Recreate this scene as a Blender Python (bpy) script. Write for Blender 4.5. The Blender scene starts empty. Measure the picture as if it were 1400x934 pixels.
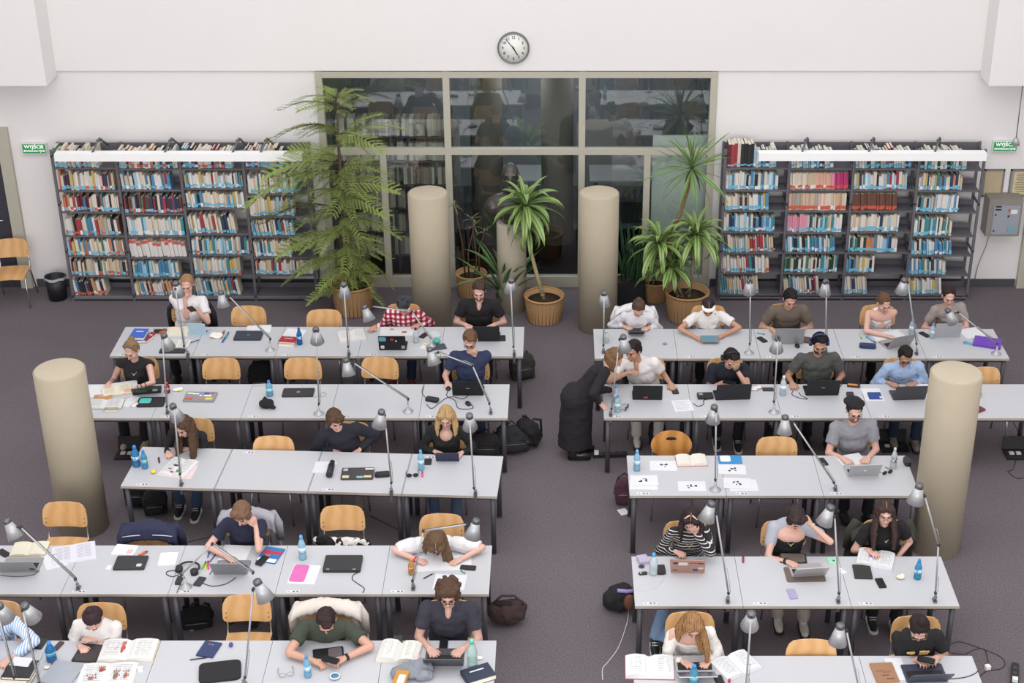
import bpy, math, random
from mathutils import Vector, Matrix, Euler
random.seed(11)
R = math.radians
scene = bpy.context.scene
col = scene.collection
# ------------------------------------------------------------------ camera
PITCH, FOC, HC, PPX, PPY = R(26.93), 2142.0, 9.47, 762.0, 467.0
cam = bpy.data.cameras.new('camera')
cam.sensor_width = 36.0
cam.lens = 36.0 * FOC / 1400.0
cam.shift_x = -(PPX - 700.0) / 1400.0
cam.clip_end = 200
camo = bpy.data.objects.new('camera', cam)
camo.location = (0, 0, HC)
camo.rotation_euler = (math.pi / 2 - PITCH, 0, 0)
col.objects.link(camo)
scene.camera = camo
# ------------------------------------------------------------------ sky above the open glass roof
w = bpy.data.worlds.new('overcast_sky')
scene.world = w
w.use_nodes = True
bg = w.node_tree.nodes['Background']
bg.inputs[0].default_value = (0.97, 0.98, 1.0, 1)
bg.inputs[1].default_value = 1.0
# daylight lantern in the roof of the hall
ld = bpy.data.lights.new('roof_skylight', 'AREA')
ld.shape = 'RECTANGLE'; ld.size = 15; ld.size_y = 12
ld.energy = 900; ld.color = (1.0, 0.985, 0.97)
lo = bpy.data.objects.new('roof_skylight', ld)
lo.location = (0, 8, 13.5)
col.objects.link(lo)
# added fill light behind the viewer, brightens the back wall
gd = bpy.data.lights.new('front_fill_light', 'AREA'); gd.shape = 'RECTANGLE'; gd.size = 16; gd.size_y = 7
gd.energy = 1400; gd.color = (1.0, 0.98, 0.97)
go = bpy.data.objects.new('front_fill_light', gd); go.location = (0, -6.2, 6.8); go.rotation_euler = (R(90), 0, 0); col.objects.link(go)
vs = scene.view_settings
vs.view_transform = 'Standard'
try: vs.look = 'None'
except Exception: pass
vs.gamma = 1.0
vs.exposure = 0.12
vs.use_curve_mapping = False

# ------------------------------------------------------------------ measuring: photo point -> place on a known plane
def ray(px, py):
    a = (px - PPX) / FOC; b = (PPY - py) / FOC
    return Vector((a, math.cos(PITCH) + b * math.sin(PITCH), -math.sin(PITCH) + b * math.cos(PITCH)))
def oz(px, py, z=0.74):
    d = ray(px, py); t = (z - HC) / d.z
    return Vector((d.x * t, d.y * t, z))
def oy(px, py, Y):
    d = ray(px, py); t = Y / d.y
    return Vector((d.x * t, Y, HC + d.z * t))
TZ = 0.74

# ------------------------------------------------------------------ materials
def lin(c):
    c = c / 255.0
    return c / 12.92 if c <= 0.04045 else ((c + 0.055) / 1.055) ** 2.4
def rgb(h):
    if isinstance(h, str): h = (int(h[0:2], 16), int(h[2:4], 16), int(h[4:6], 16))
    return (lin(h[0]), lin(h[1]), lin(h[2]), 1)
MATS = {}
def M(h, rough=0.5, metal=0.0, var=0.08, scale=14.0, bump=0.0, bscale=60.0, trans=0.0, emit=0.0, sheen=0.0):
    key = (h, rough, metal, var, scale, bump, bscale, trans, emit, sheen)
    if key in MATS: return MATS[key]
    m = bpy.data.materials.new('surface_' + (h if isinstance(h, str) else 'c'))
    m.use_nodes = True
    nt = m.node_tree; p = nt.nodes['Principled BSDF']
    c = rgb(h)
    tc = nt.nodes.new('ShaderNodeTexCoord')
    n = nt.nodes.new('ShaderNodeTexNoise'); n.inputs['Scale'].default_value = scale; n.inputs['Detail'].default_value = 3
    nt.links.new(tc.outputs['Object'], n.inputs['Vector'])
    mx = nt.nodes.new('ShaderNodeMix'); mx.data_type = 'RGBA'
    mx.inputs[6].default_value = tuple(min(1, x * (1 - var)) for x in c[:3]) + (1,)
    mx.inputs[7].default_value = tuple(min(1, x * (1 + var)) for x in c[:3]) + (1,)
    nt.links.new(n.outputs['Fac'], mx.inputs[0])
    nt.links.new(mx.outputs[2], p.inputs['Base Color'])
    p.inputs['Roughness'].default_value = rough
    p.inputs['Metallic'].default_value = metal
    if trans: p.inputs['Transmission Weight'].default_value = trans; p.inputs['IOR'].default_value = 1.2
    if emit:
        nt.links.new(mx.outputs[2], p.inputs['Emission Color']); p.inputs['Emission Strength'].default_value = emit
    if sheen: p.inputs['Sheen Weight'].default_value = sheen
    if bump:
        n2 = nt.nodes.new('ShaderNodeTexNoise'); n2.inputs['Scale'].default_value = bscale; n2.inputs['Detail'].default_value = 4
        nt.links.new(tc.outputs['Object'], n2.inputs['Vector'])
        b = nt.nodes.new('ShaderNodeBump'); b.inputs['Strength'].default_value = bump; b.inputs['Distance'].default_value = 0.02
        nt.links.new(n2.outputs['Fac'], b.inputs['Height']); nt.links.new(b.outputs['Normal'], p.inputs['Normal'])
    MATS[key] = m
    return m
def M_wave(h1, h2, scale, axis='Z', rough=0.8, lo=0.45, hi=0.55, dist=0.0, key=None, second=None, spec=0.5):
    """banded material: stripes, wood grain, strands; 'second' adds crossing bands (plaid)"""
    k = ('wave', h1, h2, scale, axis, rough, lo, hi, dist, second, spec)
    if k in MATS: return MATS[k]
    m = bpy.data.materials.new('banded_surface'); m.use_nodes = True
    nt = m.node_tree; p = nt.nodes['Principled BSDF']; p.inputs['Roughness'].default_value = rough
    tc = nt.nodes.new('ShaderNodeTexCoord')
    def wave(ax, sc, l, hh):
        wv = nt.nodes.new('ShaderNodeTexWave'); wv.wave_type = 'BANDS'; wv.bands_direction = ax
        wv.inputs['Scale'].default_value = sc; wv.inputs['Distortion'].default_value = dist
        wv.inputs['Detail'].default_value = 2.0; wv.inputs['Detail Scale'].default_value = 1.5
        nt.links.new(tc.outputs['Object'], wv.inputs['Vector'])
        r = nt.nodes.new('ShaderNodeMapRange'); r.inputs[1].default_value = l; r.inputs[2].default_value = hh
        nt.links.new(wv.outputs['Fac'], r.inputs[0]); return r.outputs[0]
    mx = nt.nodes.new('ShaderNodeMix'); mx.data_type = 'RGBA'
    mx.inputs[6].default_value = rgb(h1); mx.inputs[7].default_value = rgb(h2)
    nt.links.new(wave(axis, scale, lo, hi), mx.inputs[0]); out = mx.outputs[2]
    if second:
        h3, ax3, sc3 = second
        m2 = nt.nodes.new('ShaderNodeMix'); m2.data_type = 'RGBA'; m2.blend_type = 'MULTIPLY'
        m2.inputs[0].default_value = 1.0
        m3 = nt.nodes.new('ShaderNodeMix'); m3.data_type = 'RGBA'
        m3.inputs[6].default_value = (1, 1, 1, 1); m3.inputs[7].default_value = rgb(h3)
        nt.links.new(wave(ax3, sc3, lo, hi), m3.inputs[0])
        nt.links.new(out, m2.inputs[6]); nt.links.new(m3.outputs[2], m2.inputs[7]); out = m2.outputs[2]
    nt.links.new(out, p.inputs['Base Color'])
    p.inputs['Specular IOR Level'].default_value = spec
    MATS[k] = m
    return m
def M_blotch(h1, h2, scale, thr=0.5, rough=0.8, soft=0.02, bump=0.0):
    k = ('blotch', h1, h2, scale, thr, rough, soft, bump)
    if k in MATS: return MATS[k]
    m = bpy.data.materials.new('blotched_surface'); m.use_nodes = True
    nt = m.node_tree; p = nt.nodes['Principled BSDF']; p.inputs['Roughness'].default_value = rough
    tc = nt.nodes.new('ShaderNodeTexCoord')
    n = nt.nodes.new('ShaderNodeTexNoise'); n.inputs['Scale'].default_value = scale; n.inputs['Detail'].default_value = 2
    nt.links.new(tc.outputs['Object'], n.inputs['Vector'])
    r = nt.nodes.new('ShaderNodeMapRange'); r.inputs[1].default_value = thr - soft; r.inputs[2].default_value = thr + soft
    nt.links.new(n.outputs['Fac'], r.inputs[0])
    mx = nt.nodes.new('ShaderNodeMix'); mx.data_type = 'RGBA'
    mx.inputs[6].default_value = rgb(h1); mx.inputs[7].default_value = rgb(h2)
    nt.links.new(r.outputs[0], mx.inputs[0]); nt.links.new(mx.outputs[2], p.inputs['Base Color'])
    if bump:
        b = nt.nodes.new('ShaderNodeBump'); b.inputs['Strength'].default_value = bump; b.inputs['Distance'].default_value = 0.01
        nt.links.new(n.outputs['Fac'], b.inputs['Height']); nt.links.new(b.outputs['Normal'], p.inputs['Normal'])
    MATS[k] = m
    return m
def M_glass(tint, refl=0.5, fres=1.35):
    m = bpy.data.materials.new('window_glass'); m.use_nodes = True
    nt = m.node_tree; nt.nodes.remove(nt.nodes['Principled BSDF'])
    out = nt.nodes['Material Output']
    t = nt.nodes.new('ShaderNodeBsdfTransparent'); t.inputs[0].default_value = rgb(tint)
    g = nt.nodes.new('ShaderNodeBsdfGlossy'); g.inputs['Roughness'].default_value = 0.0
    g.inputs['Color'].default_value = (refl, refl, refl, 1)
    lw = nt.nodes.new('ShaderNodeLayerWeight'); lw.inputs[0].default_value = 0.5
    pw = nt.nodes.new('ShaderNodeMath'); pw.operation = 'POWER'; pw.inputs[1].default_value = 5.0
    nt.links.new(lw.outputs['Facing'], pw.inputs[0])
    f = nt.nodes.new('ShaderNodeMapRange'); f.inputs[3].default_value = fres; f.inputs[4].default_value = 1.0
    nt.links.new(pw.outputs[0], f.inputs[0])
    mx = nt.nodes.new('ShaderNodeMixShader')
    nt.links.new(f.outputs[0], mx.inputs[0]); nt.links.new(t.outputs[0], mx.inputs[1]); nt.links.new(g.outputs[0], mx.inputs[2])
    nt.links.new(mx.outputs[0], out.inputs[0])
    return m

# ------------------------------------------------------------------ mesh builder
def rotm(axis, a): return Matrix.Rotation(a, 3, axis)
def frame_from(d):
    d = d.normalized()
    up = Vector((0, 0, 1)) if abs(d.z) < 0.95 else Vector((0, 1, 0))
    x = up.cross(d).normalized(); y = d.cross(x)
    return x, y, d
class MB:
    def __init__(s): s.v = []; s.f = []; s.m = []; s.sm = []
    def add(s, vs, fs, mi=0, sm=False):
        o = len(s.v); s.v.extend(tuple(p) for p in vs)
        for f in fs: s.f.append(tuple(i + o for i in f)); s.m.append(mi); s.sm.append(sm)
        return s
    def box(s, c, d, rm=None, mi=0):
        c = Vector(c); vs = []
        for x in (-.5, .5):
            for y in (-.5, .5):
                for z in (-.5, .5):
                    p = Vector((x * d[0], y * d[1], z * d[2]))
                    if rm is not None: p = rm @ p
                    vs.append(c + p)
        return s.add(vs, [(0, 1, 3, 2), (4, 6, 7, 5), (0, 4, 5, 1), (2, 3, 7, 6), (0, 2, 6, 4), (1, 5, 7, 3)], mi)
    def prism(s, pts, z0, z1, mi=0, mit=None, xf=None):
        n = len(pts)
        vs = [Vector((p[0], p[1], z0)) for p in pts] + [Vector((p[0], p[1], z1)) for p in pts]
        if xf: vs = [xf(v) for v in vs]
        s.add(vs, [tuple(range(n))[::-1]] + [(i, (i + 1) % n, n + (i + 1) % n, n + i) for i in range(n)], mi)
        s.add(vs[n:], [tuple(range(n))], mi if mit is None else mit)
        return s
    def cone(s, p0, p1, r0, r1, n=10, caps=True, mi=0, sm=True):
        p0 = Vector(p0); p1 = Vector(p1)
        if (p1 - p0).length < 1e-6: return s
        x, y, d = frame_from(p1 - p0); vs = []
        for p, r in ((p0, r0), (p1, r1)):
            for i in range(n):
                a = 2 * math.pi * i / n
                vs.append(p + x * (r * math.cos(a)) + y * (r * math.sin(a)))
        o = len(s.v)
        s.add(vs, [(i, (i + 1) % n, n + (i + 1) % n, n + i) for i in range(n)], mi, sm)
        if caps:
            s.f += [tuple(o + i for i in range(n))[::-1], tuple(o + n + i for i in range(n))]
            s.m += [mi, mi]; s.sm += [False, False]
        return s
    def tube(s, pts, r, n=6, mi=0):
        pts = [Vector(p) for p in pts]; k = len(pts); vs = []; px = None
        for j, p in enumerate(pts):
            t = (pts[min(j + 1, k - 1)] - pts[max(j - 1, 0)])
            t = t.normalized() if t.length > 1e-9 else Vector((0, 0, 1))
            if px is None: px = frame_from(t)[0]
            px = (px - t * px.dot(t))
            px = px.normalized() if px.length > 1e-6 else frame_from(t)[0]
            y = t.cross(px); rr = r[j] if isinstance(r, (list, tuple)) else r
            for i in range(n):
                a = 2 * math.pi * i / n
                vs.append(p + px * (rr * math.cos(a)) + y * (rr * math.sin(a)))
        fs = [(j * n + i, j * n + (i + 1) % n, (j + 1) * n + (i + 1) % n, (j + 1) * n + i) for j in range(k - 1) for i in range(n)]
        fs += [tuple(range(n))[::-1], tuple((k - 1) * n + i for i in range(n))]
        return s.add(vs, fs, mi, True)
    def lathe(s, prof, n=24, c=(0, 0, 0), mi=0, sm=True, rm=None):
        c = Vector(c); vs = []
        for r, z in prof:
            for i in range(n):
                a = 2 * math.pi * i / n
                p = Vector((r * math.cos(a), r * math.sin(a), z))
                vs.append(c + (rm @ p if rm is not None else p))
        k = len(prof)
        fs = [(j * n + i, j * n + (i + 1) % n, (j + 1) * n + (i + 1) % n, (j + 1) * n + i) for j in range(k - 1) for i in range(n)]
        if prof[0][0] > 1e-6: fs.append(tuple(range(n))[::-1])
        if prof[-1][0] > 1e-6: fs.append(tuple((k - 1) * n + i for i in range(n)))
        return s.add(vs, fs, mi, sm)
    def ell(s, c, r, rm=None, nu=14, nv=9, mi=0):
        c = Vector(c); vs = [Vector((0, 0, r[2]))]
        for j in range(1, nv):
            ph = math.pi * j / nv
            for i in range(nu):
                a = 2 * math.pi * i / nu
                vs.append(Vector((r[0] * math.sin(ph) * math.cos(a), r[1] * math.sin(ph) * math.sin(a), r[2] * math.cos(ph))))
        vs.append(Vector((0, 0, -r[2])))
        vs = [c + (rm @ v if rm is not None else v) for v in vs]
        fs = [(0, 1 + i, 1 + (i + 1) % nu) for i in range(nu)]
        for j in range(nv - 2):
            b = 1 + j * nu
            fs += [(b + i, b + nu + i, b + nu + (i + 1) % nu, b + (i + 1) % nu) for i in range(nu)]
        b = 1 + (nv - 2) * nu; e = len(vs) - 1
        fs += [(b + i, e, b + (i + 1) % nu) for i in range(nu)]
        return s.add(vs, fs, mi, True)
    def cap(s, p0, p1, r0, r1, n=10):
        s.cone(p0, p1, r0, r1, n); s.ell(p0, (r0,) * 3, nu=n, nv=6); s.ell(p1, (r1,) * 3, nu=n, nv=6); return s
    def grid(s, fn, nu, nv, mi=0, sm=True, closed_u=False):
        vs = [fn(i / nu, j / nv) for j in range(nv + 1) for i in range(nu + 1)]
        fs = [(j * (nu + 1) + i, j * (nu + 1) + i + 1, (j + 1) * (nu + 1) + i + 1, (j + 1) * (nu + 1) + i) for j in range(nv) for i in range(nu)]
        return s.add(vs, fs, mi, sm)
    def mesh(s, name, mats):
        me = bpy.data.meshes.new(name)
        me.from_pydata(s.v, [], s.f)
        for m in (mats if isinstance(mats, (list, tuple)) else [mats]): me.materials.append(m)
        me.polygons.foreach_set('material_index', s.m)
        me.polygons.foreach_set('use_smooth', s.sm)
        me.update()
        return me
    def build(s, name, mats, parent=None, loc=None, rot=None):
        return link(name, s.mesh(name, mats), parent, loc, rot)
def link(name, data, parent=None, loc=None, rot=None):
    o = bpy.data.objects.new(name, data)
    col.objects.link(o)
    if parent: o.parent = parent
    if loc is not None: o.location = loc
    if rot is not None: o.rotation_euler = rot
    return o
def tag(o, label, cat, group=None):
    o['label'] = label; o['category'] = cat
    if group: o['group'] = group
    return o
def thing(name, label, cat, loc=(0, 0, 0), rz=0.0, group=None):
    o = link(name, None, None, loc, (0, 0, rz)); o.empty_display_size = 0.1
    return tag(o, label, cat, group)
def struct(o): o['kind'] = 'structure'; return o
def rrect(w, d, r, n=4):
    pts = []
    for cx, cy, a0 in ((w / 2 - r, d / 2 - r, 0), (-w / 2 + r, d / 2 - r, 90), (-w / 2 + r, -d / 2 + r, 180), (w / 2 - r, -d / 2 + r, 270)):
        for i in range(n + 1):
            a = R(a0 + 90 * i / n); pts.append((cx + r * math.cos(a), cy + r * math.sin(a)))
    return pts
def copy_tree(o, parent=None):
    c = o.copy(); col.objects.link(c); c.parent = parent
    for ch in o.children: copy_tree(ch, c)
    return c
def remesh(o, vox, smooth=2, fac=0.5):
    m = o.modifiers.new('remesh', 'REMESH'); m.mode = 'VOXEL'; m.voxel_size = vox; m.use_smooth_shade = True
    if smooth:
        q = o.modifiers.new('smooth', 'SMOOTH'); q.factor = fac; q.iterations = smooth
    return o
def text(name, body, size, mat, parent, loc, rot, extrude=0.001, align='CENTER', bold=0.0):
    cu = bpy.data.curves.new(name, 'FONT'); cu.body = body; cu.size = size; cu.extrude = extrude; cu.offset = bold
    cu.align_x = align; cu.align_y = 'CENTER'; cu.resolution_u = 2
    tmp = bpy.data.objects.new('tmp', cu); col.objects.link(tmp)
    dg = bpy.context.evaluated_depsgraph_get()
    me = bpy.data.meshes.new_from_object(tmp.evaluated_get(dg))
    bpy.data.objects.remove(tmp)
    me.materials.clear(); me.materials.append(mat)
    return link(name, me, parent, loc, rot)

# ------------------------------------------------------------------ shared materials
WHITE_WALL = M('e6e3e2', 0.9, var=0.015, scale=1.5, bump=0.03, bscale=80)
def carpet():
    m = bpy.data.materials.new('grey_carpet'); m.use_nodes = True
    nt = m.node_tree; p = nt.nodes['Principled BSDF']; p.inputs['Roughness'].default_value = 1.0
    p.inputs['Specular IOR Level'].default_value = 0.15
    tc = nt.nodes.new('ShaderNodeTexCoord')
    a = nt.nodes.new('ShaderNodeTexNoise'); a.inputs['Scale'].default_value = 0.7; a.inputs['Detail'].default_value = 4
    b = nt.nodes.new('ShaderNodeTexNoise'); b.inputs['Scale'].default_value = 55; b.inputs['Detail'].default_value = 6; b.inputs['Roughness'].default_value = 0.75
    for n in (a, b): nt.links.new(tc.outputs['Object'], n.inputs['Vector'])
    m1 = nt.nodes.new('ShaderNodeMix'); m1.data_type = 'RGBA'
    m1.inputs[6].default_value = rgb('645d62'); m1.inputs[7].default_value = rgb('736b70')
    nt.links.new(a.outputs['Fac'], m1.inputs[0])
    m2 = nt.nodes.new('ShaderNodeMix'); m2.data_type = 'RGBA'; m2.blend_type = 'OVERLAY'; m2.inputs[0].default_value = 1.0
    nt.links.new(m1.outputs[2], m2.inputs[6]); nt.links.new(b.outputs['Fac'], m2.inputs[7])
    nt.links.new(m2.outputs[2], p.inputs['Base Color'])
    bp = nt.nodes.new('ShaderNodeBump'); bp.inputs['Strength'].default_value = 0.3; bp.inputs['Distance'].default_value = 0.01
    nt.links.new(b.outputs['Fac'], bp.inputs['Height']); nt.links.new(bp.outputs['Normal'], p.inputs['Normal'])
    return m
CARPET = carpet()
FRAME = M('b5b1a2', 0.5, var=0.04)
STEEL = M('55545a', 0.45, 0.4, var=0.05)
DARKSTEEL = M('505056', 0.5, 0.3, var=0.05)
CHROME = M('c8c8cc', 0.25, 0.9, var=0.03)
ALU = M('b4b5b8', 0.42, 0.35, var=0.04)
BLACK = M('1c1b1e', 0.5, var=0.1)
RUBBER = M('2a292c', 0.7, var=0.1)
PAPER = M('dddde0', 0.9, var=0.02)
CREAM = M('eae4d2', 0.9, var=0.03)
PRINT = M('8e8f94', 0.9, var=0.2)
INK = M('2a2a2e', 0.9)
SCREEN = M('17181c', 0.15, var=0.05)

# ================================================================== THE ROOM
YW = 20.39
fl = MB(); fl.box((0, 8, -0.05), (21, 29, 0.1)); struct(fl.build('floor', CARPET))
XL, XR = -9.6, 8.6
WT = 10.5
# window opening in the back wall
wx0, wx1, wz1 = -3.26, 2.16, 3.19
b = MB(); b.box(((XL + wx0) / 2, YW + 0.15, 1.6), (wx0 - XL, 0.3, 3.2)); struct(b.build('wall_back_left', WHITE_WALL))
b = MB(); b.box(((XR + wx1) / 2, YW + 0.15, 1.6), (XR - wx1, 0.3, 3.2)); struct(b.build('wall_back_right', WHITE_WALL))
b = MB(); b.box(((XL + XR) / 2, YW + 0.13, (3.2 + WT) / 2), (XR - XL, 0.34, WT - 3.2))
struct(b.build('wall_back_upper', WHITE_WALL))
b = MB(); b.box((XL - 0.15, 8, WT / 2), (0.3, 29, WT)); struct(b.build('wall_left', WHITE_WALL))
b = MB(); b.box((XR + 0.15, 8, WT / 2), (0.3, 29, WT)); struct(b.build('wall_right', WHITE_WALL))
b = MB(); b.box(((XL + XR) / 2, -6.5, 1.5), (XR - XL, 0.3, 3.0)); struct(b.build('wall_front', WHITE_WALL))  # left open above to let sky light in from behind
# white gallery boxes jutting out of the back wall
for nm, x0, x1 in (('trim_1', XL, -6.71), ('trim_2', 5.67, XR)):
    b = MB(); b.box(((x0 + x1) / 2, YW - 0.24, 3.14 + 3.6), (x1 - x0, 0.48 + 0.06, 7.2)); struct(b.build(nm, WHITE_WALL))
BASEB = M('4a4a50', 0.7)
for nm, x0, x1 in (('baseboard_left', -7.45, wx0 - 0.02), ('baseboard_right', wx1 + 0.02, 6.55)):
    b = MB(); b.box(((x0 + x1) / 2, YW - 0.008, 0.06), (x1 - x0, 0.016, 0.12)); struct(b.build(nm, BASEB))
# door at the left and right ends of the back wall
def door(nm, x0, x1, side):
    b = MB()
    xi = x1 - 0.16 if side < 0 else x0 + 0.16
    if side < 0:
        b.box((x1 - 0.08, YW - 0.03, 1.15), (0.16, 0.08, 2.3))
    else:
        b.box((x0 + 0.08, YW - 0.03, 1.15), (0.16, 0.08, 2.3))
    b.box(((x0 + x1) / 2, YW - 0.03, 2.35), (x1 - x0, 0.08, 0.1))
    d = struct(b.build(nm, FRAME))
    q = MB(); q.box((((x0 + xi) / 2 if side < 0 else (xi + x1) / 2), YW - 0.01, 1.15), (abs(xi - (x0 if side < 0 else x1)), 0.04, 2.3))
    q.build('door_leaf', M('3a3a42', 0.4), d)
    h = MB(); hx = xi - 0.1 if side < 0 else xi + 0.1
    h.tube([(hx, YW - 0.03, 1.05), (hx, YW - 0.08, 1.05), (hx - 0.1 * (1 if side < 0 else -1), YW - 0.08, 1.05)], 0.01)
    h.build('door_handle', CHROME, d)
door('door_1', -9.0, -7.5, -1)
door('door_2', 6.56, 8.0, 1)

# ------------------------------------------------------------------ glazed wall (window_1)
win = MB()
F_ = 0.09
def vbar(x, z0, z1, wd=F_): win.box((x, YW + 0.02, (z0 + z1) / 2), (wd, 0.10, z1 - z0))
def hbar(z, x0, x1, h=F_): win.box(((x0 + x1) / 2, YW + 0.02, z), (x1 - x0 - .004, 0.094, h))
zb, zm, zt = 0.08, 2.045, 3.14
vbar(wx0 + 0.05, 0, wz1); vbar(wx1 - 0.05, 0, wz1); vbar(-1.50, 0, wz1); vbar(0.335, 0, wz1)
hbar(zb, wx0, wx1, 0.16); hbar(zm, wx0, wx1, 0.085); hbar(zt, wx0, wx1, 0.09)
win.box((-2.40, YW + .02, (zb + zm) / 2), (.09, .088, zm - zb)); win.box((1.24, YW + .02, (zb + zm) / 2), (.09, .088, zm - zb))
win_o = struct(win.build('window_1', FRAME))
GLASS = M_glass('f2f6f5', 0.95, 0.10)
xs = [wx0 + 0.09, -1.54, -1.455, 0.29, 0.38, wx1 - 0.09]
def pane(x0, x1, z0, z1):
    q = MB(); q.box(((x0 + x1) / 2, YW + 0.03, (z0 + z1) / 2), (x1 - x0, 0.012, z1 - z0)); q.build('pane', GLASS, win_o)
for x0, x1 in ((xs[0], xs[1]), (xs[2], xs[3]), (xs[4], xs[5])): pane(x0, x1, zm + .04, zt - .04)
for x0, x1 in ((xs[0], -2.445), (-2.355, xs[1]), (xs[2], xs[3]), (xs[4], 1.195), (1.285, xs[5])): pane(x0, x1, 0.16, zm - .04)
# the corridor behind the glass
b = MB(); b.box((-0.5, YW + 4.0, 1.7), (9, 0.1, 3.6)); struct(b.build('wall_corridor', M('8a8d92', 0.8)))
b = MB(); b.box((-0.5, YW + 2.15, 3.5), (9, 3.7, 0.1)); struct(b.build('ceiling', M('6a6c70', 0.8)))
b = MB(); b.box((-0.5, YW + 2.2, -0.04), (9, 3.9, 0.08)); struct(b.build('floor_corridor', M('3f3f45', 0.9)))
for nm, x in (('wall_corridor_left', -5.0), ('wall_corridor_right', 4.0)):
    b = MB(); b.box((x, YW + 2.15, 1.7), (0.1, 3.7, 3.6)); struct(b.build(nm, M('8a8d92', 0.8)))
# pale panel standing behind the right hand panes
q = MB(); q.box((1.74, YW + 0.16, 1.12), (0.84, 0.03, 2.2)); q.box((1.74, YW + 0.2, 0.02), (0.84, 0.2, 0.04))
tag(q.build('display_panel', M('d3dad4', 0.6, var=0.03)), 'pale grey-green panel standing behind the glass by the yucca', 'panel')
for k, x in enumerate((-1.05, 0.0)):
    q = MB(); q.lathe([(0.24, 0), (0.24, 3.45)], 24, (x, YW + 1.7, 0))
    struct(q.build('trim_%d' % (3 + k), M('8b867c', 0.8)))

# added glowing bar and area light, to lift the dark corridor behind the panes
cl = thing('corridor_fill', 'added dim fill light under the corridor ceiling behind the glass', 'lamp', (-0.5, YW + 1.9, 3.449))
q = MB(); q.box((0, 0, -.02), (2.4, .2, .04)); q.build('fill_glow_bar', M('e8ecec', .5, emit=2.0), cl)
cd = bpy.data.lights.new('corridor_fill_area', 'AREA'); cd.shape = 'RECTANGLE'; cd.size = 2.4; cd.size_y = .2; cd.energy = 60; cd.color = (.9, .96, 1)
co = bpy.data.objects.new('corridor_fill_area', cd); col.objects.link(co); co.parent = cl; co.location = (0, 0, -.045)
# ================================================================== COLUMNS
CONC = M('b3a893', 0.85, var=0.06, scale=4, bump=0.06, bscale=25)
def column(x, y, h, r, label):
    t = thing('freestanding_column', label, 'column', (x, y, 0), 0, None)
    q = MB(); q.lathe([(r, 0), (r, h - 0.012), (r - 0.008, h - 0.004)], 48); q.build('shaft', CONC, t)
    q = MB(); q.lathe([(r - 0.008, h - 0.004), (r - 0.02, h), (0.0001, h)], 48); q.build('top_cap', M('b9ad99', 0.85, var=0.05, scale=5), t)
column(-1.69, 19.08, 1.96, 0.262, 'round beige concrete column in front of the glazing, between the spruce and the basket dracaena')
column(0.545, 19.08, 1.96, 0.262, 'round beige concrete column in front of the glazing, beside the woman in white with a tablet')
column(-5.12, 14.22, 1.93, 0.262, 'round beige concrete column standing behind the empty chair of the desk with the open spiral notebook')
column(4.0, 13.85, 2.09, 0.262, 'round beige concrete column standing beside the desk of the man in glasses and a black beret')

# ================================================================== BOOKCASES AND BOOKS
SHELFM = M('6b6970', 0.5, 0.2, var=0.04)
BOOKCOL = dict(cream='dacfbe', white='dedad7', beige='cdb89b', tan='b89a75', grey='a9a6a3', black='2b292c', navy='333f5c', blue='5288b0',
               lightblue='9cc4d8', teal='3f8a94', green='4d7a60', darkgreen='234437', red='a23c44', maroon='6a2430', orange='c6805a',
               yellow='cbb05e', pink='dc94a8', magenta='bf3a76', brown='6d4a3c', salmon='dcae9c')
PAL = dict(mix=['cream'] * 6 + ['white'] * 5 + ['beige'] * 3 + ['grey'] * 2 + ['black'] * 3 + ['navy'] * 2 + ['blue'] * 2 + ['red'] * 2 + ['maroon', 'orange', 'teal', 'yellow', 'green', 'tan', 'lightblue', 'brown'],
           pale=['cream'] * 6 + ['white'] * 6 + ['beige'] * 3 + ['grey', 'lightblue', 'lightblue', 'blue', 'navy', 'black', 'teal', 'red', 'yellow'],
           dark=['black'] * 3 + ['maroon'] * 3 + ['brown'] * 2 + ['red'] * 3 + ['navy'] * 2 + ['green', 'cream', 'blue', 'grey'],
           blue=['blue'] * 5 + ['teal'] * 3 + ['lightblue'] * 3 + ['white'] * 4 + ['cream'] * 3 + ['navy'] * 2 + ['black'],
           green=['cream'] * 4 + ['white'] * 3 + ['green'] * 3 + ['darkgreen'] * 2 + ['teal'] * 3 + ['black', 'navy', 'lightblue'],
           whitered=['white'], brown=['brown'], beiges=['beige', 'cream', 'beige', 'salmon', 'tan', 'grey'],
           folders=['maroon', 'red', 'red', 'cream', 'black', 'black', 'black', 'black'])
TAGBLUE = M('74bcd8', 0.6, var=.2); TAGRED = M('d0604c', 0.6, var=.2); TAGWHITE = M('e6e6e6', 0.6)
PAGES = M('d9d2c2', 0.95)
BOOKS = []
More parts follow.
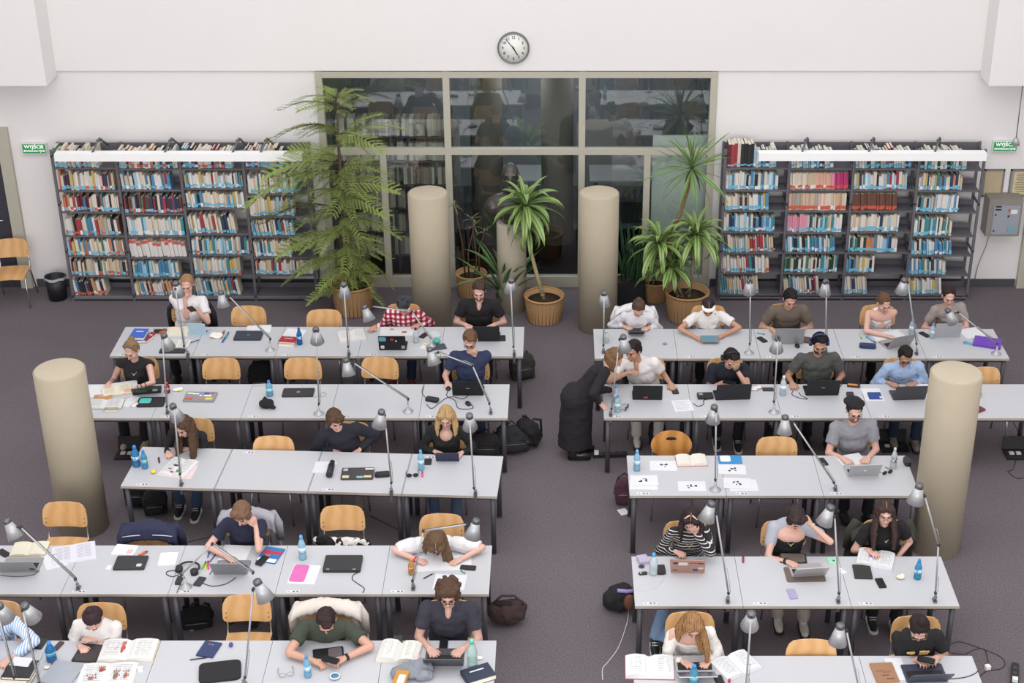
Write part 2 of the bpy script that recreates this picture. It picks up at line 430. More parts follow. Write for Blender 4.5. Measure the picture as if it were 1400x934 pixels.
def bookcase(label, x0, y0, yaw_pts, posts, levels, fills, side):
    """posts: list of X of the uprights, front at Y=y0; levels[bay] list of 7 shelf heights, fills[bay][row]=(fill, palette, tagcolour)"""
    dep = 0.34
    t = thing('bookcase', label, 'bookcase', (posts[0], y0, 0))
    ox, oyy = posts[0], y0
    H = 2.24
    for x in posts:
        q = MB(); q.box((x - ox, 0.015, H / 2), (0.035, 0.03, H)); q.box((x - ox, dep - 0.015, H / 2), (0.035, 0.03, H))
        for z in (0.07, 0.75, 1.45, 2.15): q.box((x - ox, dep / 2, z), (0.02, dep, 0.03))
        q.build('upright', SHELFM, t)
    for bi in range(len(posts) - 1):
        xa, xb = posts[bi] + 0.018 - ox, posts[bi + 1] - 0.018 - ox
        for z in levels[bi]:
            q = MB(); q.box(((xa + xb) / 2, dep / 2, z - 0.012), (xb - xa, dep - 0.03, 0.024))
            q.box(((xa + xb) / 2, dep - 0.03, z + 0.035), (xb - xa, 0.01, 0.07))
            q.build('shelf', SHELFM, t)
        q = MB(); q.box(((xa + xb) / 2, 0.0, 0.045), (xb - xa, 0.03, 0.022)); q.build('foot_rail', CHROME, t)
        q = MB(); q.box(((xa + xb) / 2, dep - 0.004, 2.16), (xb - xa, 0.006, 0.14)); q.build('back_rail', SHELFM, t)
    # white light canopy along the top with its dark brackets
    a = posts[0] + (0.10 if side < 0 else 0.42); e = posts[-1] - (0.02 if side < 0 else 0.03)
    q = MB(); q.box(((a + e) / 2 - ox, -0.16, 2.20), (e - a, 0.05, 0.105)); q.box(((a + e) / 2 - ox, -0.10, 2.247), (e - a, 0.10, 0.012))
    q.build('light_canopy', M('fafafa', 0.4, var=0.005), t)
    br = ([posts[0] + .62, posts[1] + .73, posts[2] + .78, posts[3] + 0.3] if side < 0 else [posts[1] + .16, posts[2] + .18, posts[3] + .19])
    for x in br:
        q = MB(); q.tube([(x - ox - .03, -0.12, 2.24), (x - ox + .05, 0.02, 2.40), (x - ox + .11, 0.2, 2.24)], 0.015, 6)
        q.tube([(x - ox + .02, 0.0, 2.37), (x - ox + .07, 0.06, 2.37)], 0.02, 6)
        q.build('canopy_bracket', M('66666a', 0.5, 0.3), t)
    for bi in range(len(posts) - 1):
        xa, xb = posts[bi] + 0.022, posts[bi + 1] - 0.022
        for ri in range(7):
            fill, pal, tagc = fills[bi][ri]
            if fill <= 0: continue
            z = levels[bi][ri]; x = xa + 0.01; end = xa + (xb - xa) * fill
            top = (levels[bi][ri - 1] - 0.03) if ri else z + 0.34
            hmax = min(0.29, top - z - 0.02)
            lean = random.choice([0, 0, 0.02, 0.05, 0.09]) if pal != 'whitered' else 0.10
            if ri == 6: lean = 0.13
            while x < end:
                th = random.uniform(0.016, 0.042)
                if pal in ('whitered',): th = 0.05
                if pal == 'folders' or (ri == 0 and bi == 0 and side > 0 and x < xa + .34): th = 0.043
                if x + th > xb - 0.005: break
                hh = hmax * random.uniform(0.70, 0.98)
                p = pal
                fx = (x - xa) / (xb - xa)
                if pal == 'pinkrun': c = 'cream' if fx < .3 else ('beige' if fx < .42 else ('salmon' if fx < .68 else ('pink' if fx < .74 else 'magenta'))); hh = hmax * .9
                elif pal == 'pinkteal': c = 'pink' if fx < .3 else random.choice(PAL['blue'] + PAL['pale'])
                elif pal == 'midred': c = 'orange' if .3 < fx < .4 else random.choice(PAL['green'] if fx < .3 else PAL['blue'])
                elif ri == 0 and bi == 0 and side > 0 and x < xa + .34:
                    c = ('maroon', 'red', 'red', 'cream', 'black', 'black', 'black', 'black')[min(7, int((x - xa) / .043))]; hh = 0.33
                else: c = random.choice(PAL[p])
                if pal in ('brown', 'beiges'): hh = hmax * .93
                dp = random.uniform(0.16, 0.23)
                tc = {'b': TAGBLUE, 'r': TAGRED, 'm': random.choice([TAGBLUE, TAGBLUE, TAGBLUE, TAGRED]), 'x': random.choice([TAGBLUE, TAGRED])}[tagc]
                if pal not in ('whitered', 'brown') and random.random() < .22: tc = TAGWHITE
                BOOKS.append(dict(x=x + th / 2, y=y0 + 0.015 + random.uniform(0, 0.045), z=z, th=th, h=hh, d=dp, lean=lean + random.uniform(-.01, .01), c=c, tag=tc,
                                  tn={TAGBLUE: 'blue', TAGRED: 'red', TAGWHITE: 'white'}[tc], bay=bi, row=ri, side=side, wr=(pal == 'whitered')))
                x += th + 0.0015 + (0.004 if lean > .08 else 0)
    return t
m_, p_, d_, b_, g_ = 'mix', 'pale', 'dark', 'blue', 'green'
LVL = [1.985, 1.655, 1.345, 0.99, 0.688, 0.386, 0.075]
L_levels = [LVL, [1.97, 1.665, 1.32, 0.99, 0.665, 0.36, 0.075], [1.97, 1.69, 1.40, 1.02, 0.705, 0.40, 0.075], [1.985, 1.61, 1.28, 0.985, 0.67, 0.40, 0.075]]
L_fills = [[(.72, m_, 'b'), (.90, m_, 'm'), (.97, m_, 'm'), (.90, m_, 'x'), (.93, m_, 'm'), (.97, m_, 'm'), (.52, m_, 'r')],
           [(1., m_, 'm'), (.83, p_, 'b'), (.99, d_, 'x'), (.95, p_, 'b'), (.93, 'whitered', 'r'), (.78, b_, 'b'), (.98, p_, 'm')],
           [(.83, m_, 'm'), (.97, p_, 'b'), (.97, p_, 'b'), (.77, p_, 'b'), (.98, p_, 'm'), (.80, p_, 'm'), (.75, p_, 'b')],
           [(.65, m_, 'b'), (.82, p_, 'b'), (.75, p_, 'b'), (.72, p_, 'b'), (.65, p_, 'x'), (.98, p_, 'b'), (0, p_, 'b')]]
R_levels = [[1.975, 1.655, 1.36, 1.04, 0.73, 0.42, 0.09], [1.965, 1.66, 1.35, 1.03, 0.73, 0.42, 0.09], [1.965, 1.66, 1.35, 1.04, 0.73, 0.42, 0.09], [1.95, 1.645, 1.33, 0.98, 0.69, 0.39, 0.09]]
R_fills = [[(.80, b_, 'b'), (.83, b_, 'b'), (.72, p_, 'b'), (.85, b_, 'b'), (.87, m_, 'm'), (.78, p_, 'm'), (.66, p_, 'b')],
           [(.65, b_, 'b'), (.97, 'pinkrun', 'r'), (.99, 'beiges', 'r'), (.90, 'pinkteal', 'm'), (.80, b_, 'b'), (.88, g_, 'b'), (.60, p_, 'x')],
           [(.88, m_, 'b'), (.85, p_, 'b'), (.72, 'brown', 'r'), (.78, p_, 'b'), (.78, 'midred', 'b'), (.45, m_, 'b'), (.38, p_, 'b')],
           [(.75, g_, 'b'), (.72, m_, 'b'), (.70, p_, 'b'), (.62, g_, 'b'), (.68, b_, 'b'), (.63, b_, 'b'), (.60, p_, 'b')]]
PL = [-6.80, -5.945, -5.09, -4.235, -3.38]
PR = [2.265, 3.135, 4.005, 4.88, 5.755]
bookcase('long grey steel bookcase with white light canopy between the waste bin and the spruce', 0, 19.90, None, PL, L_levels, L_fills, -1)
bookcase('long grey steel bookcase with white light canopy between the yucca and the wall machine', 0, 19.92, None, PR, R_levels, R_fills, 1)
ORD = ['top', 'second', 'third', 'fourth', 'fifth', 'sixth', 'bottom']
NTH = ['first', 'second', 'third', 'fourth']
def book_geom(mb, bk, cm, pm, off=(0, 0, 0)):
    rm = rotm('Y', -bk['lean'])
    px = Vector((bk['x'] - off[0], bk['y'] - off[1], bk['z'] - off[2] + 0.001))
    w_, d, h = bk['th'] / 2, bk['d'], bk['h']
    def T(x, y, z): return px + rm @ Vector((x + w_ * (1 if bk['lean'] > 0 else 1), y, z)) - Vector((w_, 0, 0))
    vs = [T(-w_, 0, 0), T(w_, 0, 0), T(w_, d, 0), T(-w_, d, 0), T(-w_, 0, h), T(w_, 0, h), T(w_, d, h), T(-w_, d, h)]
    c = min(0.003, w_ * .25)
    tp = [T(-w_ + c, 0.004, h + 0.0006), T(w_ - c, 0.004, h + 0.0006), T(w_ - c, d, h + 0.0006), T(-w_ + c, d, h + 0.0006)]
    mb.add(vs, [(0, 1, 5, 4), (1, 2, 6, 5), (2, 3, 7, 6), (3, 0, 4, 7), (0, 3, 2, 1), (4, 5, 6, 7)], cm)
    mb.add(tp, [(0, 1, 2, 3)], pm)
    z0, z1 = 0.004 + .020 * (bk['th'] * 10000 % 1), .044 + .024 * (bk['h'] * 1000 % 1)
    if bk['wr']: z0, z1 = h - 0.05, h - 0.002
    tg = MB(); tv = [T(-w_, -0.0012, z0), T(w_, -0.0012, z0), T(w_, -0.0012, z1), T(-w_, -0.0012, z1), T(-w_, 0, z0), T(w_, 0, z0), T(w_, 0, z1), T(-w_, 0, z1)]
    return tv, [(0, 1, 2, 3), (0, 4, 5, 1), (1, 5, 6, 2), (2, 6, 7, 3), (3, 7, 4, 0)]
BOOKS.sort(key=lambda k: -k['th'] * k['h'])
stuff = {}
for i, bk in enumerate(BOOKS):
    if i < 300:
        o_ = (bk['x'], bk['y'], bk['z'])
        q = MB(); tv, tf = book_geom(q, bk, 0, 1, o_)
        o = q.build('book', [M(BOOKCOL[bk['c']], 0.6), PAGES], None, o_)
        bay = NTH[bk['bay']] + (' bay from the waste bin' if bk['side'] < 0 else ' bay from the yucca')
        cn = {'lightblue': 'light blue', 'darkgreen': 'dark green'}.get(bk['c'], bk['c'])
        sz = 'thick' if bk['th'] > 0.036 else 'medium-thick'
        tag(o, '%s %s book, %s spine tag, %s shelf, %s' % (sz, cn, bk['tn'], ORD[bk['row']], bay), 'book',
            'books on the %s shelf of the %s' % (ORD[bk['row']], bay))
        g = MB(); g.add(tv, tf); g.build('spine_label', bk['tag'], o)
    else:
        s_ = stuff.setdefault('all', (MB(), []))
        names = list(BOOKCOL)
        tv, tf = book_geom(s_[0], bk, names.index(bk['c']), len(names))
        s_[0].add(tv, tf, len(names) + {'blue': 1, 'red': 2, 'white': 3}[bk['tn']])
o = stuff['all'][0].build('shelved_books', [M(BOOKCOL[c], 0.6) for c in BOOKCOL] + [PAGES, TAGBLUE, TAGRED, TAGWHITE])
o['kind'] = 'stuff'; tag(o, 'thinner books filling the rest of both grey steel bookcases', 'books')
# journals behind the glass, on a corridor rack
t = thing('corridor_rack', 'dim journal rack seen through the glass behind the spruce', 'rack', (-2.3, YW + 0.55, 0))
for x in (-0.85, 0.0, 0.8):
    q = MB(); q.box((x, 0.15, 1.25), (0.03, 0.3, 2.5)); q.build('upright', DARKSTEEL, t)
for k, z in enumerate((0.25, 0.62, 0.98, 1.34, 1.70, 2.06)):
    q = MB(); q.box((0, 0.15, z - 0.012), (1.7, 0.3, 0.024)); q.build('shelf', DARKSTEEL, t)
JM = [M(c, 0.9) for c in ('b9b4a8', 'cfcac0', '9d968a', '8b8378')]
q = MB()
for z in (0.25, 0.62, 0.98, 1.34, 1.70, 2.06):
    x = -0.82
    while x < 0.78:
        th = random.uniform(0.03, 0.06)
        if random.random() < 0.86: q.box((x + th / 2, 0.13, z + 0.13 + random.uniform(-.01, .01)), (th - .003, 0.22, 0.26), None, random.randrange(4))
        x += th
o = q.build('bound_journals', JM, None, (-2.3, YW + 0.55, 0)); o['kind'] = 'stuff'; tag(o, 'pale bound journals in rows on the rack behind the glass', 'journals')
for xx in (-0.75, 1.0):
    t = thing('corridor_desk', ('dim desk in the corridor behind the middle pane' if xx < 0 else 'dim desk in the corridor behind the right hand panes'), 'desk', (xx + 0.2, YW + 2.6, 0))
    q = MB(); q.box((0, 0, 0.73), (1.4, 0.7, 0.03)); q.build('desk_top', M('9a9a9e', 0.5), t)
    for sx in (-.6, .6):
        for sy in (-.28, .28):
            q = MB(); q.cone((sx, sy, 0), (sx, sy, 0.72), 0.025, 0.025, 8); q.build('leg', DARKSTEEL, t)

# ================================================================== WALL THINGS
c = oy(702, 65, YW - 0.05)
t = thing('wall_clock', 'round white wall clock with black hands above the glazing', 'clock', (c.x, YW - 0.041, c.z))
RX = Matrix.Rotation(R(90), 3, 'X')
q = MB(); q.lathe([(0.212, 0), (0.212, 0.05), (0.204, 0.055), (0.196, 0.05), (0.196, 0.03), (0.0001, 0.03)], 48, rm=RX); q.build('case', M('77787b', 0.4, 0.6), t)
q = MB(); q.lathe([(0.196, 0.031), (0.196, 0.034), (0.0001, 0.034)], 48, rm=RX); q.build('dial', M('ecebe6', 0.6, var=0.02), t)
for k in range(12):
    a = R(90 - 30 * (k + 1))
    text('numeral', str(k + 1), 0.052, BLACK, t, (0.142 * math.cos(a), -0.036, 0.142 * math.sin(a)), (R(90), 0, 0), 0.0005, bold=0.001)
q = MB()
for k in range(60):
    a = R(6 * k); L = 0.016 if k % 5 == 0 else 0.008
    q.box((0.182 * math.cos(a), -0.0355, 0.182 * math.sin(a)), (L, 0.002, 0.003), rotm('Y', -a))
q.build('minute_marks', BLACK, t)
def hand_(L, wd, ang, nm, off):
    a = R(90 - ang); q = MB(); q.box((math.cos(a) * (L / 2 - .015), off, math.sin(a) * (L / 2 - .015)), (L + .03, 0.003, wd), rotm('Y', -a)); q.build(nm, BLACK, t)
hand_(0.11, 0.014, 150, 'hour_hand', -0.040); hand_(0.165, 0.009, 321, 'minute_hand', -0.044)
q = MB(); q.lathe([(0.012, 0.034), (0.012, 0.05), (0.0001, 0.05)], 12, rm=RX); q.build('hub', BLACK, t)
GREEN = M('1f8a48', 0.4, var=0.03, emit=0.25)
SIGNW = M('f2f6f2', 0.5, emit=0.35)
for px, py, lb in ((47, 203, 'green illuminated emergency exit sign on the wall above the waste bin'), (1374, 200, 'green illuminated emergency exit sign on the wall above the noticeboards')):
    c = oy(px, py, YW - 0.05)
    t = thing('exit_sign', lb, 'exit sign', (c.x, YW - 0.002, c.z))
    q = MB(); q.box((0, -0.03, 0), (0.34, 0.06, 0.155)); q.build('housing', M('dedede', 0.5), t)
    q = MB(); q.box((0, -0.062, 0), (0.315, 0.004, 0.13)); q.build('face', GREEN, t)
    text('lettering', 'WYJŚCIE', 0.066, SIGNW, t, (0, -0.065, 0.027), (R(90), 0, 0), 0.0005, bold=0.002)
    text('lettering', 'EWAKUACYJNE', 0.041, SIGNW, t, (0, -0.065, -0.032), (R(90), 0, 0), 0.0005, bold=0.001)
# noticeboards and wall machine on the right
for px0, px1, lb, cc in ((1341, 1374, 'empty beige noticeboard on the wall above the grey machine', 'b8a88a'), (1377, 1412, 'noticeboard with a printed sheet beside the empty beige board', 'a59a86')):
    a = oy(px0, 268, YW); e = oy(px1, 231, YW); cx, cz = (a.x + e.x) / 2, (a.z + e.z) / 2; W_, H_ = e.x - a.x, e.z - a.z
    t = thing('noticeboard', lb, 'noticeboard', (cx, YW - 0.001, cz))
    q = MB(); q.box((0, -0.008, 0), (W_, 0.016, H_)); q.build('board', M(cc, 0.8), t)
    q = MB()
    for s_ in (-1, 1):
        q.box((s_ * (W_ / 2 - .01), -0.015, 0), (0.02, 0.03, H_)); q.box((0, -0.015, s_ * (H_ / 2 - .01)), (W_, 0.03, 0.02))
    q.build('frame', M('8d8d90', 0.4, 0.5), t)
    if px0 > 1374:
        q = MB(); q.box((0.01, -0.018, 0), (W_ * .7, 0.003, H_ * .82)); q.build('printed_sheet', M('cbbf9e', 0.8), t)
        q = MB()
        for k in range(11): q.box((0.01 + random.uniform(-.01, .01), -0.0205, H_ * .33 - k * H_ * .063), (W_ * .55 * random.uniform(.7, 1), 0.001, 0.008))
        q.build('print', M('6a6250', 0.9), t)
a = oy(1346, 322, YW - .25); e = oy(1399, 272, YW - .25)
t = thing('payment_machine', 'grey wall-mounted payment machine with card slot under the noticeboards', 'machine', ((a.x + e.x) / 2, YW - 0.001, a.z))
W_, H_ = e.x - a.x, e.z - a.z
q = MB(); q.prism([(-W_ / 2, -0.28), (W_ / 2, -0.28), (W_ / 2, 0), (-W_ / 2, 0)], 0, H_); q.build('housing', M('8c857f', 0.5), t)
q = MB(); q.box((0.02, -0.285, H_ * .45), (W_ * .78, 0.012, H_ * .78)); q.build('front_panel', M('a3a7b0', 0.4, 0.2), t)
for nm, x, z, sx, sz, cc in (('card_slot', -.10, .41, .08, .018, '25252a'), ('card_slot', -.10, .37, .08, .018, '25252a'), ('screen', .12, .34, .09, .06, 'dfe3e8'), ('coin_slot', .05, .36, .03, .04, 'c0703a'),
                             ('slip_tray', .11, .10, .10, .09, '77a5ac'), ('lock', -.13, .30, .02, .02, '2a2a2e'), ('lock', -.13, .08, .02, .02, '2a2a2e'), ('button', .05, .28, .025, .03, '2c3550')):
    q = MB(); q.box((x, -0.293, z * H_ / .5), (sx, 0.008, sz)); q.build(nm, M(cc, 0.4), t)
q = MB(); q.tube([(-.1, -.05, 0.0), (-.12, -.02, -.25), (-.2, -.02, -.55), (-.22, -.02, -a.z + 0.13)], 0.006); q.build('power_cable', M('9a9a9a', .6), t)
# pendant spot hanging from the gallery box at the right
Yp = YW - 0.4
p0 = oy(1396, 132, Yp); p1 = oy(1389, 192, Yp)
t = thing('pendant_spot', 'small metal spotlight on a thin rod before the exit sign by the noticeboards', 'lamp', (p1.x, Yp, p1.z))
q = MB(); q.tube([Vector((p0.x - p1.x, 0, 3.14 - p1.z)), (0, 0, 0)], 0.007); q.build('rod', M('77777b', .4, .6), t)
q = MB(); q.lathe([(0.015, 0.04), (0.035, 0.02), (0.06, -0.06), (0.055, -0.06), (0.03, 0.0)], 16); q.build('shade', ALU, t)
q = MB(); q.ell((0, 0, -0.055), (0.045, 0.045, 0.03)); q.build('bulb', M('e8e8ea', .3), t)

# bin
c = oz(77, 412, 0)
t = thing('waste_bin', 'black round waste bin with clear liner beside the bookcase', 'bin', (c.x, c.y + .1, 0))
q = MB(); q.lathe([(0.125, 0), (0.145, 0.34), (0.14, 0.34), (0.12, 0.02), (0.0001, 0.02)], 28); q.build('bucket', M('1d1c20', .5), t)
q = MB()
def lin_(u, v):
    a = 2 * math.pi * u; r = 0.147 + 0.004 * math.sin(9 * a) + (0.006 if v > .5 else 0)
    return Vector((r * math.cos(a), r * math.sin(a), 0.35 - 0.035 * v + .008 * math.sin(5 * a)))
q.grid(lin_, 40, 3); q.grid(lambda u, v: Vector(((0.146 - .02 * v) * math.cos(6.2832 * u), (0.146 - .02 * v) * math.sin(6.2832 * u), 0.35 - 0.2 * v)), 40, 2)
q.build('liner', M('a9abb2', .25, var=.1), t)

# bust on its pedestal
c = oz(703, 430, 0); bx, by = c.x - .03, c.y + 0.2
t = thing('pedestal', 'pale round stone pedestal carrying the dark bust', 'pedestal', (bx, by, 0))
q = MB(); q.lathe([(0.2, 0), (0.2, 1.28), (0.19, 1.30), (0.0001, 1.30)], 36); q.build('drum', M('bdb4a2', .8, var=.05), t)
bu = MB(); Z = 1.30
bu.cone((0, 0, Z), (0, 0, Z + .12), .12, .10, 16); bu.ell((0, 0, Z + .26), (.34, .17, .17)); bu.ell((0, -.03, Z + .18), (.26, .17, .16))
bu.cap((0, 0, Z + .35), (0, -.02, Z + .52), .10, .085); bu.ell((0, -.01, Z + .70), (.115, .135, .15)); bu.ell((0, -.05, Z + .60), (.09, .10, .11))
bu.ell((0, -.10, Z + .52), (.07, .06, .09)); bu.cap((0, -.14, Z + .68), (0, -.165, Z + .62), .018, .026)
for s_ in (-1, 1):
    bu.ell((s_ * .115, 0, Z + .66), (.018, .03, .045)); bu.ell((s_ * .05, -.125, Z + .715), (.04, .02, .015)); bu.ell((s_ * .24, 0, Z + .22), (.12, .15, .14))
bust = bu.build('bust', M('4a4543', .35, .3, var=.2), None, (bx, by, 0)); remesh(bust, .014, 3)
tag(bust, 'dark bronze bust of a bald bearded man on the pale pedestal', 'sculpture')
# ================================================================== PLANTS
WICKER = M_wave('a07a52', 'c8a078', 30, 'Z', .75, .2, .8, 1.0)
SOIL = M('3a2c24', 1.0, var=.3, scale=40)
def basket(t, r, h):
    q = MB(); prof = []
    n = 22
    for k in range(n + 1):
        z = h * k / n; rr = r * (0.86 + 0.14 * k / n) + (0.006 if k % 2 else 0)
        prof.append((rr, z))
    prof += [(r - .02, h - .01), (r - .03, h * .8), (0.0001, h * .8)]
    q.lathe(prof, 36); q.build('basket_body', WICKER, t)
    q = MB()
    for k in range(30):
        a = 2 * math.pi * k / 30; q.cone((r * .875 * math.cos(a), r * .875 * math.sin(a), 0.0), (r * 1.015 * math.cos(a), r * 1.015 * math.sin(a), h), .0045, .0045, 5)
    q.build('basket_ribs', M('ab8052', .75), t)
    q = MB(); q.tube([(r * 1.01 * math.cos(2 * math.pi * k / 30), r * 1.01 * math.sin(2 * math.pi * k / 30), h) for k in range(31)], .017, 6); q.build('rim', M('b48a5a', .7), t)
    q = MB(); q.lathe([(0.0001, h * .84), (r * .9, h * .82)], 24); q.build('soil', SOIL, t)
def strap_mesh(L, W_, droop, fold=0.25, n=9, name='leaf', mats=None, twist=0.0):
    q = MB(); rows = []; x = z = 0.0; a = 0.0
    for k in range(n + 1):
        u = k / n
        wd = W_ * (0.55 + 0.9 * u if u < .5 else 1.0) * (1 - max(0, (u - .45) / .55) ** 1.6) + .0015
        tw = twist * u
        c, s = math.cos(tw), math.sin(tw)
        rows.append([Vector((-wd / 2 * c, x, z - wd / 2 * s)), Vector((0, x, z - fold * wd)), Vector((wd / 2 * c, x, z + wd / 2 * s))])
        x += L / n * math.cos(a); z += L / n * math.sin(a); a -= droop / n * (0.4 + 1.4 * u)
    vs = [p for r_ in rows for p in r_]
    q.add(vs, [(3 * k + j, 3 * k + j + 1, 3 * k + 4 + j, 3 * k + 3 + j) for k in range(n) for j in (0, 1)], 0, True)
    return q.mesh(name, mats)
def leafmat(h1, h2):
    m = M_wave(h1, h2, 9, 'X', .42, .35, .7, .6)
    return m
LM_D = leafmat('5e7f42', '95a862'); LM_Y = leafmat('55793f', '879f5f'); LM_S = leafmat('2f5a3c', '6f9150'); LM_DK = leafmat('1f3d2b', '3e5f42')
STRAPS = {}
def strap(L, W_, droop, mat, twist=0.0):
    k = (L, W_, droop, mat.name, twist)
    if k not in STRAPS: STRAPS[k] = strap_mesh(L, W_, droop, mats=mat, twist=twist)
    return STRAPS[k]
def crown(t, c, n, L, W_, droops, mat, el0=-20, el1=80):
    for k in range(n):
        u = (k + .5) / n
        az = k * 2.39996 + random.uniform(-.2, .2)
        el = R(el0 + (el1 - el0) * u + random.uniform(-13, 13))
        me = strap(L, W_, droops[k % len(droops)], mat, (-.5, 0.4)[k % 2])
        sc = (0.75 + .35 * math.sin(math.pi * min(1, .25 + u * .75))) * random.uniform(.7, 1.12)
        o = link('leaf', me, t, Vector(c) + Vector((0, 0, .06 * u)), (el, 0, az)); o.scale = (sc,) * 3
def stem(t, pts, r, mat, nm='trunk'):
    q = MB(); q.tube(pts, r, 8)
    for k in range(len(pts) - 1):
        a, e = Vector(pts[k]), Vector(pts[k + 1])
        for j in range(5):
            p = a.lerp(e, j / 5); rr = (r[k] if isinstance(r, list) else r)
            q.cone(p, p + (e - a) / 40, rr * 1.1, rr * 1.1, 8)
    q.build(nm, mat, t)
BARK = M('9c8c6e', .9, var=.25, scale=30, bump=.4); BARK2 = M('5b4a38', .9, var=.3, scale=30)

# basket dracaena in the middle
c = oz(744, 447, 0); Yd = c.y + .24
t = thing('basket_dracaena', 'leafy dracaena on a bare leaning trunk in a wicker basket before the pedestal', 'plant', (c.x, Yd, 0))
basket(t, .262, .36)
cc = oy(718, 284, Yd + .0); pm = oy(733, 372, Yd)
rel = lambda p: Vector((p.x - t.location.x, p.y - t.location.y, p.z))
stem(t, [(0, 0, .28), rel(pm), rel(oy(722, 330, Yd)), rel(cc)], [.028, .026, .024, .02], M('b3a07c', .9, var=.25, scale=30, bump=.4))
crown(t, rel(cc), 46, .60, .10, (1.3, 1.9, 2.4), LM_D, -35, 82)
crown(t, rel(oy(722, 312, Yd)), 14, .42, .055, (1.9, 2.5), LM_D, -50, 10)

# snake plant left of the pedestal, and the dry plant in its own basket
c = oz(690, 428, 0)
t = thing('snake_plant', 'arching strap-leaved green plant between the dry plant and the pedestal', 'plant', (c.x + .02, c.y + .14, 0))
q = MB(); q.lathe([(.12, 0), (.15, .22), (.14, .22), (.13, .18), (.0001, .18)], 20); q.build('pot', M('4a3f38', .7), t)
for k in range(26):
    az = k * 2.4; o = link('leaf', strap(1.0, .07, (.3, .7, 1.4)[k % 3], LM_S, .3), t, (.05 * math.cos(az), .05 * math.sin(az), .18), (R(random.uniform(48, 84)), 0, az))
    s_ = random.uniform(.6, 1.05); o.scale = (1, s_, s_)
c = oz(644, 412, 0); Yq = c.y + .2
t = thing('dry_plant', 'nearly bare thin-stemmed plant in a wicker basket beside the beige column', 'plant', (c.x, Yq, 0))
basket(t, .21, .34)
rel = lambda p: Vector((p.x - t.location.x, p.y - t.location.y, p.z))
for (a, b_, e) in (((636, 380), (632, 330), (621, 282)), ((641, 380), (640, 345), (648, 310)), ((655, 380), (655, 340), (662, 318)), ((648, 382), (652, 355), (645, 300))):
    q = MB(); q.tube([rel(oy(*a, Yq)), rel(oy(*b_, Yq)), rel(oy(*e, Yq))], [.014, .011, .006], 6); q.build('stem', BARK2, t)
    tip = rel(oy(*e, Yq))
    for k in range(7):
        o = link('leaf', strap(.16, .018, 1.2, leafmat('6b6a45', '8f8758')), t, tip, (R(random.uniform(-20, 60)), 0, k * .9))
# yucca and dracaenas in the right basket
c = oz(940, 446, 0); Yy = c.y + .26
t = thing('basket_yucca', 'tall spiky yucca with leaning trunk above two bushy dracaena crowns in a wicker basket', 'plant', (c.x, Yy, 0))
basket(t, .29, .40)
rel = lambda p: Vector((p.x - t.location.x, p.y - t.location.y, p.z))
top = rel(oy(946, 232, Yy)); mid = rel(oy(930, 290, Yy)); low = rel(oy(914, 330, Yy))
stem(t, [(-.12, 0, .34), low, mid, rel(oy(941, 255, Yy)), top], [.03, .028, .03, .03, .025], M('7d6a4e', .95, var=.4, scale=40, bump=.6))
crown(t, top, 52, .62, .036, (.25, .5, .8), LM_Y, -55, 88)
for pxc, n_, l_ in (((901, 336), 30, .58), ((952, 322), 36, .60), ((918, 368), 22, .5)):
    cc = rel(oy(*pxc, Yy - .08)); crown(t, cc, n_ + 8, l_, .09, (1.6, 2.2, 2.7), LM_D, -30, 75)
    stem(t, [(cc.x * .3, -.03, .34), cc], .02, BARK)
# dark snake plants and a small basket behind the right column
c = oz(858, 425, 0)
t = thing('dark_snake_plant', 'dark upright sansevieria in a black planter beside the right hand column', 'plant', (c.x, c.y + .3, 0))
q = MB(); q.prism(rrect(.5, .3, .04), 0, .34); q.build('planter', M('26282c', .5), t)
q = MB(); q.prism(rrect(.46, .26, .04), .34, .345); q.build('soil', SOIL, t)
for k in range(34):
    o = link('leaf', strap(.95, .055, (.1, .3, .5)[k % 3], LM_DK, .6), t, (random.uniform(-.2, .2), random.uniform(-.1, .1), .33), (R(random.uniform(70, 88)), 0, k * 2.4))
    s_ = random.uniform(.5, 1.0); o.scale = (1, s_, s_)
c = oz(896, 418, 0)
t = thing('small_basket_plant', 'small green plant in a wicker basket behind the bushy dracaena', 'plant', (c.x, c.y + .2, 0))
basket(t, .17, .28)
crown(t, (0, 0, .3), 16, .42, .05, (1.2, 1.8), LM_D, 20, 80)

# ---- the tall feathery spruce
def frond_mesh(L, seed):
    rnd = random.Random(seed); q = MB(); n = 13
    sp = []
    for k in range(n + 1):
        u = k / n; sp.append(Vector((0, L * u, L * (.12 * math.sin(u * 2.4) - .36 * u * u))))
    q.tube(sp, [.007 * (1 - .7 * k / n) for k in range(n + 1)], 5, 1)
    for k in range(2, n + 1):
        for side in (-1, 1):
            for rep in (0,):
                u = min(1, (k + rep) / n); p = sp[k].lerp(sp[min(n, k + 1)], rep) if k < n else sp[n]
                l = L * .40 * (1 - .55 * u) * rnd.uniform(.75, 1.15) * min(1, u * 3 + .2)
                ang = R(58 - 22 * u) * side
                d = Vector((math.sin(ang), math.cos(ang), -.18 + rnd.uniform(-.12, .12))).normalized()
                s2 = d.cross(Vector((0, 0, 1))).normalized()
                m = 13
                for j in range(m):
                    v = j / m; pp = p + d * (l * v) + Vector((0, 0, -.12 * l * v * v))
                    for sg in (-1, 1):
                        w0 = .026 * (1 - .35 * v)
                        tip = pp + d * .024 + s2 * (sg * w0) + Vector((0, 0, rnd.uniform(-.004, .010)))
                        q.add([pp - d * .005, pp + d * .007, tip], [(0, 1, 2)], 0)
                e = p + d * l
                q.add([p - s2 * .0025, p + s2 * .0025, e], [(0, 1, 2)], 0)
    return q.mesh('branch', [NEED, BARK2])
NEED = M('8d9d55', .6, var=.4, scale=3)
FR = [frond_mesh(.62, s_) for s_ in (1, 2, 3)]
c = oz(481, 436, 0); Ys = c.y + .26
t = thing('potted_spruce', 'tall feathery indoor spruce in a wicker basket beside the glazing', 'plant', (c.x, Ys, 0))
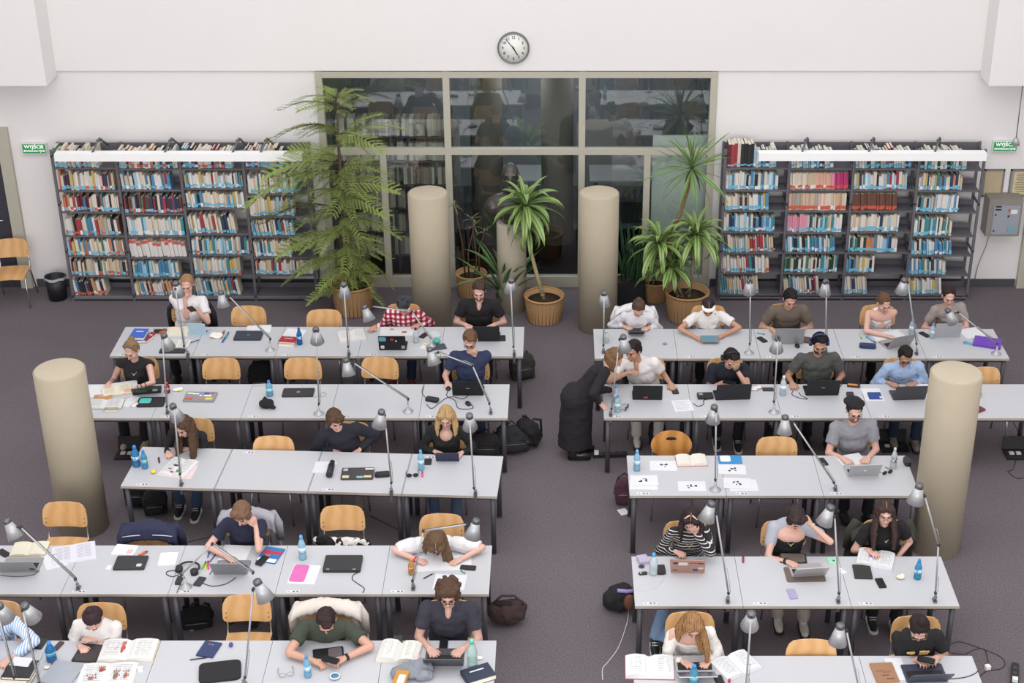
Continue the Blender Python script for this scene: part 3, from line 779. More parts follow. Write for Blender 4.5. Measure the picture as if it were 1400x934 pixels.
basket(t, .29, .42)
rel = lambda p: Vector((p.x - t.location.x, p.y - t.location.y, p.z))
topz = rel(oy(462, 128, Ys)); midp = rel(oy(468, 260, Ys))
tr = [(0, 0, .36), (.0, 0, .9), midp, rel(oy(462, 190, Ys)), topz]
q = MB(); q.tube(tr, [.035, .03, .025, .018, .008], 8); q.build('trunk', BARK2, t)
for s_ in (-.05, .06, .1):
    q = MB(); q.tube([(s_, .02, .36), (s_ * 2.5, 0, .9), (s_ * 2, .03, 1.4)], [.014, .012, .006], 6); q.build('trunk', BARK2, t)
# boughs: (photo point of the foot on the trunk axis, photo point of the tip, depth offset of the tip, size)
BOUGH = [((460, 135), (408, 128), -.1), ((460, 132), (505, 132), -.1), ((460, 130), (440, 116), .05), ((461, 140), (478, 118), .0), ((461, 150), (390, 145), .1), ((462, 150), (500, 140), -.3),
         ((462, 180), (376, 176), -.15), ((463, 185), (420, 170), -.4), ((464, 190), (540, 178), -.2), ((464, 185), (510, 195), -.45), ((463, 200), (430, 215), -.4),
         ((466, 215), (400, 205), .1), ((466, 225), (372, 232), -.2), ((466, 230), (520, 230), -.3), ((467, 235), (345, 250), -.1), ((467, 240), (430, 260), -.5), ((467, 240), (485, 250), -.55), ((467, 250), (535, 262), -.1),
         ((468, 262), (395, 275), -.3), ((468, 265), (450, 290), -.6), ((468, 270), (520, 285), -.4), ((469, 290), (410, 310), -.2), ((469, 290), (365, 300), .1), ((470, 300), (500, 320), -.5), ((470, 300), (540, 320), -.1),
         ((470, 310), (440, 335), -.5), ((471, 320), (385, 345), -.2), ((472, 330), (525, 350), -.3), ((472, 335), (480, 365), -.5), ((473, 340), (420, 365), -.4), ((474, 350), (540, 375), .0), ((474, 355), (395, 380), .1), ((475, 365), (510, 390), -.3),
         ((476, 365), (440, 392), -.3), ((478, 385), (425, 405), -.2), ((479, 390), (520, 412), -.1), ((479, 385), (470, 400), -.35)]
for k, (fp, tp, dyy) in enumerate(BOUGH):
    F0 = rel(oy(*fp, Ys)) + Vector((0, 0, random.uniform(-.03, .03))); T0 = rel(oy(tp[0], tp[1], Ys + dyy)); d = T0 - F0; L_ = max(.25, d.length)
    az = math.atan2(d.y, d.x) - math.pi / 2; el = math.atan2(d.z, math.hypot(d.x, d.y)) + .16
    sc = L_ / .62
    for e in range(3):
        o = link('branch', FR[(k + e) % 3], t, F0, (el + (0, .22, -.25)[e] + random.uniform(-.1, .1), random.uniform(-.5, .5), az + (0, .5, -.5)[e] + random.uniform(-.15, .15))); s2 = sc * (1, .7, .62)[e]; o.scale = (max(s2, .55), s2, s2)
for k in range(6):
    o = link('branch', FR[k % 3], t, (.05 * math.cos(k * 2.4), .05 * math.sin(k * 2.4), .42), (R(random.uniform(-8, 35)), 0, k * 2.4)); o.scale = (.55,) * 3

# ================================================================== DESKS
TOPM = M('bfc0c5', 0.42, var=0.02, scale=3)
EDGE = M('b3aa9f', 0.5)
ROWN = {'L': ', spruce-side block', 'R': ', yucca-side block'}
RNTH = ['first', 'second', 'third', 'fourth', 'fifth']
def table_meshes():
    W_, D_, T_ = 0.996, 0.80, 0.028
    q = MB(); q.box((0, 0, TZ - T_ / 2), (W_, D_, T_), None, 1); q.add([(-W_ / 2, -D_ / 2, TZ + .0003), (W_ / 2, -D_ / 2, TZ + .0003), (W_ / 2, D_ / 2, TZ + .0003), (-W_ / 2, D_ / 2, TZ + .0003)], [(0, 1, 2, 3)], 0)
    top = q.mesh('desk_top', [TOPM, EDGE])
    leg = MB().cone((0, 0, .012), (0, 0, TZ - T_), .027, .027, 14).cone((0, 0, 0), (0, 0, .012), .031, .031, 14).mesh('leg', DARKSTEEL)
    fr = MB()
    for s_ in (-1, 1): fr.box((0, s_ * .33, TZ - T_ - .025), (.90, .03, .05)); fr.box((s_ * .45, 0, TZ - T_ - .025), (.03, .66, .05))
    fr = fr.mesh('frame', DARKSTEEL)
    st = MB(); st.box((0, 0, TZ + .0009), (.125, .034, .0009), None, 0)
    for x, w_ in ((.008, .022), (.042, .018)):
        st.box((x, .002, TZ + .0017), (w_, .013, .0006), None, 1); st.box((x + .006, -.007, TZ + .0017), (w_ * .6, .006, .0006), None, 1)
    st.box((-.04, 0, TZ + .0017), (.02, .012, .0006), None, 2)
    st = st.mesh('number_sticker', [PAPER, INK, PRINT])
    return top, leg, fr, st
TT, TL, TF, TS = table_meshes()
ROWY = {}
TABLES = {}
def desk_row(key, B, n, from_right, A=None):
    """B: back corner at the aisle end (world). Desks run away from the aisle."""
    side, ri = key[0], int(key[1]) - 1
    if A is None: A = B + Vector((-1 if from_right else 1, 0, 0))
    d = (A - B).normalized()
    L = (A - B).length / n if (A - B).length > 1.5 else 1.0
    nrm = Vector((-d.y, d.x, 0)) if from_right else Vector((d.y, -d.x, 0))
    if nrm.y > 0: nrm = -nrm
    ang = math.atan2(-d.y, -d.x) if from_right else math.atan2(d.y, d.x)
    ROWY[key] = (B, d, nrm)
    for k in range(n):
        c = B + d * (L * (k + .5)) + nrm * .40
        pos = RNTH[k] + ' from aisle'
        t = thing('desk', 'light grey desk, %s, %s row from glazing%s' % (pos, RNTH[ri], ROWN[side]), 'desk', (c.x, c.y, 0), ang, 'reading desks')
        link('desk_top', TT, t); link('frame', TF, t)
        for sx in (-1, 1):
            for sy in (-1, 1): link('leg', TL, t, (sx * .45, sy * .35, 0))
        sx = -.36 if (side == 'R' or ri < 2 or ri > 2) else -.30
        link('number_sticker', TS, t, (sx + .02 * (k % 2), -.355 if not (key == 'L3' and k in (0, 2)) else .34, 0))
        TABLES[(key, k)] = t
V = lambda px, py: oz(px, py, TZ)
desk_row('L1', V(717, 447), 5, True)
desk_row('L2', V(697, 525.5), 5, True)
desk_row('L3', V(687, 624), 4, True, V(196, 611))
desk_row('L4', V(673, 746), 5, True)
desk_row('L5', V(679, 876), 5, True)
desk_row('R1', V(811, 450), 5, False)
desk_row('R2', V(823, 525.5), 5, False)
desk_row('R3', V(856.5, 623), 3, False)
desk_row('R4', V(863, 761), 3, False)
desk_row('R5', V(864, 897), 3, False)
def edgeY(key, x):
    B, d, n = ROWY[key]
    return B.y + (x - B.x) * d.y / d.x
def where(key, x):
    B, d, n = ROWY[key]
    k = int(abs(x - B.x)); nmax = {'L1': 5, 'L2': 5, 'L3': 4, 'L4': 5, 'L5': 5, 'R1': 5, 'R2': 5}.get(key, 3)
    return '%s desk from aisle, %s row from glazing%s' % (RNTH[min(k, nmax - 1)], RNTH[int(key[1]) - 1], ROWN[key[0]])

# ================================================================== CHAIRS
def wood(h1, h2):
    return M_wave(h1, h2, 2.2, 'X', .4, .1, .9, 5.0)
BIRCH = wood('cf9f68', 'd9ac78'); OAK = wood('ad7434', 'c48b4a')
def plate(q, w_, z0, z1, curve, rc, th=.011, tilt=0.0, n=12, nv=8, hole=False):
    """upright curved plywood plate, bowed back at its sides"""
    def edge(u):  # u in -1..1 -> inset of top/bottom because of the rounded corners
        e = max(0, abs(u) - (1 - rc)) / rc
        return (1 - math.sqrt(max(0, 1 - e * e)))
    H = z1 - z0
    def pt(u, v, off):
        e = edge(u) * .42 * H
        a0 = z0 + e * .45; a1 = z1 - e - .05 * H * u * u
        z = a0 + (a1 - a0) * v
        y = -curve * (u * u) + tilt * (z - z0) + off
        return Vector((u * w_ / 2, y, z))
    us = [-math.cos(math.pi * i / n) for i in range(n + 1)]
    for off, flip in ((0, False), (th, True)):
        vs = [pt(u, j / nv, off) for j in range(nv + 1) for u in us]
        fs = [(j * (n + 1) + i, j * (n + 1) + i + 1, (j + 1) * (n + 1) + i + 1, (j + 1) * (n + 1) + i) for j in range(nv) for i in range(n)]
        q.add(vs, [f[::-1] if flip else f for f in fs], 0, True)
    rim = [(u, 0) for u in us] + [(us[-1], j / nv) for j in range(1, nv + 1)] + [(u, 1) for u in us[::-1][1:]] + [(us[0], 1 - j / nv) for j in range(1, nv)]
    k = len(rim); vs = [pt(u, v, 0) for u, v in rim] + [pt(u, v, th) for u, v in rim]
    q.add(vs, [(i, i + k, (i + 1) % k + k, (i + 1) % k) for i in range(k)], 0)
    return q
def chair_meshes():
    q = MB(); plate(q, .45, .60, .865, .035, .30, tilt=.16); back = q.mesh('backrest', BIRCH)
    q = MB()
    def st(u, v, top):
        x = (u - .5) * .42 * (1 - .10 * v); y = .21 - v * .42
        z = .455 + .012 * math.cos((u - .5) * 3) - (.05 * max(0, v - .75) / .25 * .5) + (0 if top else -.011)
        return Vector((x, y, z))
    q.grid(lambda u, v: st(u, v, True), 8, 10); q.grid(lambda u, v: st(1 - u, v, False), 8, 10)
    ed = [(i / 8, 0) for i in range(9)] + [(1, j / 10) for j in range(1, 11)] + [(1 - i / 8, 1) for i in range(1, 9)] + [(0, 1 - j / 10) for j in range(1, 10)]
    k = len(ed); q.add([st(u, v, True) for u, v in ed] + [st(u, v, False) for u, v in ed], [(i, i + k, (i + 1) % k + k, (i + 1) % k) for i in range(k)], 0)
    seat = q.mesh('seat', BIRCH)
    legs = []
    for s_ in (-1, 1):
        legs.append(MB().tube([(s_ * .18, -.10, .44), (s_ * .20, -.17, .42), (s_ * .225, -.22, .0)], .011, 8).mesh('leg', CHROME))
        legs.append(MB().tube([(s_ * .19, .10, .44), (s_ * .215, .16, .40), (s_ * .235, .27, .0)], .011, 8).mesh('leg', CHROME))
    ups = [MB().tube([(s_ * .19, .08, .435), (s_ * .20, .205, .45), (s_ * .20, .222, .55), (s_ * .20, .245, .72)], .010, 8).mesh('back_upright', CHROME) for s_ in (-1, 1)]
    rv = MB()
    for s_ in (-1, 1):
        for z in (.655, .70): rv.ell((s_ * .195, .2 + .16 * (z - .6) - .028, z), (.007, .004, .007), None, 8, 5)
    rv = rv.mesh('rivets', M('6a6a6e', .3, .8))
    return back, seat, legs, ups, rv
CB, CS, CL, CU, CR = chair_meshes()
def round_back():
    q = MB(); n = 32; cz, a, b_ = .72, .225, .15
    hz = .775
    def P_(i, hole, off):
        t_ = 2 * math.pi * i / n
        if hole: x, z = .058 * math.copysign(abs(math.cos(t_)) ** .7, math.cos(t_)), hz + .022 * math.sin(t_)
        else: x, z = a * math.copysign(abs(math.cos(t_)) ** .85, math.cos(t_)), cz + b_ * math.sin(t_)
        return Vector((x, .2 - .035 * (x / .225) ** 2 + .16 * (z - .6) + off, z))
    for off, fl_ in ((0, False), (.011, True)):
        vs = [P_(i, False, off) for i in range(n)] + [P_(i, True, off) for i in range(n)]
        fs = [(i, (i + 1) % n, n + (i + 1) % n, n + i) for i in range(n)]
        q.add(vs, [f[::-1] if fl_ else f for f in fs], 0, True)
    for hole in (False, True):
        vs = [P_(i, hole, 0) for i in range(n)] + [P_(i, hole, .011) for i in range(n)]
        q.add(vs, [(i, (i + 1) % n, n + (i + 1) % n, n + i) for i in range(n)], 0)
    return q.mesh('backrest', OAK)
def chair(x, y, rz, label, group=None, round_=False):
    t = thing('plywood_chair', label, 'chair', (x, y, 0), rz, group)
    link('backrest', round_back() if round_ else CB, t, (0, 0 if round_ else .2, 0)); link('seat', CS, t)
    for m in CL: link('leg', m, t)
    for m in CU: link('back_upright', m, t)
    if not round_: link('rivets', CR, t)
    return t
def chair_at(px, py, key, rz=0.0, note='empty birch chair', round_=False, zt=.865):
    p = oz(px, py, zt); dy = .245
    x = p.x + math.sin(rz) * dy; y = p.y - math.cos(rz) * dy
    return chair(x, y, rz, '%s at %s' % (note, where(key, p.x)), 'plywood reading-room chairs', round_)
chair_at(340, 418, 'L1', -.03); chair_at(443, 423, 'L1', .02)
chair_at(302, 489, 'L2', .02); chair_at(414, 489, 'L2', -.02); chair_at(520, 488, 'L2', -.10)
chair_at(374, 596, 'L3', 0.0)
chair_at(88, 686, 'L4', -.02); CH_NAVY = chair_at(202, 715, 'L4', .03, 'chair under navy jacket'); CH_COW = chair_at(468, 691, 'L4', .02, 'chair with patterned scarf')
chair_at(337, 813, 'L5', .02)
chair_at(918, 589, 'R3', 0, 'round-backed chair with grip hole', True, .87); chair_at(1062, 597, 'R3', 0)
chair_at(1109, 874, 'R5', 0); chair_at(1342, 502, 'R2', .15, 'chair behind the column')
# loose chair by the door
c = oz(41, 423, 0)
chair(c.x - .25, c.y + .24, R(6), 'loose worn plywood chair standing by the door next to the waste bin', 'plywood reading-room chairs')
# ================================================================== LAMPS
CAPM = M('6f7074', 0.4, .6); JOINT = M('3a3a3e', .5, .4)
def lamp(label, base, pts, shade=None, foot='clamp', row=None, axis=(0, 0, -1), dy=.05, k=1.0):
    """base: photo point of the foot on the desk; pts: joints seen along the arm (standing in the upright plane of the foot); shade: middle of the shade"""
    B = oz(base[0], base[1], TZ)
    B, d, n = (B, None, None)
    t = thing('arm_lamp', label, 'lamp', (B.x, B.y, TZ if foot == 'cone' else TZ - .07), 0, 'aluminium arm lamps on the desks')
    loc = t.location.copy()
    def P(p): return oy(p[0], p[1], B.y) - loc
    J = [P(p) for p in pts]
    if foot == 'cone':
        q = MB(); q.lathe([(.062, .0005), (.062, .006), (.03, .022), (.014, .06), (.011, .10), (.0001, .10)], 24); q.build('foot', ALU, t)
        st = Vector((0, 0, .10))
    else:
        q = MB(); q.cone((0, 0, .095), (0, 0, .135), .016, .016, 10); q.box((0, .012, .08), (.035, .06, .018)); q.box((0, -.022, .04), (.03, .012, .095)); q.box((0, .01, -.005), (.03, .06, .012))
        q.cone((0, .015, -.045), (0, .015, .035), .007, .007, 8); q.tube([(-.03, .015, -.045), (.03, .015, -.045)], .005)
        q.build('clamp', M('85868a', .4, .7), t); st = Vector((0, 0, .13))
    ch = [st] + J
    for i in range(len(ch) - 1):
        a, e = ch[i], ch[i + 1]
        q = MB(); q.cone(a, e, .0085, .0085, 8)
        L = (e - a).length
        if L > .25:
            off = Vector((.018, .0, .012)); q.tube([a + off, a.lerp(e, .30) + off * 1.2, a.lerp(e, .31)], .0028, 5)
        q.build('lower_arm' if i == 0 else 'upper_arm', ALU, t)
        q = MB(); q.ell(e, (.015, .015, .015), None, 10, 6); q.cone(e + Vector((0, -.02, 0)), e + Vector((0, .02, 0)), .010, .010, 8); q.build('joint', JOINT, t)
    q = MB(); q.tube([st + Vector((0, .014, 0))] + [p + Vector((.004, .014, .006)) for p in J], .003, 5); q.build('flex', BLACK, t)
    if shade:
        ax = Vector(axis).normalized()
        C = P(shade) + Vector((0, dy, 0))
        x, y, z = frame_from(-ax); rm = Matrix((x, y, z)).transposed()
        q = MB(); q.lathe([(.079, -.085), (.036, .07), (.033, .07), (.076, -.085)], 28, C, rm=rm); sh = q.build('shade', ALU, t)
        q = MB(); q.lathe([(.037, .062), (.037, .10), (.030, .112), (.0001, .112)], 20, C, rm=rm); q.build('shade_cap', CAPM, t)
        q = MB(); q.ell(C + rm @ Vector((0, 0, -.03)), (.026,) * 3, None, 10, 7); q.build('bulb', M('eeeeea', .3), t)
        q = MB(); q.cone(C + rm @ Vector((0, 0, .03)), J[-1], .007, .007, 6); q.build('neck', JOINT, t)
    return t
def LB(kind, key, px): return 'aluminium arm lamp %s, on the %s' % (kind, where(key, oz(px, 470 if key[1] == '1' else 600).x))
# axis = the way the open end of the shade points
lamp('aluminium arm lamp standing upright over the black folder of the blond person', (257, 487), [(251.5, 473), (240, 395)], (241, 398), axis=(.05, .25, -1))
lamp('aluminium arm lamp leaning over the closed navy laptop', (369.5, 479), [(369.5, 464), (313, 405)], (304, 410), 'cone', axis=(.12, -.15, -1), dy=0)
lamp('aluminium arm lamp straight up beside the open white book, in front of the spruce basket', (477, 486), [(476, 474), (470, 392)], (470, 399), axis=(0, .3, -1))
lamp('aluminium arm lamp with level upper arm reaching past the plaid-shirted student', (590, 474), [(563, 426), (509, 419)], (502, 429), 'cone', axis=(.35, -.2, -1), dy=0)
lamp('aluminium arm lamp standing upright at the aisle end beside the man in black', (703, 486), [(702, 474), (698, 384)], (698, 393), axis=(-.1, .4, -1))
lamp('aluminium arm lamp rising past the woman with tattooed arms', (229, 566), [(228, 556), (222, 462)], (226, 470), axis=(.15, .2, -1))
lamp('aluminium arm lamp upright beside the closed black laptop', (436, 566), [(436, 552), (432, 452)], (432, 462), 'cone', axis=(0, .2, -1))
lamp('aluminium arm lamp bent low over the empty second-row desk', (558, 563), [(558, 546), (483, 496)], (475, 503), 'cone', axis=(.15, -.2, -1), dy=0)
lamp('aluminium arm lamp bent in front of the student in the navy T-shirt', (671, 566), [(669, 552), (646, 500), (599, 482)], (591, 488), axis=(.3, -.2, -1), dy=0)
lamp('aluminium arm lamp standing in front of the long-haired woman in black', (248, 664), [(246, 648), (238, 557)], (238, 567), axis=(.1, .3, -1))
lamp('aluminium arm lamp beside the student in the navy sweater', (535, 675), [(535, 660), (526, 568)], (520, 573), axis=(-.2, .1, -1), dy=0)
lamp('aluminium arm lamp in front of the blonde woman in the black top', (650, 677), [(648, 667), (642, 572)], (642, 580), axis=(0, .35, -1))
lamp('aluminium arm lamp reaching up over the grey laptop and cream notebook', (107, 806), [(103, 792), (28, 721)], (16, 724), axis=(.45, -.2, -1), dy=0)
lamp('folded aluminium arm lamp with cone foot beside the headphones', (254, 803), [(248, 786), (290, 744), (346, 783)], None, 'cone')
lamp('upright aluminium arm lamp with tilted head behind the black zip sleeve', (334, 938), [(335, 926), (346, 806)], (358, 808), axis=(.38, -.1, -1), dy=0)
lamp('aluminium arm lamp bent over the woman with her head down', (565, 806), [(564, 794), (579, 726), (639, 717)], (648, 724), axis=(-.25, -.1, -1), dy=0)
lamp('aluminium arm lamp at the far end beside the striped shirt', (22, 938), [(20, 926), (-4, 836)], (1, 842), axis=(.1, .3, -1))
lamp('aluminium arm lamp upright beside the stack of books and the bottle', (55, 944), [(53, 934), (31, 834)], (37, 842), axis=(.2, .3, -1))
lamp('aluminium arm lamp upright beside the woman in white with a tablet', (825, 483), [(825, 472), (826, 402)], (826, 411), axis=(0, .3, -1))
lamp('aluminium arm lamp upright between the headband student and the man in brown', (1024, 483), [(1025, 470), (1026, 384)], (1025, 395), 'cone', axis=(0, .2, -1))
lamp('aluminium arm lamp behind the student with blue headphones', (1129, 482), [(1129, 470), (1130, 386)], (1129, 396), axis=(0, .2, -1))
lamp('aluminium arm lamp rising between the two women by the bookcase', (1253, 485), [(1253, 470), (1241, 386)], (1234, 392), axis=(-.1, .1, -1), dy=0)
lamp('aluminium arm lamp leaning over the purple folder', (1362, 484), [(1363, 470), (1310, 427)], (1300, 433), 'cone', axis=(.55, -.1, -1), dy=0)
lamp('aluminium arm lamp between the standing woman and the young man in white', (835, 569), [(836, 559), (847, 464)], (853, 470), axis=(.1, .1, -1), dy=0)
lamp('aluminium arm lamp upright by the white-labelled bottle', (1058, 564), [(1058, 549), (1064, 462)], (1063, 474), 'cone', axis=(0, .25, -1))
lamp('aluminium arm lamp upright behind the loose drawing sheets', (978, 670), [(978, 656), (979, 562)], (976, 570), 'cone', axis=(-.05, .1, -1))
lamp('aluminium arm lamp leaning over the empty chair and the man in grey', (1142, 671), [(1140, 660), (1084, 577)], (1073, 582), axis=(.0, -.15, -1), dy=0)
lamp('aluminium arm lamp bent in front of the column, at the last desk', (1278, 823), [(1279, 811), (1283, 745), (1264, 678)], (1254, 676), axis=(-.12, .0, -1), dy=0)
lamp('aluminium arm lamp in front of the woman in the striped top', (995, 824), [(996, 811), (979, 702)], (969, 700), axis=(-.25, 0, -1), dy=0)
lamp('aluminium arm lamp between the woman with the cardigan and the woman in glasses', (1146, 824), [(1147, 811), (1141, 706)], (1131, 705), axis=(-.28, 0, -1), dy=0)
lamp('aluminium arm lamp beside the woman in the off-shoulder white top', (1020, 950), [(1020, 938), (1027, 842)], (1027, 853), axis=(0, .35, -1))
lamp('aluminium arm lamp beside the empty chair and the woman in the printed black T-shirt', (1175, 955), [(1174, 940), (1157, 862)], (1147, 868), axis=(-.05, .0, -1), dy=0)
# ================================================================== PEOPLE
def skinmat(h): return M(h, .5, var=.07, scale=18)
def hairmat(h1, h2=None):
    c = [int(h1[i:i + 2], 16) for i in (0, 2, 4)]
    h2 = h2 or '%02x%02x%02x' % tuple(min(255, int(x * 1.2 + 2)) for x in c)
    return M_wave(h1, h2, 30, 'X', .6, .2, .9, 4.0, spec=.18)
def cloth(h, b=.35): return M(h, .9, var=.12, scale=7, bump=b, bscale=11)
WR = WH = None
def tousle(o, st):
    global WH
    if WH is None:
        WH = bpy.data.textures.new('hair_locks', 'CLOUDS'); WH.noise_scale = .028; WH.noise_depth = 2
    m = o.modifiers.new('locks', 'DISPLACE'); m.texture = WH; m.strength = st; m.mid_level = .45; m.texture_coords = 'GLOBAL'
def wrinkle(o, st):
    global WR
    if WR is None:
        WR = bpy.data.textures.new('cloth_folds', 'CLOUDS'); WR.noise_scale = .075; WR.noise_depth = 2
    m = o.modifiers.new('folds', 'DISPLACE'); m.texture = WR; m.strength = st; m.mid_level = .5; m.texture_coords = 'GLOBAL'
def ik(S, W_, a, b, pref, ok=None):
    d = W_ - S; L = d.length
    L2 = min(L, (a + b) * .995); 
    u = d.normalized(); W2 = S + u * L2
    x = (a * a - b * b + L2 * L2) / (2 * L2); r = math.sqrt(max(1e-6, a * a - x * x))
    e1 = pref - u * pref.dot(u)
    e1 = e1.normalized() if e1.length > 1e-4 else frame_from(u)[0]
    e2 = u.cross(e1); best = None
    for k in range(36):
        t_ = 2 * math.pi * k / 36
        E = S + u * x + (e1 * math.cos(t_) + e2 * math.sin(t_)) * r
        c = -math.cos(t_) + (ok(E) if ok else 0)
        if best is None or c < best[0]: best = (c, E)
    return best[1], W2
def hand(q, W_, d, n, th, curl=.35, k=1.0):
    d = d.normalized(); n = (n - d * n.dot(d)).normalized(); s = d.cross(n) * th
    for i in range(4):
        x = (1.5 - i) * .0205 * k
        K = W_ + d * (.082 - .006 * abs(i - 1.2)) * k + s * x
        q.cap(W_ + d * .012 + s * (x * .62), K, .0145 * k, .0115 * k, 8)
        L = (.066, .076, .070, .054)[i] * k
        f1 = (d * math.cos(curl * .7) + n * math.sin(curl * .7) + s * (x * 4.5)).normalized()
        f2 = (d * math.cos(curl * 2.1) + n * math.sin(curl * 2.1) + s * (x * 4.5)).normalized()
        K2 = K + f1 * (L * .55); q.cap(K, K2, .0095 * k, .0085 * k, 8); q.cap(K2, K2 + f2 * (L * .5), .0085 * k, .0068 * k, 8)
    t0 = W_ + d * .025 * k + s * .024 * k; t1 = W_ + d * .055 * k + s * .052 * k + n * .012; t2 = W_ + d * .088 * k + s * .058 * k + n * .018
    q.cap(t0, t1, .014 * k, .0105 * k, 8); q.cap(t1, t2, .0105 * k, .008 * k, 8)
def person(label, key, head, a=None, b=None, skin='d9a58c', hair=('short', '3a2a22'), top=('tee', '222226'), low='23242b', shoe='1e1e22', nod=30, yaw=0, roll=0, tl=.66, k=1.0,
           hipx=None, hipdy=.26, female=False, extras=(), knees=.40, feetdy=0.0, feetx=(-.1, .1), chairl=None, curl=(.35, .35), neck='round', turn=0.0, edge=None, topmat=None, legs=True, lookup=None, elb=(None, None), mk=True):
    bw = .90 if female else 1.0
    Yt0 = edge if edge is not None else edgeY(key, oz(head[0], head[1] + 40, TZ).x)
    hy = Yt0 + hipdy
    hx = oy(hipx if hipx is not None else head[0], head[1] + 45, hy).x
    H = Vector((hx, hy, .535)); tl *= k
    O = Vector((0, 0, HC)); d = ray(*head).normalized()
    bq = d.dot(O - H); cq = (O - H).length_squared - tl * tl; disc = bq * bq - cq
    t_ = -bq - math.sqrt(disc) if disc > 0 else -bq
    C = O + d * t_
    root = thing('person', label, 'person', (H.x, H.y, 0))
    base = Vector((H.x, H.y, 0)); H = H - base; C = C - base; Yt = Yt0 - base.y
    sp = (C - H).normalized()
    N = H + (C - H) * .735 + Vector((0, .028, 0))
    tw = rotm('Z', turn); Xs = tw @ Vector((1, 0, 0))
    fw = Xs.cross(sp).normalized()
    if fw.y > 0: fw = -fw
    up = (N - H).normalized(); Xs = (Xs - up * Xs.dot(up)).normalized()
    sw = .178 * k * bw
    S = [N + Xs * (-sw) - up * .05, N + Xs * sw - up * .05]
    hm = Euler((R(nod), R(roll), R(yaw)), 'XYZ').to_matrix()
    HL = lambda x, y, z: C + hm @ (Vector((x, y, z)) * k)
    sk = skinmat(skin)
    q = MB()
    # head with face
    q.ell(HL(0, .014, .034), (.074 * k, .092 * k, .083 * k), hm); q.ell(HL(0, -.024, -.03), (.062 * k, .063 * k, .078 * k), hm)
    q.ell(HL(0, -.058, -.088), (.026 * k, .026 * k, .022 * k), hm); q.ell(HL(0, -.078, .032), (.05 * k, .014 * k, .012 * k), hm)
    q.cap(HL(0, -.086, .018), HL(0, -.104, -.024), .009 * k, .013 * k, 8); q.ell(HL(0, -.082, -.055), (.022 * k, .012 * k, .010 * k), hm)
    for s_ in (-1, 1):
        q.ell(HL(s_ * .076, .008, -.004), (.010 * k, .019 * k, .030 * k), hm); q.ell(HL(s_ * .036, -.062, -.022), (.022 * k, .02 * k, .02 * k), hm)
    q.cap(N - up * .05, HL(0, .02, -.05), .052 * k * bw, .048 * k * bw)
    q.cap(H + up * .1, N - up * .05, .07, .07)
    # arms
    style = top[0]
    aL, fL = .285 * k, .245 * k
    wr = []; el = []
    for i, tg in enumerate((a, b)):
        sg = -1 if i == 0 else 1
        fdir = None; nrm = Vector((0, 0, -1))
        if tg is None:
            T = H + Vector((sg * .10, -.22, .16)); fdir = Vector((-sg * .5, -1, -.1))
        elif tg[0] == 'face':
            T = HL(*tg[1:4]); fdir = hm @ Vector((-sg * .25, .1, 1)); nrm = (C - T).normalized()
        elif tg[0] == 'head':
            T = HL(*tg[1:4]); fdir = hm @ Vector((-sg * .6, .6, .5)); nrm = (C - T).normalized()
        elif tg[0] == 'w': T = Vector(tg[1:4]) - base
        else:
            z = tg[2] if len(tg) > 2 else TZ + .028
            T = oz(tg[0], tg[1], z) - base
        pref = Vector((sg * .42, .25, -.85))
        if elb[i]: pref = Vector(elb[i])
        def ok(E, Yt=Yt):
            c = 0
            if E.y < Yt + .04 and E.z < TZ + .045: c += 8 * (TZ + .045 - E.z) + .6
            if abs(E.x - H.x) < .17: c += .5
            return c
        dd = fdir.normalized() if fdir else Vector((-sg * .25, -1, 0)).normalized()
        for _ in range(3):
            Wp = T - dd * (.075 * k)
            E, W2 = ik(S[i], Wp, aL, fL, pref, ok)
            if fdir is None:
                dd = (W2 - E); dd.z *= .25; dd = dd.normalized()
        if (Wp - W2).length > .03: print('REACH', label[:40], 'LR'[i], round((Wp - W2).length, 2))
        r = bw * k
        q.cap(S[i] + Xs * (-sg * .0), E, .047 * r, .038 * r); q.cap(E, W2, .038 * r, .025 * r)
        q.cap(N - up * .04, S[i], .045 * r, .047 * r)
        hand(q, W2, dd, nrm, -sg * (1 if True else 1) * -1 if False else (1 if i == 0 else -1), curl[i], k * (.93 if female else 1.0))
        wr.append(W2); el.append(E)
    if style in ('tank', 'off') or neck in ('scoop', 'v'):
        f_ = fw * .055
        if style == 'tank': q.ell(N - up * .07 + fw * .03, (.165 * bw, .085, .09), Matrix((Xs, -fw, up)).transposed())
        elif style == 'off': q.ell(N - up * .06 + fw * .02, (.18 * bw, .085, .09), Matrix((Xs, -fw, up)).transposed())
        elif neck == 'scoop': q.ell(N - up * .055 + fw * .062, (.085 * bw, .062, .08), Matrix((Xs, -fw, up)).transposed())
        else: q.ell(N - up * .035 + fw * .052, (.035, .062, .085), Matrix((Xs, -fw, up)).transposed())
    bo = q.build('body', sk, root); remesh(bo, .0062, 2, .45)
    # shirt
    q = MB(); B3 = Matrix((Xs, -fw, up)).transposed(); mid = H.lerp(N, .5)
    q.ell(H + up * .08, (.178 * k * bw, .13 * k, .15), B3); q.ell(mid, (.172 * k * bw, .122 * k, .2 * k), B3)
    dr = .10 if style in ('tank', 'off') else .09
    q.ell(N - up * dr - up * .02, (.182 * k * bw, .115 * k, .125 * k), B3)
    if style == 'tank':
        for s_ in (-1, 1): q.cap(N - up * .11 + Xs * (s_ * .09) + fw * .09, N - up * .012 + Xs * (s_ * .085), .014, .014, 6)
    elif style == 'off':
        q.cap(N - up * .10 + Xs * .06, S[1] - up * .0, .075, .062); q.cap(N - up * .12 - Xs * .06, S[0] - up * .06, .07, .055)
    else:
        for i in (0, 1): q.cap(N - up * .050 + Xs * ((-.05, .05)[i]), S[i], .058 * k * bw, .060 * k * bw)
        q.ell(N - up * .045, (.085 * k, .07, .05), B3)
        if female:
            q.ell(N - up * .16 + fw * .075, (.12, .055, .06), B3)
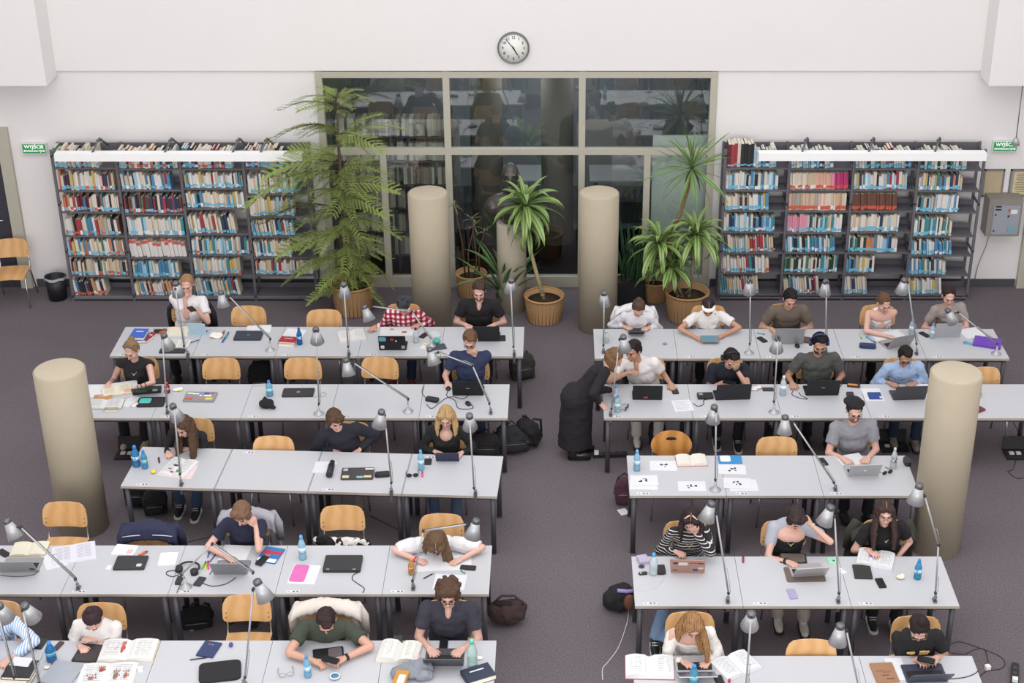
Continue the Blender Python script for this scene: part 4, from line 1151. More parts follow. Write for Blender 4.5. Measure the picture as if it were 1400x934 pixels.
    if style == 'sleeveless':
        for i in (0, 1): q.cone(S[i], S[i].lerp(el[i], .16), .064, .066, 14)
    elif style in ('tee', 'polo'):
        for i in (0, 1):
            q.cone(S[i], S[i].lerp(el[i], .62), .066 * k * bw, .068 * k * bw, 16); q.ell(S[i], (.066 * k * bw,) * 3)
    elif style in ('long', 'off', 'shirt', 'sweater'):
        f = {'sweater': 1.16, 'shirt': 1.06, 'off': 1.16}.get(style, 1.0) * k * bw
        for i in (0, 1):
            s0 = S[i] if style != 'off' else S[i] - up * .03
            q.cap(s0, el[i], .060 * f, .053 * f); q.cap(el[i], el[i].lerp(wr[i], .5), .053 * f, .046 * f); q.cone(el[i].lerp(wr[i], .45), el[i].lerp(wr[i], .94 if style != 'shirt' else .85), .046 * f, .037 * f, 14)
    elif style == 'puff':
        for i in (0, 1): q.cap(S[i], S[i].lerp(el[i], .5), .075, .085); q.cone(S[i].lerp(el[i], .5), S[i].lerp(el[i], .92), .085, .062, 16)
    so = q.build('shirt' if style != 'sweater' else 'sweater', topmat or cloth(top[1]), root); remesh(so, .011, 4, .5); wrinkle(so, .026)
    if style == 'polo' or style == 'shirt':
        q = MB()
        for s_ in (-1, 1):
            q.add([N + Xs * (s_ * .062) + up * .008 - fw * .02, N + Xs * (s_ * .06) + fw * .055 + up * .0, N + fw * .088 - up * .075 + Xs * (s_ * .012), N + Xs * (s_ * .085) + fw * .055 - up * .03], [(0, 1, 2, 3)])
        cq_ = q.build('collar', topmat or cloth(top[1]), root); m = cq_.modifiers.new('thick', 'SOLIDIFY'); m.thickness = .012; m.offset = 1
    # trousers, shoes
    if legs:
        q = MB(); q.ell(H + Vector((0, -.01, .0)), (.165 * k * bw, .13, .10))
        an = []
        for i in (0, 1):
            s_ = (-1, 1)[i]
            h0 = H + Vector((s_ * .085, -.02, -.01)); kn = Vector((s_ * .11 + feetx[i] * .3, -knees, .50)); ak = Vector((feetx[i] * 1.2, -knees + feetdy + (.05, -.02)[i], .10))
            q.cap(h0, kn, .085 * k * bw, .066 * k * bw); q.cap(kn, kn.lerp(ak, .5), .066 * k * bw, .06); q.cone(kn.lerp(ak, .4), ak, .062, .062, 14); an.append(ak)
        tro = q.build('trousers', cloth(low, .4), root); remesh(tro, .013, 3); wrinkle(tro, .016)
        for i in (0, 1):
            s_ = MB(); p = an[i]; x0 = p.x
            s_.ell((x0, p.y - .07, .045), (.045, .135, .04)); s_.ell((x0, p.y + .0, .075), (.042, .06, .06)); s_.cap((x0, p.y - .15, .04), (x0, p.y + .03, .04), .038, .036)
            sh_ = s_.build('shoe', M(shoe, .6), root); remesh(sh_, .010, 2)
            s2 = MB(); s2.prism([(x + x0, y + p.y - .06) for x, y in rrect(.092, .285, .044, 5)], 0, .022); s2.build('sole', M('d8d6d2' if 'sneaker' in extras else '2a2829', .7), sh_)
            if 'sneaker' in extras:
                l_ = MB()
                for j in range(5): l_.tube([(x0 - .03, p.y - .02 - .024 * j, .103 - .012 * j), (x0, p.y - .03 - .024 * j, .112 - .012 * j), (x0 + .03, p.y - .02 - .024 * j, .103 - .012 * j)], .005, 5)
                l_.build('laces', M('e6e4e0', .8), sh_)
    # hair
    hs, hc = hair[0], hair[1]; hmt = hairmat(hc, hair[2] if len(hair) > 2 else None)
    if hs != 'none':
        q = MB()
        q.ell(HL(0, .026, .046), (.083 * k, .090 * k, .084 * k), hm); q.ell(HL(0, .05, .005), (.078 * k, .066 * k, .085 * k), hm)
        for s_ in (-1, 1): q.ell(HL(s_ * .066, .012, .035), (.016 * k, .045 * k, .04 * k), hm)
        rr = random.Random(len(label) * 7 + ord(label[-1]))
        if hs == 'short':
            q.ell(HL(.02, -.03, .105), (.05 * k, .045 * k, .022 * k), hm)
            for j in range(10): a_ = rr.uniform(-2.8, .0); q.ell(HL(.06 * math.cos(a_) * rr.uniform(.3, 1), .03 + .05 * math.sin(a_) * rr.uniform(.3, 1), .115), (.025, .03, .018), hm)
        if hs in ('fringe', 'curly', 'bob', 'long', 'front'):
            for s_ in (-1, 1): q.ell(HL(s_ * .04, -.045, .085), (.045 * k, .035 * k, .035 * k), hm); q.ell(HL(s_ * .072, -.015, .02), (.022 * k, .05 * k, .06 * k), hm)
        if hs == 'fringe':
            q.ell(HL(.01, -.068, .062), (.052 * k, .022 * k, .03 * k), hm)
        if hs == 'curly':
            for j in range(60):
                a_ = rr.uniform(0, 6.283); z = rr.uniform(-.07, .092); rad = math.sqrt(max(.35, 1 - ((z - .03) / .12) ** 2))
                p = (.09 * rad * math.cos(a_), .025 + .098 * rad * math.sin(a_), z)
                if p[1] < -.045 and z < .06: continue
                q.ell(HL(*p), (rr.uniform(.018, .028),) * 3)
        dn = Vector((0, 0, -1))
        if hs in ('bob', 'long', 'front'):
            LH = {'bob': .17 if 'headband' not in extras else .09, 'long': .34, 'front': .30}[hs]
            for j in range(13):
                Lh = LH
                a_ = R(-28 + 236 * j / 12); p = HL(.078 * math.cos(a_), .022 + .082 * math.sin(a_), -.01)
                fwd = fw * ((.05 if hs == 'bob' else .09) * (1 if a_ < .6 or a_ > 2.5 else -.3)); out = Xs * (.03 * math.cos(a_))
                if hs == 'front':
                    if math.cos(a_) > .15: fwd = fw * .10 + Xs * .035
                    elif math.cos(a_) < -.5: fwd = fw * -.04 - Xs * .02; Lh = .2
                    else: fwd = fw * -.03
                m_p = p + dn * (Lh * .5) + fwd * .8 + out; e = p + dn * Lh * rr.uniform(.85, 1.05) + fwd * 1.15 + out * .9
                q.cap(p, m_p, .026, .024, 8); q.cap(m_p, e, .024, .012, 8)
        if hs == 'bun': q.ell(HL(0, .085, .105), (.036, .036, .036)); 
        if hs == 'topbun': q.ell(HL(0, .06, .15), (.042, .042, .045))
        if hs == 'pony':
            q.cap(HL(0, .10, .05), HL(.05, .15, -.03), .026, .03); q.cap(HL(.05, .15, -.03), HL(.06, .13, -.03) + dn * .14, .03, .012)
        ho = q.build('hair', hmt, root); remesh(ho, .008, 1, .4); tousle(ho, .020 if hs in ('fringe', 'curly', 'long', 'front') else .014)
        if hs in ('bob', 'long', 'front', 'part'):
            p_ = MB(); p_.tube([HL(0, -.055, .112), HL(0, -.02, .130), HL(0, .03, .133)], .0035, 5); p_.build('hair_parting', M('a5836e', .8), ho)
    # small face parts
    bc = MB()
    for s_ in (-1, 1):
        bc.ell(HL(s_ * .031, -.0845, .012), (.0135 * k, .006, .0045 * k), hm, 8, 6)
    bc.build('eyes', M('2a2020', .3), root)
    bc = MB()
    for s_ in (-1, 1): bc.cap(HL(s_ * .016, -.0915, .033), HL(s_ * .05, -.081, .036), .0045 * k, .0035 * k, 6)
    bc.build('eyebrows', M(hc if hs != 'none' else '2b221d', .8), root)
    bc = MB(); bc.ell(HL(0, -.0935, -.053), (.021 * k, .006 * k, .0055 * k), hm, 10, 6); bc.build('mouth', M('9c4f4a' if female else 'a8685a', .5), root)
    for ex in extras:
        if ex == 'glasses' or ex == 'round_glasses':
            q = MB()
            for s_ in (-1, 1):
                cx_ = .034 * s_; pts = []
                for j in range(15):
                    t2 = 2 * math.pi * j / 14; pts.append(HL(cx_ + .022 * math.cos(t2), -.098, .006 + (.022 if ex[0] == 'r' else .017) * math.sin(t2)))
                q.tube(pts, .0028 if ex[0] == 'g' else .0022, 5); q.tube([HL(s_ * .056, -.096, .01), HL(s_ * .070, -.03, .012), HL(s_ * .076, .01, .006)], .0028, 5)
            q.tube([HL(-.011, -.106, .012), HL(.011, -.106, .012)], .003, 5); q.build('glasses', M('1c1a1c' if ex[0] == 'g' else '8a755f', .6), root)
        if ex == 'beard' or ex == 'stubble':
            q = MB(); q.ell(HL(0, -.034, -.064), (.057 * k, .058 * k, .056 * k), hm); q.ell(HL(0, -.088, -.040), (.028 * k, .012 * k, .007 * k), hm)
            o = q.build('beard', M('3c2d26' if ex == 'beard' else '7d5c4c', .9, var=.3, scale=60), root); remesh(o, .008, 1)
        if ex.startswith('headphones'):
            col_ = '20202a' if ex == 'headphones' else '252f55'
            q = MB(); q.tube([HL(.094 * math.cos(R(x)), .02, .03 + .115 * math.sin(R(x))) for x in range(-5, 190, 13)], .011, 8)
            for s_ in (-1, 1): q.cone(HL(s_ * .082, .015, .0), HL(s_ * .108, .015, .0), .040, .036, 16)
            q.build('headphones', M(col_, .45), root)
        if ex == 'beret':
            q = MB(); q.ell(HL(0, .03, .09), (.088, .095, .055), hm); q.ell(HL(-.06, .07, .075), (.055, .06, .03), hm); q.ell(HL(.075, .04, .07), (.035, .05, .025), hm); o = q.build('beret', cloth('1b1a1d'), root); remesh(o, .009, 2)
        if ex == 'cap':
            q = MB(); q.ell(HL(0, .02, .06), (.09, .10, .085), hm); q.ell(HL(0, .07, .13), (.03, .03, .05), hm); q.ell(HL(.07, .06, .02), (.04, .05, .05), hm); o = q.build('head_wrap', cloth('3a3d4a'), root); remesh(o, .009, 2)
        if ex == 'headband':
            q = MB(); q.ell(HL(0, -.052, .072), (.066, .040, .021), hm); q.ell(HL(-.055, -.02, .066), (.03, .05, .018), hm); q.ell(HL(.055, -.02, .066), (.03, .05, .018), hm); o = q.build('headband', M('f0ece6', .9), root); remesh(o, .007, 1)
        if ex == 'sunglasses_up':
            q = MB()
            for s_ in (-1, 1): q.ell(HL(s_ * .036, -.038, .118), (.028, .012, .018), hm, 10, 6)
            q.tube([HL(-.07, .02, .09), HL(-.05, -.045, .118), HL(.05, -.045, .118), HL(.07, .02, .09)], .004, 5); q.build('sunglasses', M('6a6e74', .15, .3), root)
        if ex == 'necklace':
            q = MB(); q.tube([N + Xs * (.05 * math.cos(R(x))) + fw * (.05 + .07 * abs(math.sin(R(x)))) - up * (.02 + .10 * abs(math.sin(R(x)))) for x in range(180, 361, 15)], .0028, 5); q.ell(N + fw * .125 - up * .125, (.009, .006, .011)); q.build('necklace', M('d8c79a', .3, .7), root)
        if ex == 'clips':
            q = MB()
            for s_ in (-1, 1): q.tube([HL(s_ * .012, .0, .137), HL(s_ * .062, -.03, .108)], .007, 6)
            q.build('hair_clips', M('dcc0a8', .4), root)
        if ex == 'watch':
            q = MB(); p = el[1].lerp(wr[1], .93); u_ = (wr[1] - el[1]).normalized(); q.cone(p - u_ * .012, p + u_ * .012, .034, .032, 14); q.build('watch', BLACK, root)
        if ex == 'watch_l':
            q = MB(); p = el[0].lerp(wr[0], .93); u_ = (wr[0] - el[0]).normalized(); q.cone(p - u_ * .012, p + u_ * .012, .033, .031, 14); q.build('watch', BLACK, root)
        if ex == 'bracelet':
            q = MB(); p = el[1].lerp(wr[1], .95); u_ = (wr[1] - el[1]).normalized(); q.cone(p - u_ * .006, p + u_ * .006, .031, .030, 14); q.build('bracelet', M('cfc3b0', .5), root)
        if ex == 'bracelet_l':
            q = MB(); p = el[0].lerp(wr[0], .95); u_ = (wr[0] - el[0]).normalized(); q.cone(p - u_ * .006, p + u_ * .006, .031, .030, 14); q.build('bracelet', M('d0304a', .5), root)
        if ex == 'tattoos':
            q = MB()
            for i in (0, 1):
                for f_, rr_ in ((.35, .0372), (.55, .034), (.72, .031)):
                    p = el[i].lerp(wr[i], f_); u_ = (wr[i] - el[i]).normalized(); q.cone(p - u_ * .006, p + u_ * .008, rr_ * bw, rr_ * bw, 12)
            q.build('tattoos', M('6d5a5a', .6), root)
        if ex == 'cardigan' or ex == 'hood':
            q = MB()
            for i in (0, 1):
                q.cap(N - up * .04 + Xs * ((-.06, .06)[i]) - fw * .03, S[i] + up * .012 - fw * .02, .06, .07); q.cap(S[i] + up * .01 - fw * .02, S[i].lerp(el[i], .55) - fw * .03, .072, .06)
            q.ell(N - up * .15 - fw * .07, (.19, .085, .2), B3); q.ell(N - up * .38 - fw * .10, (.2, .07, .2), B3)
            o = q.build('cardigan', cloth('a9adb8'), root); remesh(o, .011, 4)
        if ex == 'print':
            q = MB()
            for j, (xx, uu, ww) in enumerate(((-.07, .10, .07), (.03, .085, .05), (.06, .10, .06), (.04, .125, .08), (-.06, .12, .04))): q.box(N - up * uu + fw * (.128 + .004 * (j % 2)) + Xs * xx, (ww, .014, .012), B3)
            q.build('shirt_print', M('c9a86a', .8), root)
        if ex == 'stripes_print':
            q = MB(); q.box(N - up * .16 + fw * .118, (.10, .012, .05), B3); q.build('shirt_print', M_blotch('1f1e20', 'e8e4de', 40, .5), root)
    if chairl is not None:
        chair(base.x, base.y - .07, 0.0, chairl, 'plywood reading-room chairs')
    print('P', label[:34].ljust(34), 'head z %.2f lean %.2f' % (C.z, -C.y))
    return dict(root=root, base=base, C=C + base, S=S, el=el, wr=[w_ + base for w_ in wr])
CHL = lambda who: 'birch plywood chair under ' + who
FAIR, MEDS, TAN, OLIVE = 'd6aa9a', 'c99a85', 'b88a73', 'b58363'
# ---- spruce-side block
person('person with slicked blond hair in a white T-shirt looking at a phone', 'L1', (256, 389), ('face', -.02, -.11, -.07), (262, 424, .98), FAIR, ('part', '8a6c4c'), ('tee', 'dedadc'), nod=22, curl=(1.0, .9), chairl=CHL('the blond person in white'), hipdy=.30, tl=.68)
person('student in a red and white plaid shirt and dark head wrap bent over papers', 'L1', (552, 417), (509, 450), (570, 446), MEDS, ('short', '2c2420'), ('shirt', 'c04a5c'), low='27364f', shoe='7a2530', nod=58, tl=.62,
       topmat=M_wave('b23a50', 'eadfe2', 5.0, 'X', .9, .35, .65, 0, second=('c05a70', 'Z', 5.0)), extras=('cap',), hipdy=.24, chairl=CHL('the plaid-shirted student'), curl=(.1, .4))
person('bearded man in a black V-neck T-shirt behind a black laptop', 'L1', (655, 398), (641, 447), (671, 447), FAIR, ('short', '3b2d27'), ('tee', '1b191c'), nod=24, k=1.05, extras=('stubble',), neck='v', hipdy=.30, chairl=CHL('the man in the black V-neck'))
person('student in a navy T-shirt with his chin in his hand and a mouse', 'L2', (643, 465), (613, 527), ('face', .03, -.115, -.07), FAIR, ('short', '5b4230'), ('tee', '2b3552'), low='2a3450', nod=38, yaw=-8, k=1.03, extras=('glasses', 'watch'), hipdy=.25, chairl=CHL('the student in the navy T-shirt'), curl=(.5, 1.0))
person('woman in a black sleeveless top with tattooed arms and sunglasses on her head', 'L2', (180, 479), (146, 529), (172, 535), FAIR, ('bun', '7a6046'), ('sleeveless', '211f23'), low='1f1d22', shoe='b7a796', nod=28, yaw=-14, female=True, extras=('sunglasses_up', 'tattoos', 'necklace'), hipx=190, hipdy=.28, tl=.67, chairl=CHL('the tattooed woman'), feetdy=-.05)
person('woman with long brown hair in a black long-sleeved top leaning to write', 'L3', (252, 583), (231, 622), (247, 615), FAIR, ('long', '4a372b'), ('long', '1d1c20'), low='3d4f68', shoe='1a1a1d', nod=32, yaw=-28, female=True, hipx=266, hipdy=.26, extras=('sneaker',), chairl=CHL('the long-haired woman in black'), feetx=(-.1, .06), turn=-.15)
person('student with tousled brown hair in a navy sweater looking to the side', 'L3', (457, 574), None, None, FAIR, ('fringe', '4b372b'), ('sweater', '23232f'), low='8d8480', shoe='17171a', nod=30, yaw=32, hipx=478, hipdy=.26, extras=('sneaker',), chairl=CHL('the student in the navy sweater'), knees=.36, turn=.12)
person('blonde woman in a scooped black top behind a navy tablet', 'L3', (610, 570), (601, 621), (626, 623), FAIR, ('bob', '8f6f4a', 'c9a878'), ('long', '1b1a1c'), low='4a5f7c', shoe='cfc6c4', nod=30, yaw=-4, female=True, neck='scoop', hipdy=.25, extras=('sneaker',), chairl=CHL('the blonde woman in black'), curl=(.8, .5))
person('student with short brown hair in a navy polo resting cheek on fist', 'L4', (331, 702), (317, 766), ('face', .075, -.04, -.10), FAIR, ('fringe', '6a5140'), ('polo', '23263c'), nod=38, yaw=-12, hipx=337, hipdy=.26, female=True, k=1.02, chairl=CHL('the student in the navy polo'), curl=(.3, 1.3))
person('woman in a white puff-sleeved blouse with her head bowed over papers', 'L4', (597, 741), (578, 769), (622, 769), FAIR, ('front', '5b4636'), ('puff', 'dcdade'), low='2b3345', nod=72, female=True, hipx=605, hipdy=.20, tl=.60, chairl=CHL('the woman in the white blouse'), extras=('bracelet_l',), curl=(.6, .3))
person('person in a blue and white striped shirt at the end of the last row', 'L5', (-14, 838), (-12, 905), (7, 907), FAIR, ('short', '4a3a30'), ('shirt', 'a9bfe0'), nod=40, topmat=M_wave('8fb0dc', 'e2e8f2', 14, 'X', .9, .3, .7), hipx=-2, hipdy=.25, chairl=CHL('the person in the striped shirt'))
person('woman with dark hair in a white printed T-shirt drawing on a tablet', 'L5', (128, 846), (114, 888), (121, 874, .80), FAIR, ('bun', '33262a'), ('tee', 'dad6d3'), nod=62, female=True, hipx=140, hipdy=.22, tl=.61, extras=('stripes_print',), chairl=CHL('the woman drawing on a tablet'), curl=(.9, .4), yaw=-8)
person('man with short dark hair in an olive T-shirt holding a phone over a tablet', 'L5', (446, 848), (440, 908, .79), (461, 905, .79), MEDS, ('short', '2f2323'), ('tee', '3f463c'), nod=55, hipx=447, hipdy=.22, k=1.05, tl=.60, extras=('watch',), chairl=CHL('the man in the olive T-shirt'), curl=(1.1, 1.0))
person('man with wavy brown hair and glasses in a charcoal polo typing', 'L5', (613, 812), (592, 893), (626, 893), FAIR, ('curly', '4a372c'), ('polo', '35343f'), nod=22, k=1.08, hipdy=.27, extras=('glasses',), neck='v', chairl=CHL('the man in the charcoal polo'), curl=(.5, .5), tl=.67)
# ---- yucca-side block
person('woman in a white long-sleeved top with tied hair reading a tablet', 'R1', (873, 421), (858, 449), (883, 450), FAIR, ('bun', '4c3a30'), ('long', 'd9d8de'), nod=55, female=True, hipx=868, hipdy=.26, tl=.63, chairl=CHL('the woman in white by the column'))
person('student with a pale headband in a white T-shirt drawing on a tablet', 'R1', (968, 420), (957, 464), (983, 461), TAN, ('part', '2a2024'), ('tee', 'e0dddb'), nod=48, female=True, hipdy=.26, tl=.65, extras=('headband', 'necklace'), chairl=CHL('the student with the headband'), curl=(.9, .9))
person('man with black hair in a brown T-shirt behind a grey laptop', 'R1', (1080, 409), (1060, 453), (1094, 453), MEDS, ('short', '1c1719'), ('tee', '6b5f55'), nod=30, yaw=6, k=1.06, hipx=1074, hipdy=.30, chairl=CHL('the man in the brown T-shirt'))
person('woman in a white camisole with tied brown hair resting cheek on hand', 'R1', (1208, 414), (1219, 461), ('face', .06, -.06, -.10), FAIR, ('pony', '5b4231'), ('tank', 'efeaec'), nod=34, yaw=20, female=True, hipx=1200, hipdy=.27, chairl=CHL('the woman in the white camisole'), curl=(.4, 1.2))
person('woman with a dark ponytail in a taupe T-shirt behind a silver laptop', 'R1', (1297, 405), (1281, 452), (1304, 452), FAIR, ('pony', '2b2022'), ('tee', '9a8f8c'), nod=24, female=True, hipdy=.29, neck='v', chairl=CHL('the woman in taupe'))
person('young man in a white T-shirt turned to talk to the standing woman', 'R2', (866, 480), ('w', *tuple(oy(868, 509, 16.0))), (919, 529), TAN, ('short', '231b1c'), ('tee', 'dcd8d6'), low='cfc8c0', shoe='d8d2ca', nod=14, yaw=-38, hipx=884, hipdy=.27, k=1.04, neck='v', chairl=CHL('the young man in white'), turn=-.15, curl=(.9, .5), tl=.69)
person('man with black headphones in a dark T-shirt holding his forehead and a phone', 'R2', (999, 490), (996, 524, .80), ('face', .035, -.115, .035), MEDS, ('short', '211b1e'), ('tee', '191c28'), nod=42, yaw=10, hipx=992, hipdy=.26, extras=('headphones', 'watch', 'sneaker'), chairl=CHL('the man with black headphones'), curl=(1.0, .5))
person('bearded man with blue headphones in a dark grey T-shirt using a mouse', 'R2', (1120, 470), (1085, 528), (1142, 527), TAN, ('short', '17141a'), ('tee', '4d4e4b'), nod=28, k=1.07, hipx=1116, hipdy=.28, extras=('headphones_navy', 'beard'), chairl=CHL('the man with blue headphones'), tl=.67)
person('man with glasses in a light blue shirt behind a dark laptop', 'R2', (1237, 487), (1222, 526), (1246, 526), TAN, ('short', '1f1818'), ('shirt', '9fb6d6'), low='27364f', shoe='8f8478', nod=36, hipx=1232, hipdy=.26, extras=('glasses',), chairl=CHL('the man in the light blue shirt'), tl=.65)
person('man with glasses and a black beret in a grey T-shirt at a silver laptop', 'R3', (1168, 562), (1159, 631), (1184, 630), FAIR, ('short', '211c1e'), ('tee', '8b8b92'), nod=20, yaw=4, k=1.05, hipdy=.29, extras=('glasses', 'beret', 'stubble'), chairl=CHL('the man in the grey T-shirt'), tl=.69)
person('woman with dark hair in a striped top holding her forehead', 'R4', (945, 710), (931, 758, .80), ('face', .03, -.11, .03), FAIR, ('bob', '2c2125'), ('long', '26252a'), low='7d97b8', shoe='1c1c20', nod=42, yaw=-8, female=True, hipx=938, hipdy=.26, topmat=M_wave('242327', 'd6d2d0', 10.5, 'Z', .9, .82, .9), extras=('clips', 'sneaker', 'necklace'), chairl=CHL('the woman in the striped top'), feetx=(-.28, -.20), feetdy=-.25, knees=.52, curl=(.8, .3))
person('woman with short dark hair and a grey cardigan over a black top', 'R4', (1087, 708), (1085, 772), ('head', .085, -.06, .06), FAIR, ('fringe', '33292a'), ('tank', '17171b'), low='b9b2aa', shoe='d9d3cb', nod=44, yaw=22, female=True, hipx=1072, hipdy=.27, extras=('cardigan', 'watch_l', 'bracelet', 'necklace'), chairl=CHL('the woman with the grey cardigan'), feetx=(-.06, .14), curl=(.35, .3))
person('woman with long dark hair and round glasses in a black T-shirt writing in a book', 'R4', (1210, 702), (1195, 757, .80), (1222, 768, .66), FAIR, ('long', '3a2c2a'), ('tee', '1a191c'), low='1d1d22', shoe='1a1a1d', nod=10, yaw=-4, female=True, hipdy=.29, extras=('round_glasses', 'necklace', 'sneaker'), chairl=CHL('the woman with round glasses'), feetx=(-.12, .06), tl=.66)
person('woman with long fair hair in a white off-shoulder top typing', 'R5', (947, 855), (941, 909), (964, 909), FAIR, ('front', '6b4a32', 'b58a5c'), ('off', 'e2deda'), low='3f5273', nod=42, yaw=6, female=True, hipx=943, hipdy=.30, tl=.67, chairl=CHL('the woman in the off-shoulder top'), curl=(.5, .5))
person('woman with a dark bun and clear glasses in a printed black T-shirt on her phone', 'R5', (1256, 858), (1262, 906, .80), (1276, 904, .80), FAIR, ('topbun', '2a2022'), ('tee', '1b1a1e'), nod=58, female=True, hipx=1252, hipdy=.24, tl=.62, k=1.05, extras=('round_glasses', 'print'), chairl=CHL('the woman in the printed T-shirt'), curl=(.9, .9))
# ---- the standing woman bending over to the young man
def standing():
    f0 = oz(787, 622, 0)
    root = thing('person', 'woman in a long black dress standing bent over beside the young man', 'person', (f0.x, f0.y, 0))
    Y0 = f0.y
    L = lambda px, py, dy=0.0: oy(px, py, Y0 + dy) - Vector((f0.x, f0.y, 0))
    hipc = L(793, 545); ch = L(818, 512); C = L(840, 490, .02); nk = L(829, 499)
    hm = Euler((R(40), 0, R(70)), 'XYZ').to_matrix()
    HL = lambda x, y, z: C + hm @ Vector((x, y, z))
    q = MB()
    q.ell(HL(0, .014, .034), (.074, .092, .083), hm); q.ell(HL(0, -.026, -.03), (.057, .062, .078), hm); q.cap(HL(0, -.086, .018), HL(0, -.104, -.024), .009, .013, 8); q.ell(HL(0, -.058, -.088), (.026, .026, .022), hm)
    for s_ in (-1, 1): q.ell(HL(s_ * .076, .008, -.004), (.010, .019, .030), hm)
    q.cap(nk, HL(0, .02, -.05), .05, .046); q.cap(hipc, nk, .07, .06)
    S = [L(826, 510, -.14), L(822, 502, .15)]
    T = oz(826, 556, TZ + .03) - Vector((f0.x, f0.y, 0)); T2 = oz(838, 545, TZ + .03) - Vector((f0.x, f0.y, 0)) + Vector((0.05, .12, 0))
    el, wr = [], []
    for i, tg in enumerate((T, T2)):
        dd = Vector((.6, -.5, -.3)).normalized(); Wp = tg - dd * .07
        E, W2 = ik(S[i], Wp, .27, .24, Vector((-.4, -.5, -.5)))
        q.cap(S[i], E, .042, .035); q.cap(E, W2, .035, .024); hand(q, W2, dd, Vector((0, 0, -1)), (1, -1)[i], .4, .93); q.cap(nk, S[i], .042, .045); el.append(E); wr.append(W2)
    for s_ in (-1, 1): q.cap(hipc + Vector((0, s_ * .08, -.1)), Vector((-.02 + s_ * .03, s_ * .07, .08)), .07, .04)
    bo = q.build('body', skinmat(FAIR), root); remesh(bo, .0062, 2, .45)
    q = MB(); up = (nk - hipc).normalized()
    q.cap(hipc, hipc.lerp(ch, .5), .16, .145); q.cap(hipc.lerp(ch, .4), ch, .145, .125); q.cap(S[0], S[1], .075, .075); q.cap(ch, nk - up * .04, .12, .08)
    for i in (0, 1): q.cap(S[i], el[i], .062, .053); q.cone(el[i], el[i].lerp(wr[i], .92), .053, .04, 14)
    q.ell(hipc + Vector((-.06, 0, .0)), (.17, .2, .2)); q.cone(hipc + Vector((-.03, 0, .05)), Vector((0, 0, .26)), .19, .18, 20); q.cone(Vector((0, 0, .6)), Vector((-.01, .0, .15)), .185, .20, 20)
    o = q.build('dress', cloth('201d21', .5), root); remesh(o, .012, 4); wrinkle(o, .02)
    for s_ in (0, 1):
        m = MB(); x0, y0 = (.0, .04)[s_], (-.09, .09)[s_]
        m.ell((x0 + .06, y0, .05), (.13, .05, .05)); m.ell((x0 - .03, y0, .075), (.065, .047, .075)); sh = m.build('shoe', M('2a2626', .25), root); remesh(sh, .01, 2)
        m = MB(); m.prism([(y + x0 + .04, x + y0) for x, y in rrect(.09, .27, .04, 5)], 0, .024); m.build('sole', M('131213', .6), sh)
        m = MB(); m.cone((x0 - .03, y0, .08), (x0 - .03, y0, .27), .04, .045, 12); m.build('sock', M('3a3436', .9), root)
    q = MB(); q.ell(HL(0, .026, .046), (.085, .092, .086), hm); q.ell(HL(0, .05, .0), (.08, .07, .09), hm)
    for j in range(12):
        a_ = R(-30 + 240 * j / 11); p = HL(.08 * math.cos(a_), .02 + .085 * math.sin(a_), -.0); q.cap(p, p + Vector((.0, 0, -.12)) + hm @ Vector((0, .02, 0)), .03, .022, 8)
    ho = q.build('hair', hairmat('6b5038'), root); remesh(ho, .008, 1, .4); tousle(ho, .02)
    q = MB()
    for s_ in (-1, 1): q.ell(HL(s_ * .031, -.0845, .012), (.0135, .006, .0045), hm, 8, 6)
    q.build('eyes', M('2a2020', .3), root)
    q = MB(); q.tube([S[1] + Vector((0, -.02, .07)), nk + Vector((-.03, 0, .09)), S[0] + Vector((0, .02, .07))], .006, 5); q.build('bag_strap', M('8f8a86', .6), root)
standing()
# ================================================================== THINGS ON THE DESKS AND FLOOR
Z0 = TZ + .0006
def at(px, py, z=TZ): return oz(px, py, z)
def nm_(o, label, cat, group=None): return tag(o, label, cat, group)
def laptop(px, py, label, w_=.33, c='2b2b30', rz=0.0, ang=18, d=.23, deco=None, name='laptop'):
    """open laptop; (px,py) = middle of the hinge, which is the edge nearest the aisle of the viewer; keyboard towards its user"""
    p = at(px, py); t = thing(name, label, 'laptop', (p.x, p.y, Z0), rz, 'open laptops on the desks')
    q = MB(); q.prism(rrect(w_, d, .012), 0, .014, xf=lambda v: v + Vector((0, d / 2, 0))); q.build('base', M(c, .45, .3), t)
    q = MB(); q.prism(rrect(w_ * .88, d * .46, .004), .0142, .0158, xf=lambda v: v + Vector((0, d * .36, 0))); q.build('keyboard', M('1b1b1e', .6), t)
    rm = rotm('X', R(90 + ang))
    xf = lambda v: rm @ (v + Vector((0, d * .49, 0))) + Vector((0, .002, .014))
    q = MB(); q.prism(rrect(w_, d * .97, .012), -.003, .004, xf=xf); li = q.build('lid', M(c, .42, .35), t)
    q = MB(); q.prism(rrect(w_ * .94, d * .86, .004), -.0036, -.003, xf=xf); q.build('screen', M('3d4a5c', .2, emit=.15), li)
    if deco == 'logo':
        q = MB(); q.prism(rrect(.03, .03, .013), .004, .0046, xf=xf); q.build('logo', M('e6e6ea', .3), li)
    if deco == 'mark':
        q = MB(); q.prism(rrect(.045, .014, .004), .004, .0046, xf=xf); q.build('logo', M('8a8a90', .3, .4), li)
    if deco == 'redmark':
        q = MB(); q.prism([(x - .02, y - .075) for x, y in rrect(.05, .02, .004)], .004, .0046, xf=xf); q.build('logo', M('b02a4a', .4), li)
    if isinstance(deco, list):
        for (sx, sy, sw, sh, sc) in deco:
            q = MB(); q.prism([(sx + x, sy + y) for x, y in rrect(sw, sh, min(sw, sh) * .3)], .004, .0046, xf=xf); q.build('sticker', M(sc, .5), li)
    return t
